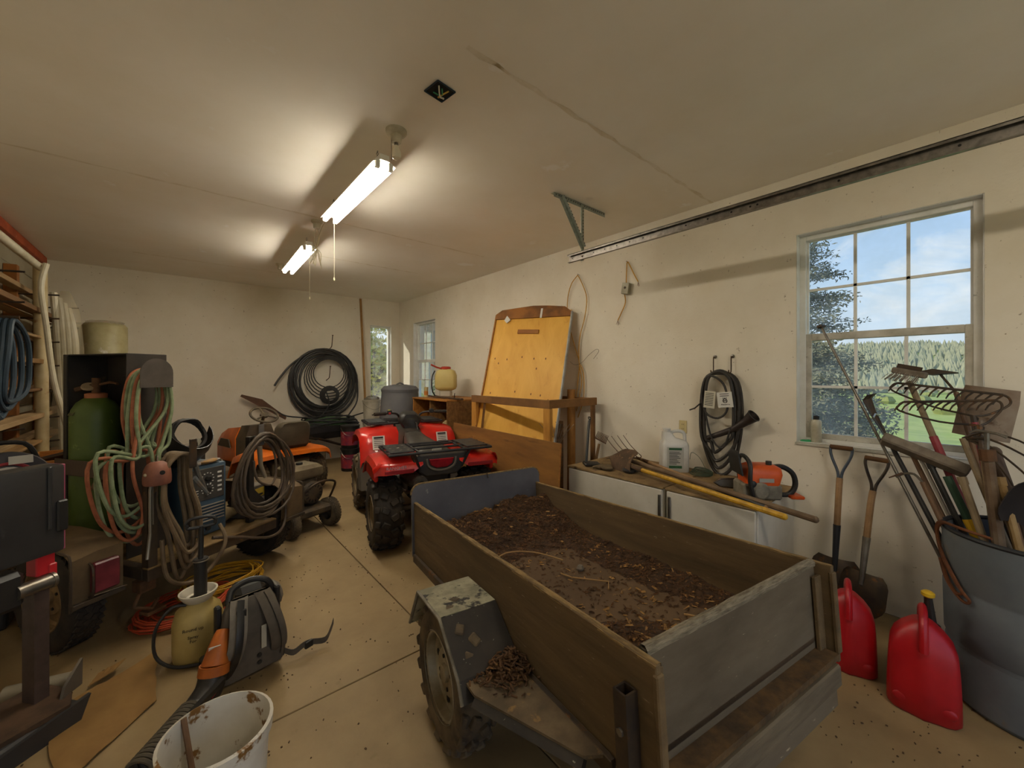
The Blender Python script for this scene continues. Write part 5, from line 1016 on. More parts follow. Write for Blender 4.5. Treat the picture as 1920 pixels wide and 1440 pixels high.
# ============================================================ black pipe coil on the far wall
PIPE = mat('poly_pipe', '2a2826', .5, c2='3b3835', scale=10); t = T('pipe_coil', 'large coil of black poly pipe hanging on nails on the far wall', 'pipe coil', (2.05, YB-.05, 1.36)); rr = random.Random(2); b = B()
for k in range(9):
    r_ = .60-.019*k; cz = .02-(.0 if k < 6 else .03*(k-5))+.012*k; cx = .03*sin(k*1.7); pts = []
    for j in range(28):
        a = 2*pi*j/28; pts.append((cx+cos(a)*r_*(.96), -.014*(k % 4)-.012+.008*sin(3*a+k), (cz+sin(a)*r_*1.05)*1.0+.02*k*.3))
    b.tube(pts, .0185, 7, closed=True)
mk('loops', b, PIPE, t); b = B()
for k in range(5):
    r_ = .40-.035*k; pts = [(.05+cos(2*pi*j/24)*r_, -.10-.008*k, .13+sin(2*pi*j/24)*r_*.98+.02*k) for j in range(24)]; b.tube(pts, .009, 6, closed=True)
mk('thin_loops', b, PIPE, t); b = B(); b.tube([(.1, -.03, .64), (-.2, -.05, .60), (-.52, -.07, .38), (-.70, -.09, .16), (-.80, -.11, .0)], .017, 8, smooth=5); mk('loose_end', b, PIPE, t)
b = B(); b.tube([(.56, -.1, .1), (.55, -.12, -.30), (.40, -.13, -.55), (.25, -.14, -.75)], .014, 7, smooth=5); mk('lower_end', b, PIPE, t)
for x, z, lab in ((2.14, 2.06, 'long rusty spike above the pipe coil'), (2.10, 1.50, 'long rusty spike in the middle of the pipe coil')):
    t = T('wall_spike', lab, 'spike', (x, YB-.001, z), group='spikes holding the pipe coil'); b = B(); b.tube([(0, 0, -.06), (.0, -.16, -.02), (.008, -.18, .02), (.02, -.185, .19)], .007, 6, smooth=3); mk('rod', b, RUST, t); b = B(); b.ell((.022, -.185, .195), (.028, .02, .02)); mk('eye', b, RUST, t)
b = B()
for k in range(6): b.torus(M.Translation((0, -.012*k, 0)) @ M.Rotation(R(90), 4, 'X'), .16-.012*k, .009, 24, 6)
one('cable_bundle', 'small bundle of black cable hung inside the pipe coil', 'cable bundle', b, PIPE, (2.10, YB-.22, 1.18))
# ============================================================ clutter along the far wall
def paint_pail(x, y, z, lab):
    t = T('paint_pail', lab, 'pail', (x, y, z), group='stacked red-labelled pails'); b = B(); b.lathe([(.13, 0), (.135, .01), (.145, .34), (.15, .342), (.15, .36), (.14, .365), (.001, .362)], 24); mk('pail', b, BLACKP, t); b = B(); b.lathe([(.137, .05), (.1435, .27)], 24, cap=False); mk('label', b, mat('pail_red', '9c2f30', .45, c2='6a2a44', scale=9, c3='c79a8a', s3=12, a3=(.62, .66)), t)
    b = B(); b.tube([(-.15, 0, .33), (-.1, -.12, .22), (.1, -.12, .22), (.15, 0, .33)], .003, 6, smooth=4); mk('bail', b, STEEL, t)
paint_pail(2.16, 6.62, 0, 'lower red-labelled pail of the pair by the quad bike'); paint_pail(2.16, 6.62, .367, 'upper red-labelled pail of the pair by the quad bike')
t = T('wheelbarrow_tray', 'black barrow tray heaped with hose in front of the far wall', 'wheelbarrow', (1.95, 7.22, 0), (0, 0, 12)); b = B(); b.loft([[(-.42*f, -.30*f, z), (.42*f, -.28*f, z), (.55*f, 0, z), (.42*f, .28*f, z), (-.42*f, .30*f, z)] for z, f in ((.48, .62), (.60, .92), (.70, 1.05), (.71, 1.07))]); mk('tray', b, mat('tray_black', '2a2a2e', .55, c2='3b3a3c', scale=6), t, 0)
b = B()
for s in (-1, 1): b.tube([(s*.2, -.9*0, .50), (s*.2, .1, .47)], .014, 6); b.tube([(-.36, s*.20, .48), (-.40, s*.20, .012)], .014, 6); b.tube([(-.75, s*.24, .60), (-.2, s*.22, .50), (.55, s*.05, .20)], .016, 7)
mk('frame', b, DSTEEL, t); b = B(); b.torus(M.Translation((.58, 0, .19)) @ M.Rotation(R(90), 4, 'X'), .15, .04, 24, 8); mk('wheel', b, RUBBER, t)
for k, (c, r0, lab, z0) in enumerate((('4e6b45', .32, 'green garden hose coiled in the barrow tray', .70), ('2c2b2a', .36, 'black irrigation pipe coiled in the barrow tray', .74))):
    b = B()
    for j in range(5): b.tube([(cos(2*pi*i/20+j)*(r0-.02*j)*1.35, sin(2*pi*i/20+j)*(r0-.03*j)*.85, .015+.022*j+.02*sin(i*.9+j)) for i in range(20)], .012, 6, closed=True)
    if k: b.tube([(.3, -.2, .1), (.62, -.12, .16), (.70, .0, .10)], .011, 6, smooth=4); b.tube([(-.3, .1, .1), (-.62, .0, .16), (-.75, -.02, .24)], .011, 6, smooth=4); b.tube([(-.1, .1, .1), (.05, .12, .3), (.02, .16, .52)], .010, 6, smooth=4)
    one('hose_coil', lab, 'hose', b, mat('hose_'+c, c, .6), (1.98, 7.2, z0-.02), group='hoses in the barrow tray')
for k, (x, y, lab) in enumerate(((1.63, 6.95, 'dark rubber boot standing nearer the mower'), (1.72, 6.72, 'dark rubber boot standing nearer the pails'))):
    t = T('rubber_boot', lab, 'boot', (x, y, 0), (0, 0, 120+25*k), 'pair of rubber boots'); b = B(); b.loft([[(cx+rx*cos(a), ry*sin(a), z) for a in [2*pi*i/12 for i in range(12)]] for z, cx, rx, ry in ((0, .05, .14, .05), (.03, .05, .145, .052), (.08, .03, .12, .05), (.13, -.02, .075, .05), (.30, -.03, .068, .058), (.36, -.03, .07, .06))]); mk('upper', b, DUSTR, t, 60); b = B(); b.loft([[(.05+.15*cos(a), .055*sin(a), z) for a in [2*pi*i/14 for i in range(14)]] for z in (0, .025)]); mk('sole', b, RUBBER, t)
b = B(); b.prism([(0, 0), (.03, -.02), (.62, -.42), (.64, -.38), (.30, -.06), (.02, .03)], -.004, .004, M.Translation((.78, 7.62, 1.2)) @ M.Rotation(R(78), 4, 'X')); one('scythe_blade', 'rusty curved steel blade leaning behind the mower', 'blade', b, mat('rust_brown', '6a4a36', .8, .2, c2='523a2a', scale=7), smooth=0)
# ============================================================ welding trailer on the left, rear end towards us
GX, GY, GA = -.126, 3.145, 32.3
def tl(x, y, z=0.): c, s = cos(R(GA)), sin(R(GA)); return (GX+x*c-y*s, GY+x*s+y*c, z)
TRF = mat('trailer_frame_paint', '3b332b', .6, .2, c2='54432f', scale=7, c3='7a5a34', s3=10, a3=(.62, .72))
w = T('welding_trailer', 'dark steel welding trailer with dusty fender and red tail lamp', 'trailer', (GX, GY, 0), (0, 0, GA))
def pc(nm, lo, hi, m=TRF, par=None, bev=.003): b = B(); b.b2(lo, hi, bev=bev); return mk(nm, b, m, par or w, 0)
pc('rear_beam', (0, 0, .335), (.87, .05, .405)); pc('side_rail', (0, .05, .335), (.05, 1.20, .405)); pc('side_rail', (.82, .05, .335), (.87, 1.20, .405)); pc('front_beam', (0, 1.15, .335), (.87, 1.20, .404))
pc('deck', (.05, .05, .385), (.82, 1.15, .405), mat('deck_boards', '7a6138', .8, c2='57431f', scale=3, stretch=(1, 6, 1))); pc('edge_board', (-.005, -.012, .405), (.86, .04, .416), mat('dusty_ledge', '8a6f45', .85, c2='67502c', scale=8))
b = B(); b.b2((0, .0, .416), (.05, .006, .93)); b.b2((0, .0, .416), (.006, .05, .93)); mk('corner_post', b, TRF, w, 0)
for x, s in ((-.19, -1), (1.06, 1)): wheel(w, (x, .42, .30), .30, .16, .18, 'road', mat('rusty_rim', '93774e', .7, .1, c2='6d5536', scale=7), s, RUBBER, 5)
b = B(); b.cyl((-.19, .42, .30), (1.06, .42, .30), .03); mk('axle', b, DSTEEL, w)
for s, x0, x1 in ((-1, -.31, -.09), (1, .96, 1.18)):
    pf = [(.05, .34), (.05, .60), (.12, .635), (.42, .645), (.70, .63), (.80, .56), (.83, .40)]
    b = B(); thick(b, [[(x, y, z-(.02 if abs(x-(x0 if s < 0 else x1)) < .01 else 0)) for y, z in pf] for x in (x0, (x0+x1)/2, x1)], .004); fd = mk('fender', b, mat('dusty_fender', '6b5638', .75, c2='4d3d28', scale=5), w, 40)
    b = B(); b.tube([((x0 if s < 0 else x1), y, z-.02) for y, z in pf], .007, 6, smooth=3); mk('fender_lip', b, TRF, fd)
    b = B(); b.b2((x0, .025, .335), (x1, .05, .36), bev=.003); mk('fender_skirt', b, TRF, fd)
b = B(); b.b2((-.235, .012, .385), (-.12, .05, .545), bev=.008); tlm = mk('tail_lamp', b, mat('dusty_lens', '7a3038', .35, c2='5d222a', scale=8), w)
b = B(); b.tube([(-.25, .02, .38), (-.25, -.012, .40), (-.25, -.012, .53), (-.25, .02, .555)], .006, 6, smooth=3); b.tube([(-.25, .0, .385), (-.10, .0, .37)], .004, 5); mk('lamp_guard', b, DSTEEL, tlm)
b = B(); b.b2((-.02, .03, .27), (.06, .10, .335)); b.tube([(.0, .06, .28), (-.05, .03, .21), (.03, .02, .16), (.08, .05, .19)], .012, 6); b.b2((.0, .0, .13), (.10, .08, .15), bev=.004); mk('jack_foot', b, RUST, w)
b = B(); b.tube([(.1, 1.2, .37), (.43, 1.55, .37)], .03, 6); b.tube([(.77, 1.2, .37), (.43, 1.55, .37)], .03, 6); b.tube([(.43, 1.52, .37), (.43, 1.52, .02)], .025, 8); mk('tongue', b, TRF, w)
# cylinder cabinet on the trailer
CABK = mat('cabinet_black', '2b2724', .6, .2, c2='40382f', scale=5, c3='5a4a36', s3=11, a3=(.64, .75))
t = T('cylinder_cabinet', 'tall black steel cabinet open towards the wall holding a gas cylinder', 'cabinet', tl(.05, .28, .406), (0, 0, GA))
def pc(nm, lo, hi, m=CABK, par=None): b = B(); b.b2(lo, hi, bev=.002); return mk(nm, b, m, par or t, 0)
pc('rear_plate', (0, 0, 0), (.22, .006, 1.275)); pc('back_plate', (.215, .006, 0), (.221, .60, 1.27)); pc('front_plate', (0, .60, 0), (.221, .606, 1.275)); pc('roof_plate', (0, 0.006, 1.268), (.221, .60, 1.276)); pc('retaining_strap', (-.058, .006, .50), (-.05, .60, .60), mat('strap_brown', '4b3b2e', .7)); pc('edge_strip', (-.012, .575, 0), (.0, .61, 1.275))
b = B(); b.lathe([(.012, 0), (.012, .01), (.008, .014)], 8, M.Translation((.06, 0, 1.17)) @ M.Rotation(R(90), 4, 'X')); mk('bolt', b, RUST, t)
CYG = mat('cylinder_green', '4f6126', .45, c2='455620', scale=4, c3='7f8a4a', s3=14, a3=(.66, .74))
t = T('gas_cylinder', 'green welding gas cylinder standing inside the black cabinet', 'gas cylinder', tl(.135, .745, .406)); b = B(); b.lathe([(.12, 0), (.126, .02), (.126, .86), (.118, .91), (.095, .955), (.06, .985), (.045, .99)], 28); mk('shell', b, CYG, t)
b = B(); b.lathe([(.052, .975), (.056, .98), (.056, 1.015), (.04, 1.02)], 20); mk('neck_ring', b, mat('ring_rust', 'a0603c', .6), t)
b = B(); b.cyl((0, 0, 1.01), (0, 0, 1.12), .022, seg=12); b.tube([(0, 0, 1.07), (-.05, .03, 1.06), (-.10, .05, 1.04)], .016, 8); b.tube([(0, 0, 1.07), (.07, -.04, 1.09), (.11, -.10, 1.08)], .009, 6, smooth=3); mk('valve', b, RUST, t)
b = B(); b.lathe([(.035, 0), (.038, .006), (.035, .018)], 14, M.Translation((-.035, .01, 1.055)) @ M.Rotation(R(35), 4, 'X')); mk('hand_wheel', b, mat('pale_wheel', '8d7a5e', .6), t)
b = B(); b.box((-.10, -.055, .90), (.05, .06, .004), (0, -62, 28)); mk('sticker', b, mat('sticker_dark', '4c4a2c', .6), t)
t = T('gas_regulator', 'brass gas regulator and wrench hanging in front of the cylinder', 'regulator', tl(.02, .47, .86)); b = B(); b.ell((0, 0, 0), (.05, .06, .06)); b.tube([(0, 0, 0), (.03, -.05, .03), (.06, -.12, .05)], .01, 6); mk('body', b, RUST, t)
b = B(); b.lathe([(.03, 0), (.032, .012), (.028, .022)], 14, M.Translation((-.02, .05, -.01)) @ M.Rotation(R(-70), 4, 'Y')); mk('gauge', b, mat('gauge_tan', '7c5f42', .6), t); b = B(); b.tube([(0, -.04, .02), (.0, -.06, .10), (-.01, -.09, .14)], .005, 5); b.tube([(0, -.06, .0), (.0, -.11, .13)], .004, 5); mk('wrench', b, RUST, t)
# saddle for the hoses
t = T('hose_saddle', 'half-round steel hose saddle bolted to the cabinet', 'hose hanger', tl(.105, .10, 1.47), (0, 0, GA)); b = B(); pts = [(-.088, 0), (.088, 0), (.088, .09)]+[(.088*cos(a), .09+.088*sin(a)) for a in [pi*k/14 for k in range(1, 14)]]+[(-.088, .09)]
b.prism(pts, 0, .006, M.Rotation(R(90), 4, 'X')); mk('end_plate', b, mat('grey_steel_plate', '5b534c', .55, .3, c2='49423b', scale=8, c3='8a8074', s3=18, a3=(.68, .74)), t, 0)
b = B(); b.loft([[(.05*cos(a), y, .06+.05*sin(a)) for a in [pi*k/10 for k in range(11)]]+[(-.05, y, .02), (.05, y, .02)][::1] for y in (.0, .178)]); mk('saddle', b, CABK, t)
def hose(name, label, m, loops, r=.011, extra=()):
    """each loop: (x_left, x_right, z_bottom, y, skew) hung over the saddle"""
    t = T(name, label, 'hose', tl(.105, .16, 1.54), (0, 0, GA), 'welding hoses on the saddle'); b = B()
    for xl, xr, zb, y, sk in loops:
        b.tube([(-.03+sk*.02, y, .03), (-.08+sk*.01, y, -.05), (-.10+sk*.02, y-.01, -.25), ((xl-.105)*.35+sk*.06, y-.03, -.48), ((xl-.105), y-.06, zb*.55+.02), ((xl-.105)*.9, y-.07, zb*.88), ((xl+xr)/2-.105, y-.07, zb), ((xr-.105)*.95, y-.06, zb*.86), ((xr-.105), y-.05, zb*.55), ((xr-.105)*.45-sk*.08, y-.03, -.42), (.07-sk*.02, y-.02, -.22), (.075, y, -.05), (.03, y, .03)], r, 8, closed=True, smooth=6)
    for e_ in extra: b.tube(e_, r, 8, smooth=6)
    mk('loops', b, m, t); return t
hose('green_gas_hose', 'pale green welding hose hanging in loops on the saddle', GREEN_H, ((-.19, .06, -.80, -.03, 1), (-.12, .12, -.92, .0, -1), (-.16, .13, -.97, .03, .4), (-.05, .15, -.86, .05, .0), (-.14, .09, -.88, -.05, -.3), (-.09, .14, -.78, .07, .9)), .0098)
hose('red_gas_hose', 'brownish red welding hose hanging in loops on the saddle', RED_H, ((-.20, .10, -.90, .02, .7), (-.04, .13, -1.02, .06, -.6), (-.10, .10, -.84, .07, .2), (-.15, .07, -.95, -.02, -.5)), .0098, extra=([(-.03, -.02, .03), (-.075, -.03, -.08), (-.09, -.05, -.30), (-.14, -.09, -.55), (-.10, -.11, -.80), (-.13, -.12, -.92)],))
t = T('cutting_torch', 'thin brass cutting torch hanging among the welding hoses', 'torch', tl(.0, -.02, .62), (0, 0, GA)); b = B(); b.tube([(0, 0, 0), (.0, 0, .25), (.02, .0, .42)], .008, 8); b.tube([(.015, 0, .05), (.012, 0, .3)], .005, 6); b.tube([(0, 0, 0), (-.01, 0, -.10), (-.02, -.01, -.14)], .009, 8); mk('body', b, mat('torch_steel', '8d8372', .4, .6), t); b = B(); b.ell((-.03, -.015, .35), (.022,)*3); b.ell((.065, -.015, .365), (.026,)*3); mk('valve_knobs', b, mat('knob_brass', 'b3a58a', .4, .5), t)
b = B(); b.lathe([(.062, 0), (.066, .01), (.066, .04), (.062, .085), (.05, .115), (.03, .13), (.001, .133)], 22); t = T('valve_dome', 'rusty red domed cylinder cap hanging at the trailer corner', 'valve dome', tl(.03, -.03, .905)); mk('dome', b, mat('cap_rust', '8d5a46', .6, c2='734536', scale=8), t); b = B(); b.lathe([(.013, 0), (.013, .003)], 10, M.Translation((.025, -.066, .075)) @ M.Rotation(R(82), 4, 'X')); mk('vent_hole', b, DKH, t)
b = B(); b.tube([(0, 0, .13), (.0, .03, .16), (.0, .06, .13)], .004, 5); mk('wire', b, DSTEEL, t)
# brown welding cable with electrode clamp
BRC = mat('brown_cable', '7a664c', .7, c2='5e4d38', scale=10)
t = T('ground_cable', 'thick dusty brown welding cable looped on a flat steel hook', 'cable', tl(.17, -.02, 1.06), (0, 0, GA)); b = B()
for k, (xl, xr, zb, dy) in enumerate(((-.13, .05, -.60, -.05), (-.115, .06, -.66, -.03), (-.10, .035, -.70, -.01), (-.085, .065, -.58, .01), (-.12, .02, -.76, .03), (-.07, .05, -.64, .04))):
    b.tube([(-.01, dy, .0), (-.06, dy, -.005), (xl*.9, dy, -.08), (xl, dy, -.28), (xl*.6+.03*(k % 2), dy-.02, -.48), ((xl+xr)/2+.02, dy-.03, zb), (xr, dy-.03, zb+.05), (xr*.9+.01, dy-.02, zb*.6), (xr*.4, dy, -.2), (.01, dy, -.03)], .0125, 8, closed=True, smooth=5)
mk('loops', b, BRC, t); b = B(); b.tube([(-.11, .0, -.50), (-.10, -.03, -.72), (.0, -.06, -.80), (.12, -.08, -.76), (.20, -.10, -.62), (.22, -.02, -.52)], .012, 8, smooth=5); mk('trailing_end', b, BRC, t)
b = B(); b.b2((-.005, -.075, -.09), (.04, -.067, .09), bev=.004); b.b2((.01, -.07, -.05), (.026, .24, -.03)); mk('flat_hook', b, DSTEEL, t)
t = T('electrode_clamp', 'worn blue-grey electrode clamp hanging beside the brown cable', 'clamp', tl(.24, -.06, .86), (0, 0, GA)); b = B(); b.tube([(-.02, 0, .12), (.0, 0, .05), (.03, 0, -.02), (.05, 0, -.09)], [.016, .012], 8); mk('jaw', b, mat('clamp_steel', '6e6a62', .6, .4, c2='4f4a44', scale=12), t); b = B(); b.tube([(-.035, -.01, .04), (.0, -.01, -.01), (.05, -.01, -.08)], [.018, .010], 8); mk('handle', b, mat('clamp_blue', '56646c', .6, c2='6d5c48', scale=12), t)
# blue welder
WBL = mat('welder_blue', '3d5568', .5, c2='4b5d6a', scale=5, c3='6a5a44', s3=12, a3=(.66, .76)); WPN = mat('welder_panel', '3c3a38', .6, c2='4b463f', scale=12, c3='8c857a', s3=26, a3=(.68, .73))
t = T('arc_welder', 'blue arc welder with dial panel and louvres on the trailer', 'welder', tl(.335, .20, .406), (0, 0, GA)); b = B(); b.b2((0, 0, 0), (.28, .50, .50), bev=.015, seg=2); mk('case', b, WBL, t)
b = B(); b.b2((.02, -.006, .25), (.26, 0, .475), bev=.003); pn = mk('panel', b, WPN, t, 0)
for x, z, r_ in ((.14, .40, .02), (.14, .325, .016)):
    b = B(); b.lathe([(r_, 0), (r_*.8, .022), (.001, .024)], 14, M.Translation((x, -.006, z)) @ M.Rotation(R(90), 4, 'X')); mk('dial', b, BLACKP, pn)
    b = B()
    for k in range(12): a = 2*pi*k/12; b.box((x+cos(a)*(r_+.022), -.007, z+sin(a)*(r_+.022)), (.009, .002, .006))
    mk('dial_marks', b, PAPER, pn, 0)['kind'] = 'stuff'
b = B()
for k in range(5): b.box((.225, -.007, .30+k*.033), (.03, .002, .013)); 
for k in range(4): b.box((.055, -.007, .275+k*.018), (.045, .002, .005))
mk('panel_print', b, PAPER, pn, 0)['kind'] = 'stuff'
for k in range(6):
    b = B(); b.box((.14, -.006, .10+k*.022), (.23, .014, .009), (-25, 0, 0)); mk('louvre', b, mat('louvre_grey', '7b746a', .5), t, 0)
for x in (.05, .14): b = B(); b.lathe([(.016, 0), (.016, .02)], 12, M.Translation((x, 0, .05)) @ M.Rotation(R(90), 4, 'X')); mk('socket', b, BLACKP, t)
b = B(); b.box((.03, -.006, .03), (.035, .004, .045)); mk('orange_tag', b, mat('tag_orange', 'd0651c', .6), t)
# dirty gloves and rags on the welder, welding helmet
t = T('welding_glove', 'grey work glove lying along the front edge of the welder', 'glove', tl(.42, .22, .907), (0, 0, GA+8)); GLV = mat('grey_glove', '7d7a76', .9, c2='a07a48', scale=14, amt=(.5, .6)); b = B(); b.ell((.08, 0, .018), (.20, .09, .036)); b.jit(.01, 16.); mk('palm', b, GLV, t)
for j in range(4): b = B(); b.tube([(-.01, (j-1.5)*.022, .018), (-.06, (j-1.5)*.027, .016), (-.09, (j-1.5)*.028, .0)], [.013, .011], 8); mk('finger', b, GLV, t)
t = T('welding_helmet', 'black welding helmet lying upturned with its headband showing', 'helmet', tl(.40, .46, 1.00), (52, 0, GA+8)); b = B(); secs = []
rows = []
for k in range(13):
    a = pi+pi*k/12; rows.append([(.165*cos(a)*f, .175*sin(a)*f+o, z) for f, o, z in ((.62, -.02, -.03), (.85, -.01, .0), (1.0, 0, .09), (1.02, .01, .18), (.95+.05*sin(pi*k/12), .03, .235))])
thick(b, rows, .005); mk('shell', b, mat('helmet_black', '191817', .4, c2='2b2926', scale=8), t, 60)
b = B(); b.tube([(.115*cos(a), .11*sin(a), .20+.02*sin(a)) for a in [2*pi*k/20 for k in range(20)]], .012, 6, closed=True, flat=2.); mk('headband', b, mat('headband_black', '2a2724', .6), t)
b = B(); b.tube([(.105*cos(a), -.02+.10*sin(a), .14) for a in [pi+pi*k/12 for k in range(13)]], .014, 8); mk('sweatband', b, mat('sweatband', 'c4bba2', .9), t)
b = B(); b.tube([(-.11, .02, .2), (-.06, .08, .25), (.06, .08, .25), (.11, .02, .2)], .011, 6, smooth=4, flat=1.8); mk('crown_strap', b, MATS['headband_black'], t)
# box with loose steel brackets
t = T('tool_chest', 'dark steel chest on the trailer behind the torch cable', 'tool chest', tl(.33, .72, .406), (0, 0, GA)); b = B(); b.b2((0, 0, 0), (.50, .46, .52), bev=.006); mk('body', b, CABK, t, 0); b = B(); b.b2((-.01, -.01, .52), (.51, .47, .54), bev=.004); mk('lid', b, mat('dusty_lid', '6d5a40', .8, c2='50412d', scale=6), t, 0)
def gusset(x, y, rz, sc, lab):
    t = T('steel_bracket', lab, 'bracket', tl(x, y, .947), (0, 0, GA+rz), 'steel brackets on the tool chest'); b = B()
    for p0, p1 in (((0, 0), (.34, 0)), ((.34, 0), (.06, .24)), ((.06, .24), (0, 0)), ((.17, 0), (.2, .12))): b.tube([(p0[0]*sc, p0[1]*sc, .012), (p1[0]*sc, p1[1]*sc, .02)], .014, 4)
    mk('bars', b, mat('bracket_steel', '5a5046', .6, .4, c2='6f5a40', scale=8), t, 0)
gusset(.42, .75, 6, 1.0, 'triangular steel bracket lying nearest on the tool chest'); gusset(.40, .96, -8, .9, 'triangular steel bracket lying behind the nearer one')
b = B(); b.box((0, 0, 0), (.22, .15, .002), (0, 0, 12)); b.box((.03, .02, .004), (.2, .14, .002), (2, 0, -15)); one('paper_sheets', 'yellowed papers lying on the tool chest lid', 'papers', b, mat('yellow_paper', 'b79a5e', .9), tl(.62, 1.02, .951), smooth=0)
# torch cable coil on its post
t = T('cable_post', 'upright steel cable post with a flat hook plate on the trailer edge', 'post', tl(.755, .12, .406), (0, 0, GA)); b = B(); b.b2((-.02, .0, 0), (.02, .04, .66)); b.tube([(0, .02, .64), (0, -.03, .66), (0, -.08, .655)], .012, 8); mk('post', b, CABK, t, 0); b = B(); b.b2((-.02, -.10, .60), (.025, -.092, .76), bev=.006); mk('hook_plate', b, mat('plate_grey', '6d6a68', .5, .4, c2='57534f', scale=10), t); b = B(); b.prism([(0, 0), (.22, 0), (0, .26)], -.004, .004, M.Translation((.02, .02, 0)) @ M.Rotation(R(90), 4, 'X')); mk('gusset', b, CABK, t, 0)
TCB = mat('torch_cable', '45392e', .6, c2='5b4c3b', scale=10); t = T('torch_cable', 'dark welding torch cable coiled in big loops on the cable post', 'cable', tl(.755, .07, 1.07), (0, 0, GA)); b = B()
for k in range(8):
    rx, rz = .165+.012*k, .27+.012*(k % 4); cx = .0+.02*sin(k*2.1); b.tube([(cx+cos(a)*rx*(1-.25*sin(a)), -.06-.012*(k % 5)+.02*sin(a*2+k), .03-rz+sin(a)*rz-.02*(k % 3)) for a in [2*pi*j/22 for j in range(22)]], .0105, 7, closed=True)
b.tube([(.0, -.05, .0), (.08, -.08, -.12), (.10, -.08, -.30), (.03, -.1, -.37), (-.08, -.1, -.30), (-.10, -.09, -.16)], .009, 7, smooth=5); b.tube([(.17, -.06, -.45), (.22, -.05, -.62), (.16, -.08, -.75), (.0, -.12, -.76), (-.25, -.14, -.66), (-.42, -.12, -.60)], .0105, 7, smooth=5); mk('loops', b, TCB, t)
b = B(); b.tube([(-.06, -.10, -.06), (-.05, -.10, -.20), (-.02, -.11, -.30)], [.018, .012], 10); mk('torch_handle', b, mat('torch_grey', '6d6252', .6), t)
t = T('battery', 'dusty battery with a yellow warning label behind the cable coil', 'battery', tl(.87, .30, .406), (0, 0, GA+12)); b = B(); b.b2((-.1, -.07, 0), (.1, .07, .24), bev=.008); mk('case', b, mat('battery_case', '4d4740', .6, c2='6d6252', scale=7), t); b = B(); b.b2((-.09, -.073, .14), (.09, -.07, .21)); lb = mk('label', b, mat('battery_yellow', 'c2a133', .6), t, 0); b = B(); b.b2((-.08, -.0745, .145), (-.01, -.0728, .17)); b.b2((.01, -.0745, .15), (.07, -.0728, .165)); mk('label_print', b, INK, lb, 0); b = B(); b.b2((-.092, -.073, .05), (.092, -.07, .13)); mk('plate', b, mat('battery_grey', '8a8577', .6), t, 0)
t = T('dusty_canvas_bag', 'dusty folded canvas lying on the trailer under the cable coil', 'canvas', tl(.66, .35, .406), (0, 0, GA)); b = B(); b.ell((0, 0, .06), (.26, .24, .12)); b.jit(.03, 9.); mk('folds', b, mat('canvas_tan', '9a8560', .9, c2='7a6745', scale=7), t)
# ============================================================ black splitter at the left edge
t = T('log_splitter', 'black log splitter with red bracket and upright steel beam at the picture edge', 'log splitter', (-.52, 2.70, 0), (0, 0, 40)); SPB = mat('splitter_black', '2b2a2b', .35, c2='3a3938', scale=3, c3='55524f', s3=9, a3=(.62, .75))
b = B(); b.box((-.09, -.03, .945), (.40, .10, .40), bev=.02, seg=2); tk = mk('tank_cover', b, SPB, t); b = B(); b.b2((.045, -.088, .86), (.06, -.078, 1.14), bev=.004); mk('seam_ridge', b, SPB, tk); b = B(); b.b2((.075, -.09, .84), (.115, .03, .98), bev=.006); mk('latch', b, BLACKP, tk); b = B(); b.ell((-.17, -.082, 1.10), (.03, .01, .02)); mk('rivet', b, STEEL, tk)
b = B(); b.b2((.095, -.07, .75), (.115, .03, 1.14), bev=.003); mk('pink_edge', b, mat('faded_red', '9c4a62', .5), t); b = B(); b.b2((.02, -.06, .66), (.085, .0, .76), bev=.004); b.b2((.06, -.065, .60), (.09, .0, .70), bev=.004); mk('red_bracket', b, mat('bracket_red', 'c0262c', .4), t)
b = B(); b.cyl((-.05, -.07, .63), (.06, -.07, .63), .03, seg=16); b.lathe([(.034, 0), (.034, .012)], 12, M.Translation((.06, -.07, .63)) @ M.Rotation(R(90), 4, 'Y')); mk('hydraulic_ram', b, STEEL, t); b = B(); b.b2((-.16, -.08, .56), (-.02, .02, .72), bev=.02); mk('valve_body', b, BLACKP, t)
b = B(); b.b2((.02, -.05, .10), (.07, -.04, .62)); b.b2((.02, -.04, .10), (.03, .02, .62)); mk('upright_beam', b, mat('beam_brown', '5a4a42', .5, .3, c2='43362f', scale=8), t, 0)
b = B(); b.prism([(-.20, -.16), (.05, -.20), (.12, -.10), (.12, .10), (-.20, .12)], .085, .105); mk('foot_plate', b, mat('plate_rust', '5e4632', .75, .2, c2='3e2f22', scale=7), t, 0); b = B(); b.prism([(-.20, 0), (.08, 0), (.12, .10), (-.20, .07)], -.008, .008, M.Translation((0, -.20, .0)) @ M.Rotation(R(90), 4, 'X')); mk('side_plate', b, SPB, t, 0); b = B(); b.prism([(0, 0), (.10, .0), (.12, .11), (.02, .04)], -.006, .006, M.Translation((.06, -.13, .105)) @ M.Rotation(R(80), 4, 'X') @ M.Rotation(R(20), 4, 'Y')); mk('wedge', b, mat('wedge_steel', '7a746c', .35, .7), t, 0); b = B(); b.b2((-.20, -.19, 0), (.10, .10, .085), bev=.01); mk('base_block', b, SPB, t, 0)
b = B(); b.b2((-.22, -.05, .10), (-.16, .03, .78)); mk('rear_upright', b, SPB, t, 0)
b = B(); b.prism([(0, 0), (.10, .02), (.16, .16), (.04, .14), (-.05, .05)], -.003, .003, M.Translation((-.40, 2.62, .003)) @ M.Rotation(R(20), 4, 'Z')); one('torn_label_scrap', 'pale torn yellow scrap on the floor by the splitter foot', 'scrap', b, mat('scrap_yellow', 'b5a05a', .9), smooth=0)
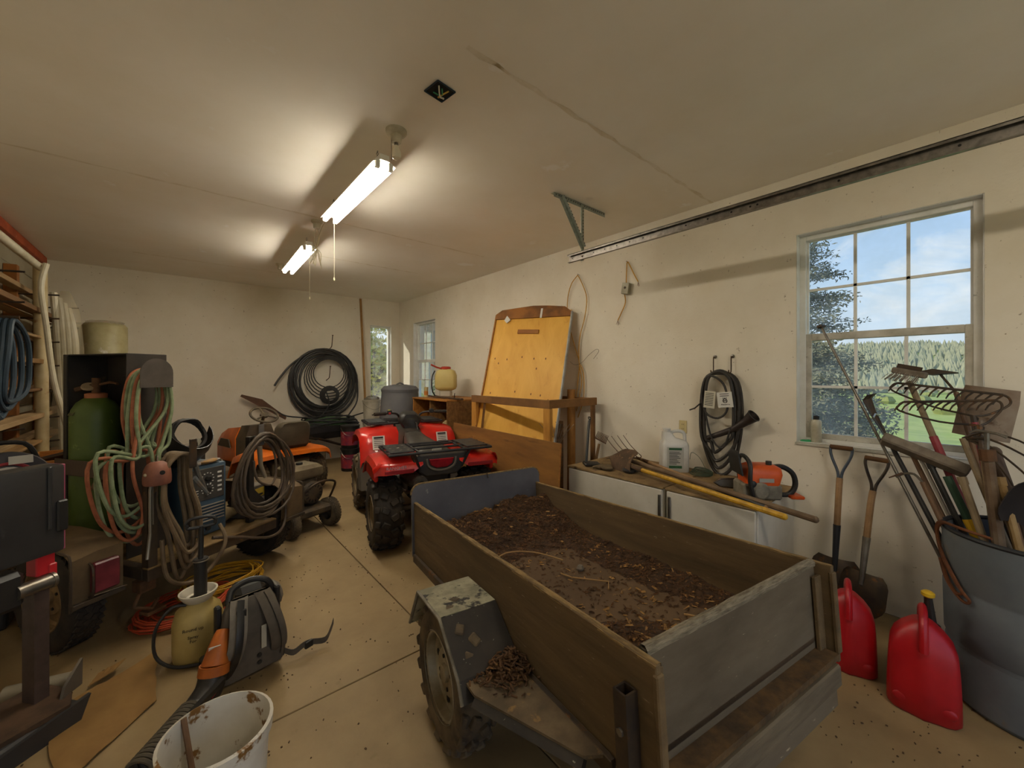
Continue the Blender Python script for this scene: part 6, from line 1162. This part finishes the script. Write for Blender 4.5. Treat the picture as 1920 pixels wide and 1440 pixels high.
# ============================================================ things standing on the floor in front
# pump sprayer
t = T('pump_sprayer', 'translucent hand-pump sprayer with black pump rod on the floor', 'sprayer', (.095, 2.80, 0)); t.scale = (.88, .88, .92); b = B(); b.lathe([(.11, 0), (.125, .01), (.13, .06), (.13, .22), (.115, .28), (.075, .315), (.06, .33)], 28); mk('tank', b, mat('sprayer_tank', 'b9a468', .5, c2='a08a4c', scale=3), t)
b = B(); b.lathe([(.058, .325), (.075, .34), (.098, .375), (.10, .385), (.09, .385), (.066, .35), (.05, .345)], 26, cap=False); mk('funnel_collar', b, mat('collar_white', 'cfc6b2', .5), t)
b = B(); b.cyl((.01, 0, .33), (.012, 0, .56), .034, seg=16); b.cyl((.012, 0, .55), (.012, 0, .575), .038, seg=16); b.cyl((.012, 0, .57), (.014, 0, .77), .014, seg=10); mk('pump', b, BLACKP, t); b = B(); b.torus(M.Translation((.012, 0, .565)), .04, .004, 18, 6); mk('wire_clip', b, STEEL, t)
b = B(); b.tube([(-.055, 0, .78), (-.045, 0, .765), (.07, 0, .765), (.085, 0, .78), (.085, 0, .80), (.05, 0, .82), (-.03, 0, .82), (-.06, 0, .80)], .010, 8, closed=True, smooth=4); mk('pump_handle', b, BLACKP, t)
b = B(); b.tube([(-.06, -.03, .33), (-.13, -.02, .33), (-.20, -.03, .24), (-.20, -.05, .10), (-.12, -.10, .03), (.0, -.15, .02)], .009, 8, smooth=5); mk('hose', b, BLACKP, t)
text(t, 'marker_writing', 'Round up', .026, (-.03, -.1305, .22), (90, 0, -10), INK); text(t, 'marker_writing', 'Spray\nFor', .024, (-.03, -.1315, .165), (90, 0, -10), INK)
# extension cords
def cord_pile(name, label, m, c, r0, n, seed, h=.02):
    rr = random.Random(seed); b = B()
    for k in range(n):
        ox, oy = rr.uniform(-.035, .035), rr.uniform(-.035, .035); rx = r0*rr.uniform(.72, 1.05); ry = r0*rr.uniform(.55, .85); ph = rr.uniform(0, 6)
        b.tube([(ox+cos(a)*rx, oy+sin(a)*ry, .008+h*(k/n)*2.2+.012*sin(2*a+ph)+.012) for a in [2*pi*j/18 for j in range(18)]], .0052, 6, closed=True)
    return one(name, label, 'cord', b, m, c, (0, 0, rr.uniform(-30, 60)), group='extension cords heaped on the floor')
cord_pile('extension_cord', 'red-orange extension cord coiled on the floor behind the sprayer', mat('cord_red', 'c2502c', .55, c2='a83c20', scale=18), (.06, 3.34, .0), .25, 15, 1, .03); cord_pile('extension_cord', 'yellow extension cord coiled on the floor behind the backpack', mat('cord_yellow', 'd0a12a', .55, c2='b8861c', scale=18), (.27, 3.50, .0), .25, 15, 2, .045)
# backpack blower
BPG = mat('pack_grey', '5f564a', .85, c2='4e463c', scale=9); BPL = mat('pack_light', '7d7568', .85, c2='6a6256', scale=9); BPO = mat('blower_orange', 'b8621f', .5, c2='96501c', scale=8)
t = T('backpack_blower', 'backpack leaf blower with grey padded straps standing on the floor', 'leaf blower', (.30, 2.40, 0), (0, 0, 10)); t.scale = (.92, .92, .89); b = B(); secs = []
b.loft([[(x, y+oy, z) for x, y in rrect(w_, d_, .04)] for z, w_, d_, oy in ((.05, .155, .03, 0), (.10, .165, .035, 0), (.30, .150, .035, .02), (.42, .125, .032, .04), (.46, .10, .025, .05))]); mk('back_pad', b, BPG, t, 60)
b = B(); b.b2((-.17, .04, .02), (.17, .34, .06), bev=.01); b.b2((-.16, .05, .06), (-.13, .09, .45), bev=.008); b.b2((.13, .05, .06), (.16, .09, .45), bev=.008); mk('frame', b, BLACKP, t)
b = B(); b.ell((.02, .20, .22), (.30, .20, .30)); b.box((.04, .22, .40), (.16, .16, .12), bev=.03); mk('engine_housing', b, BLACKP, t); b = B(); b.lathe([(.06, 0), (.075, .01), (.075, .05), (.05, .07)], 18, M.Translation((.14, .20, .34)) @ M.Rotation(R(80), 4, 'Y')); mk('air_filter', b, mat('filter_grey', '6d675c', .6), t)
b = B(); b.tube([(-.10, .06, .44), (-.07, .10, .50), (.02, .12, .515), (.10, .10, .49), (.14, .10, .40)], .017, 10, smooth=5); mk('carry_handle', b, BLACKP, t)
for s, m1 in ((-1, BPL), (1, BPG)):
    b = B(); rows = []
    for k in range(15):
        f = k/14; z = .47-.40*f; bow = sin(pi*f); x = s*(.055+.075*f**.8); y = .03-.105*bow-.02*f; wd = .042*(1 if f < .85 else 1-.5*(f-.85)/.15)
        rows.append([(x-wd*.99, y+.004, z), (x-wd*.5, y-.006, z), (x, y-.004, z), (x+wd*.5, y-.006, z), (x+wd*.99, y+.004, z)])
    thick(b, rows, .016); o = mk('shoulder_strap', b, m1, t, 60)
    b = B(); b.tube([(r_[2][0], r_[2][1]-.022, r_[2][2]) for r_ in rows], .003 if s > 0 else .018, 4, flat=.3 if s < 0 else 1., up=(0, 1, 0)); mk('webbing', b, BLACKP, o)
b = B(); b.b2((-.085, -.035, .385), (-.04, -.02, .43), bev=.003); mk('buckle', b, BLACKP, t)
b = B(); b.b2((.03, -.038, .17), (.055, -.036, .30)); lb = mk('label', b, mat('label_cream', 'b5ad98', .7), t, 0)
b = B()
for z in (.10, .14): b.lathe([(.012, 0), (.012, .004)], 10, M.Translation((.02, -.038, z)) @ M.Rotation(R(90), 4, 'X'))
mk('pad_button', b, BLACKP, t)
b = B(); b.tube([(-.13, .02, .33), (-.16, -.02, .28), (-.185, -.05, .21)], [.035, .062], 14, smooth=3); mk('orange_elbow', b, BPO, t); b = B(); b.tube([(-.185, -.05, .215), (-.19, -.055, .19), (-.195, -.06, .17)], .068, 16); mk('elbow_collar', b, BPO, t); b = B(); b.box((-.185, -.045, .285), (.05, .004, .05), (25, 0, -15)); mk('warning_label', b, PAPER, t)
b = B(); b.tube([(-.195, -.06, .175), (-.22, -.09, .12), (-.27, -.13, .09)], .062, 18, smooth=4); b.tube([(-.27, -.13, .09), (-.36, -.20, .075)], .06, 16); mk('blower_tube', b, BLACKP, t)
b = B(); P0, P1 = V((-.30, -.155, .085)), V((-.50, -.33, .07))
for k in range(14): c = P0.lerp(P1, k/13); b.torus(aim(c, P1+(P1-P0)) @ M.Rotation(R(-90), 4, 'X'), .060, .009, 22, 6)
mk('corrugated_hose', b, mat('dusty_hose', '4a443b', .7, c2='5d5546', scale=9), t); b = B(); b.tube([(-.17, -.12, .15), (-.30, -.22, .145), (-.45, -.35, .13)], .014, 6, flat=2.); mk('cover_strip', b, BLACKP, t); b = B(); b.box((-.232, -.148, .135), (.03, .05, .004), (20, -10, 40)); mk('red_mark', b, mat('mark_red', 'b8242c', .5), t)
b = B(); rows = [[(x, y, z-.018), (x, y, z+.018)] for x, y, z in cr_spline([V(p) for p in ((.16, .0, .07), (.20, -.03, .05), (.25, -.04, .07), (.30, -.03, .06), (.37, -.06, .05), (.40, -.07, .10), (.42, -.07, .15))], 4)]; thick(b, rows, .004); mk('waist_strap', b, BPG, t, 60); b = B(); b.box((.285, -.035, .058), (.05, .02, .04), (0, 0, 8), bev=.004); mk('strap_buckle', b, BLACKP, t); b = B(); b.b2((-.155, -.035, .20), (-.12, -.03, .30)); mk('yellow_label', b, mat('label_yellow', '9c8a24', .6), t, 0)
# white bucket with a stick
t = T('mud_bucket', 'white bucket with brown splashes inside at the bottom edge', 'bucket', (.105, 1.64, 0)); b = B(); b.lathe([(.125, 0), (.13, .005), (.148, .33), (.158, .335), (.160, .372), (.150, .376), (.146, .345), (.124, .03), (.001, .03)], 36, cap=False); mk('pail', b, mat('splashed_white', 'd5cfc2', .45, c2='c5beae', scale=6, c3='7a5526', s3=9, a3=(.58, .62)), t); b = B(); b.tube([(-.155, .05, .345), (-.10, .12, .16), (.02, .13, .10)], .003, 6, smooth=4); mk('bail', b, STEEL, t)
b = B(); b.tube([(.06, 1.62, .12), (.02, 1.76, .375)], .009, 7); one('stick', 'brown stick standing in the white bucket', 'stick', b, BRH)
# torn cardboard
CB = mat('cardboard', '8f6d3c', .85, c2='7a5a2e', scale=3, bump=.05); rr = random.Random(8)
b = B(); nx, ny = 14, 10; rows = []
for i in range(nx+1):
    u_ = i/nx; r_ = []
    for j in range(ny+1):
        v_ = j/ny; A, Bq, Cq, Dq = V((-.45, 2.74)), V((-.08, 2.93)), V((-.07, 2.52)), V((-.34, 2.20)); p_ = A.lerp(Bq, u_).lerp(Dq.lerp(Cq, u_), v_); ed = .03*MN.noise(V((u_*6, v_*3, 1)))*(1-v_*.5)
        r_.append((p_.x+ed, p_.y+ed, .006+.05*max(0, u_-.75)*2*(1-v_)+.012*abs(MN.noise(V((u_*4, v_*4, 5))))+.03*max(0, .15-v_)*4*abs(MN.noise(V((u_*8, 0, 2))))))
    rows.append(r_)
thick(b, rows, .003); one('cardboard_sheet', 'torn flattened cardboard lying on the floor by the splitter', 'cardboard', b, CB, smooth=50)
b = B(); b.prism([(0, 0), (.09, .03), (.13, .10), (.03, .08)], .0, .004, M.Translation((-.33, 2.83, .015)) @ M.Rotation(R(-12), 4, 'Y')); b.cyl((-.28, 2.88, .02), (-.26, 2.90, .035), .012, seg=8); one('cardboard_flap', 'curled cardboard flap lying beyond the torn sheet', 'cardboard', b, CB, smooth=0)
b = B(); b.cyl((-.62, 2.98, .035), (-.40, 2.92, .035), .035, seg=16); one('plastic_pipe', 'short pale pipe lying behind the splitter foot', 'pipe', b, mat('pale_pipe', '8f8674', .6))
# ============================================================ lumber rack on the left wall
LW = [mat('board_a', '9c7a4c', .75, c2='7d5c34', scale=3, stretch=(4, .6, 4)), mat('board_b', 'b0936a', .75, c2='8a6e4a', scale=3, stretch=(4, .6, 4)), mat('board_c', '7d5a34', .8, c2='5d4226', scale=3, stretch=(4, .6, 4))]
t = T('lumber_rack', 'timber and steel-arm lumber rack on the shelving wall', 'lumber rack', (XL+.012, 5.6, 0))
for y in (-.72, .5, 1.55): b = B(); b.b2((.002, y-.04, 0), (.09, y+.04, 2.62), bev=.003); mk('upright', b, mat('rack_timber', 'a2662a', .65, c2='85501e', scale=3, stretch=(3, 3, .7)), t, 0)
ZL = (.62, .86, 1.10, 1.36, 1.62, 1.86, 2.10, 2.34)
for z in ZL:
    for y in (-.72, .5, 1.55): b = B(); b.cyl((.05, y, z), (.36, y, z+.02), .008, seg=8); mk('arm', b, DSTEEL, t)
k = 0
words = ('lowest', 'second', 'third', 'fourth', 'fifth', 'sixth', 'seventh', 'top')
for i, z in enumerate(ZL):
    for j in range(2 if i not in (7,) else 1):
        x = XL+.12+.13*j; th = .022+.02*((i+j) % 2); wd = .11-.02*(i % 2); y0, y1 = 4.6-.25*((i*3+j) % 4), 7.25-.12*((i+j*2) % 4); b = B(); b.box((0, 0, 0), (wd, y1-y0, th), (0, 0, 0), bev=.003)
        one('lumber_board', '%s-arm rack board lying %s the wall' % (words[i], 'against' if j == 0 else 'out from'), 'board', b, LW[(i+j*2) % 3], (x, (y0+y1)/2, z+.030+th/2+.008*j), (0, 4, 0), group='boards on the lumber rack', smooth=0)
RB = mat('red_beam', 'c05c36', .7, c2='a04a2a', scale=5, c3='d8c7a8', s3=12, a3=(.66, .7)); b = B(); b.b2((XL+.002, 4.0, 2.93), (XL+.04, 7.62, 3.022), bev=.003); o = struct('trim_1', b, RB, label='red painted timber strip under the ceiling on the shelving wall')
b = B()
for i in range(12): b.b2((XL+.002, 4.6, .2+i*.205), (XL+.010, 7.6, .398+i*.205), bev=.003)
pn = None; b.bm.free()
for i in range(13):
    b = B(); b.b2((XL+.0015, 3.9, .2+i*.205), (XL+.010, YB-.01, .400+i*.205), bev=.003); o = mk('siding_board', b, mat('grey_siding', 'a89f88', .7, c2='968c74', scale=3), bpy.data.objects['wall_left'], 0)
PVC = mat('pvc_white', 'd9d2bc', .45, c2='c2b898', scale=5); PVR = mat('rusty_white_pipe', 'c5b48c', .6, c2='b09a6c', scale=5, c3='8a5a2c', s3=7, a3=(.6, .68))
b = B(); b.tube([(-1.02, 3.9, 2.60), (-.98, 5.75, 2.56)], .032, 14); one('pvc_pipe', 'white plastic pipe lying on top of the lumber rack', 'pipe', b, PVC)
b = B(); b.tube([(-1.0, 5.95, 0), (-1.0, 5.93, 1.2), (-1.0, 5.86, 2.62)], .048, 14); one('steel_pole', 'rust-stained white pole standing upright before the lumber rack', 'pole', b, PVR)
b = B(); b.tube([(-.92, 5.62, 2.58), (-.95, 5.60, 2.35), (-.93, 5.68, 2.0), (-.90, 5.78, 1.5), (-.82, 5.92, .9), (-.74, 6.02, .02)], .022, 10, smooth=5); one('bent_pipe', 'thin bowed white pipe leaning across the rack', 'pipe', b, PVC)
FILM = mat('clear_film', 'cfc4a6', .25, c2='bdb090', scale=7, bump=.6, bscale=22, alpha=.32)
t = T('wrapped_tubing', 'bundle of pale tubing in clear plastic wrap hanging beside the pole', 'tubing', (-.92, 6.22, 0)); b = B()
for k in range(4): b.tube([(-.05+.03*k, .0+.02*k, 2.40-.05*k), (-.02+.04*k, .0, 1.9), (.0+.035*k, .02, 1.3), (.02+.05*k, .0, .62)], .03, 10, smooth=5)
mk('tubes', b, PVC, t); b = B(); b.loft([[(.04+rx*cos(a), .01+rx*.8*sin(a), z) for a in [2*pi*k/14 for k in range(14)]] for z, rx in ((2.42, .03), (2.2, .085), (1.8, .13), (1.3, .09), (.95, .13), (.60, .10), (.45, .04))]); b.jit(.035, 7.); mk('film', b, FILM, t, 70)
ROLLM = mat('roll_cream', 'b5ab80', .45, c2='a0956a', scale=6, bump=.35, bscale=16, c3='d8d4c4', s3=7, a3=(.6, .68))
for x, y, r_, lab in ((-.665, 6.95, .215, 'fatter plastic-wrapped roll standing in the far corner'), (-.985, 7.36, .19, 'slimmer plastic-wrapped roll standing behind the tubing')):
    t = T('wrapped_roll', lab, 'roll', (x, y, 0), group='wrapped rolls in the corner'); b = B(); b.lathe([(r_*1.04, 0), (r_*1.05, .05), (r_, .9), (r_*.98, 1.6), (r_*.94, 2.13), (r_*.80, 2.17), (r_*.3, 2.175)], 24); b.jit(.012, 7.); mk('roll', b, ROLLM, t, 70); b = B(); b.lathe([(r_*.72, 2.165), (r_*.80, 2.19), (r_*.6, 2.205), (.001, 2.20)], 20); b.jit(.012, 14.); mk('film_top', b, FILM, t, 70)
BLH = mat('blue_grey_hose', '34434f', .55, c2='2a3945', scale=12); t = T('blue_hose', 'blue-grey hose hanging in loops at the left edge', 'hose', (-1.0, 4.58, 1.95)); b = B()
for k in range(4): b.tube([(.03*k, 0, 0), (.03*k+.02, .12+.05*k, -.15), (.02*k+.03, .10+.09*k, -.5), (.02*k, .0+.06*k, -.78+.06*k), (.02*k, -.15+.03*k, -.55), (.03*k, -.10, -.2)], .017, 8, closed=True, smooth=5)
mk('loops', b, BLH, t); b = B(); b.cyl((-.25, 0, -.0), (.12, 0, .02), .012, seg=8); mk('peg', b, DSTEEL, t)
# crates and reel by the rack
t = T('wooden_crate', 'orange chipboard crate of scrap wood beside the cylinder cabinet', 'crate', (-.73, 5.12, 0)); 
for nm, lo, hi in (('side', (-.22, -.33, 0), (.22, -.31, .86)), ('side', (-.22, .31, 0), (.22, .33, .86)), ('side', (-.22, -.309, 0), (-.20, .309, .86)), ('side', (.20, -.309, 0), (.22, .309, .86)), ('bottom', (-.199, -.309, .0), (.199, .309, .02)), ('shelf', (-.199, -.309, .62), (.199, .309, .64))): b = B(); b.b2(lo, hi, bev=.002); mk(nm, b, CHB, t, 0)
for k, (x, y, z, rx, ry, rz, L, lab) in enumerate(((-.62, 4.98, .80, 20, 35, 30, .42, 'dark scrap board sticking out of the crate, nearest the cabinet'), (-.80, 5.05, .84, -15, 28, 80, .45, 'dark scrap board leaning back in the crate'), (-.74, 5.25, .80, 10, -35, 10, .40, 'brown scrap block lying across the crate'))):
    b = B(); b.box((0, 0, 0), (.11, L, .03), (0, 0, 0), bev=.004); one('scrap_board', lab, 'board', b, (BROWNW, DSTEEL, WOOD)[k], (x, y, z), (rx, ry, rz), group='scrap wood in the crate', smooth=0)
t = T('cord_reel', 'black cord reel with a red ring and white label at the left edge', 'cord reel', (-.83, 4.0, .582), (0, 0, 20)); b = B(); mt = M.Translation((0, 0, .27)) @ M.Rotation(R(78), 4, 'X'); b.lathe([(.12, -.09), (.19, -.085), (.20, -.06), (.20, .06), (.19, .085), (.12, .09), (.001, .09)], 30, mt); mk('drum', b, mat('reel_black', '353236', .45, c2='464246', scale=6), t); b = B(); b.torus(mt @ M.Translation((0, 0, .093)), .12, .010, 30, 6); mk('red_ring', b, mat('ring_red', '9c2a30', .5), t); b = B(); b.lathe([(.10, .091), (.10, .096)], 24, mt); mk('label_disc', b, PAPER, t); b = B(); b.tube([(-.14, 0, .40), (-.08, 0, .52), (.08, 0, .52), (.14, 0, .40)], .014, 8, smooth=4); mk('handle', b, BLACKP, t); b = B(); b.b2((-.15, -.12, 0), (.15, .12, .07), bev=.01); mk('foot', b, BLACKP, t); b = B(); b.box((.05, -.105, .43), (.10, .004, .05), (-10, 0, 0)); mk('tag', b, PAPER, t)
t = T('storage_tote', 'dark storage tote under the cord reel behind the splitter', 'tote', (-.95, 3.98, 0), (0, 0, 0)); b = B(); b.loft([[(x, y, z) for x, y in rrect(w_, w_, .03)] for z, w_ in ((0, .16), (.02, .17), (.55, .19), (.56, .19))]); mk('shell', b, SPB, t, 0); b = B(); b.loft([[(x, y, z) for x, y in rrect(.2, .2, .03)] for z in (.52, .58)]); mk('rim', b, BLACKP, t, 0)
# dirt and leaf crumbs on the floor
b = B(); rr = random.Random(31)
for _ in range(420):
    a = rr.random()
    if a < .35: x, y = rr.uniform(.2, 1.4), rr.uniform(1.6, 3.6)
    elif a < .75: x, y = rr.gauss(2.35, .3), rr.gauss(.2, .4)
    else: x, y = rr.uniform(-.6, 1.6), rr.uniform(2, 6)
    if x > 3.4: continue
    L = rr.uniform(.003, .009); b.box((x, y, .0025), (L, L*rr.uniform(.3, .8), .004), (0, 0, rr.uniform(0, 180)))
o = mk('floor_crumbs', b, mat('crumbs', '4a3620', .95), None, 0); tag(o, 'dark crumbs of dirt and bark scattered on the concrete floor', 'dirt', kind='stuff')
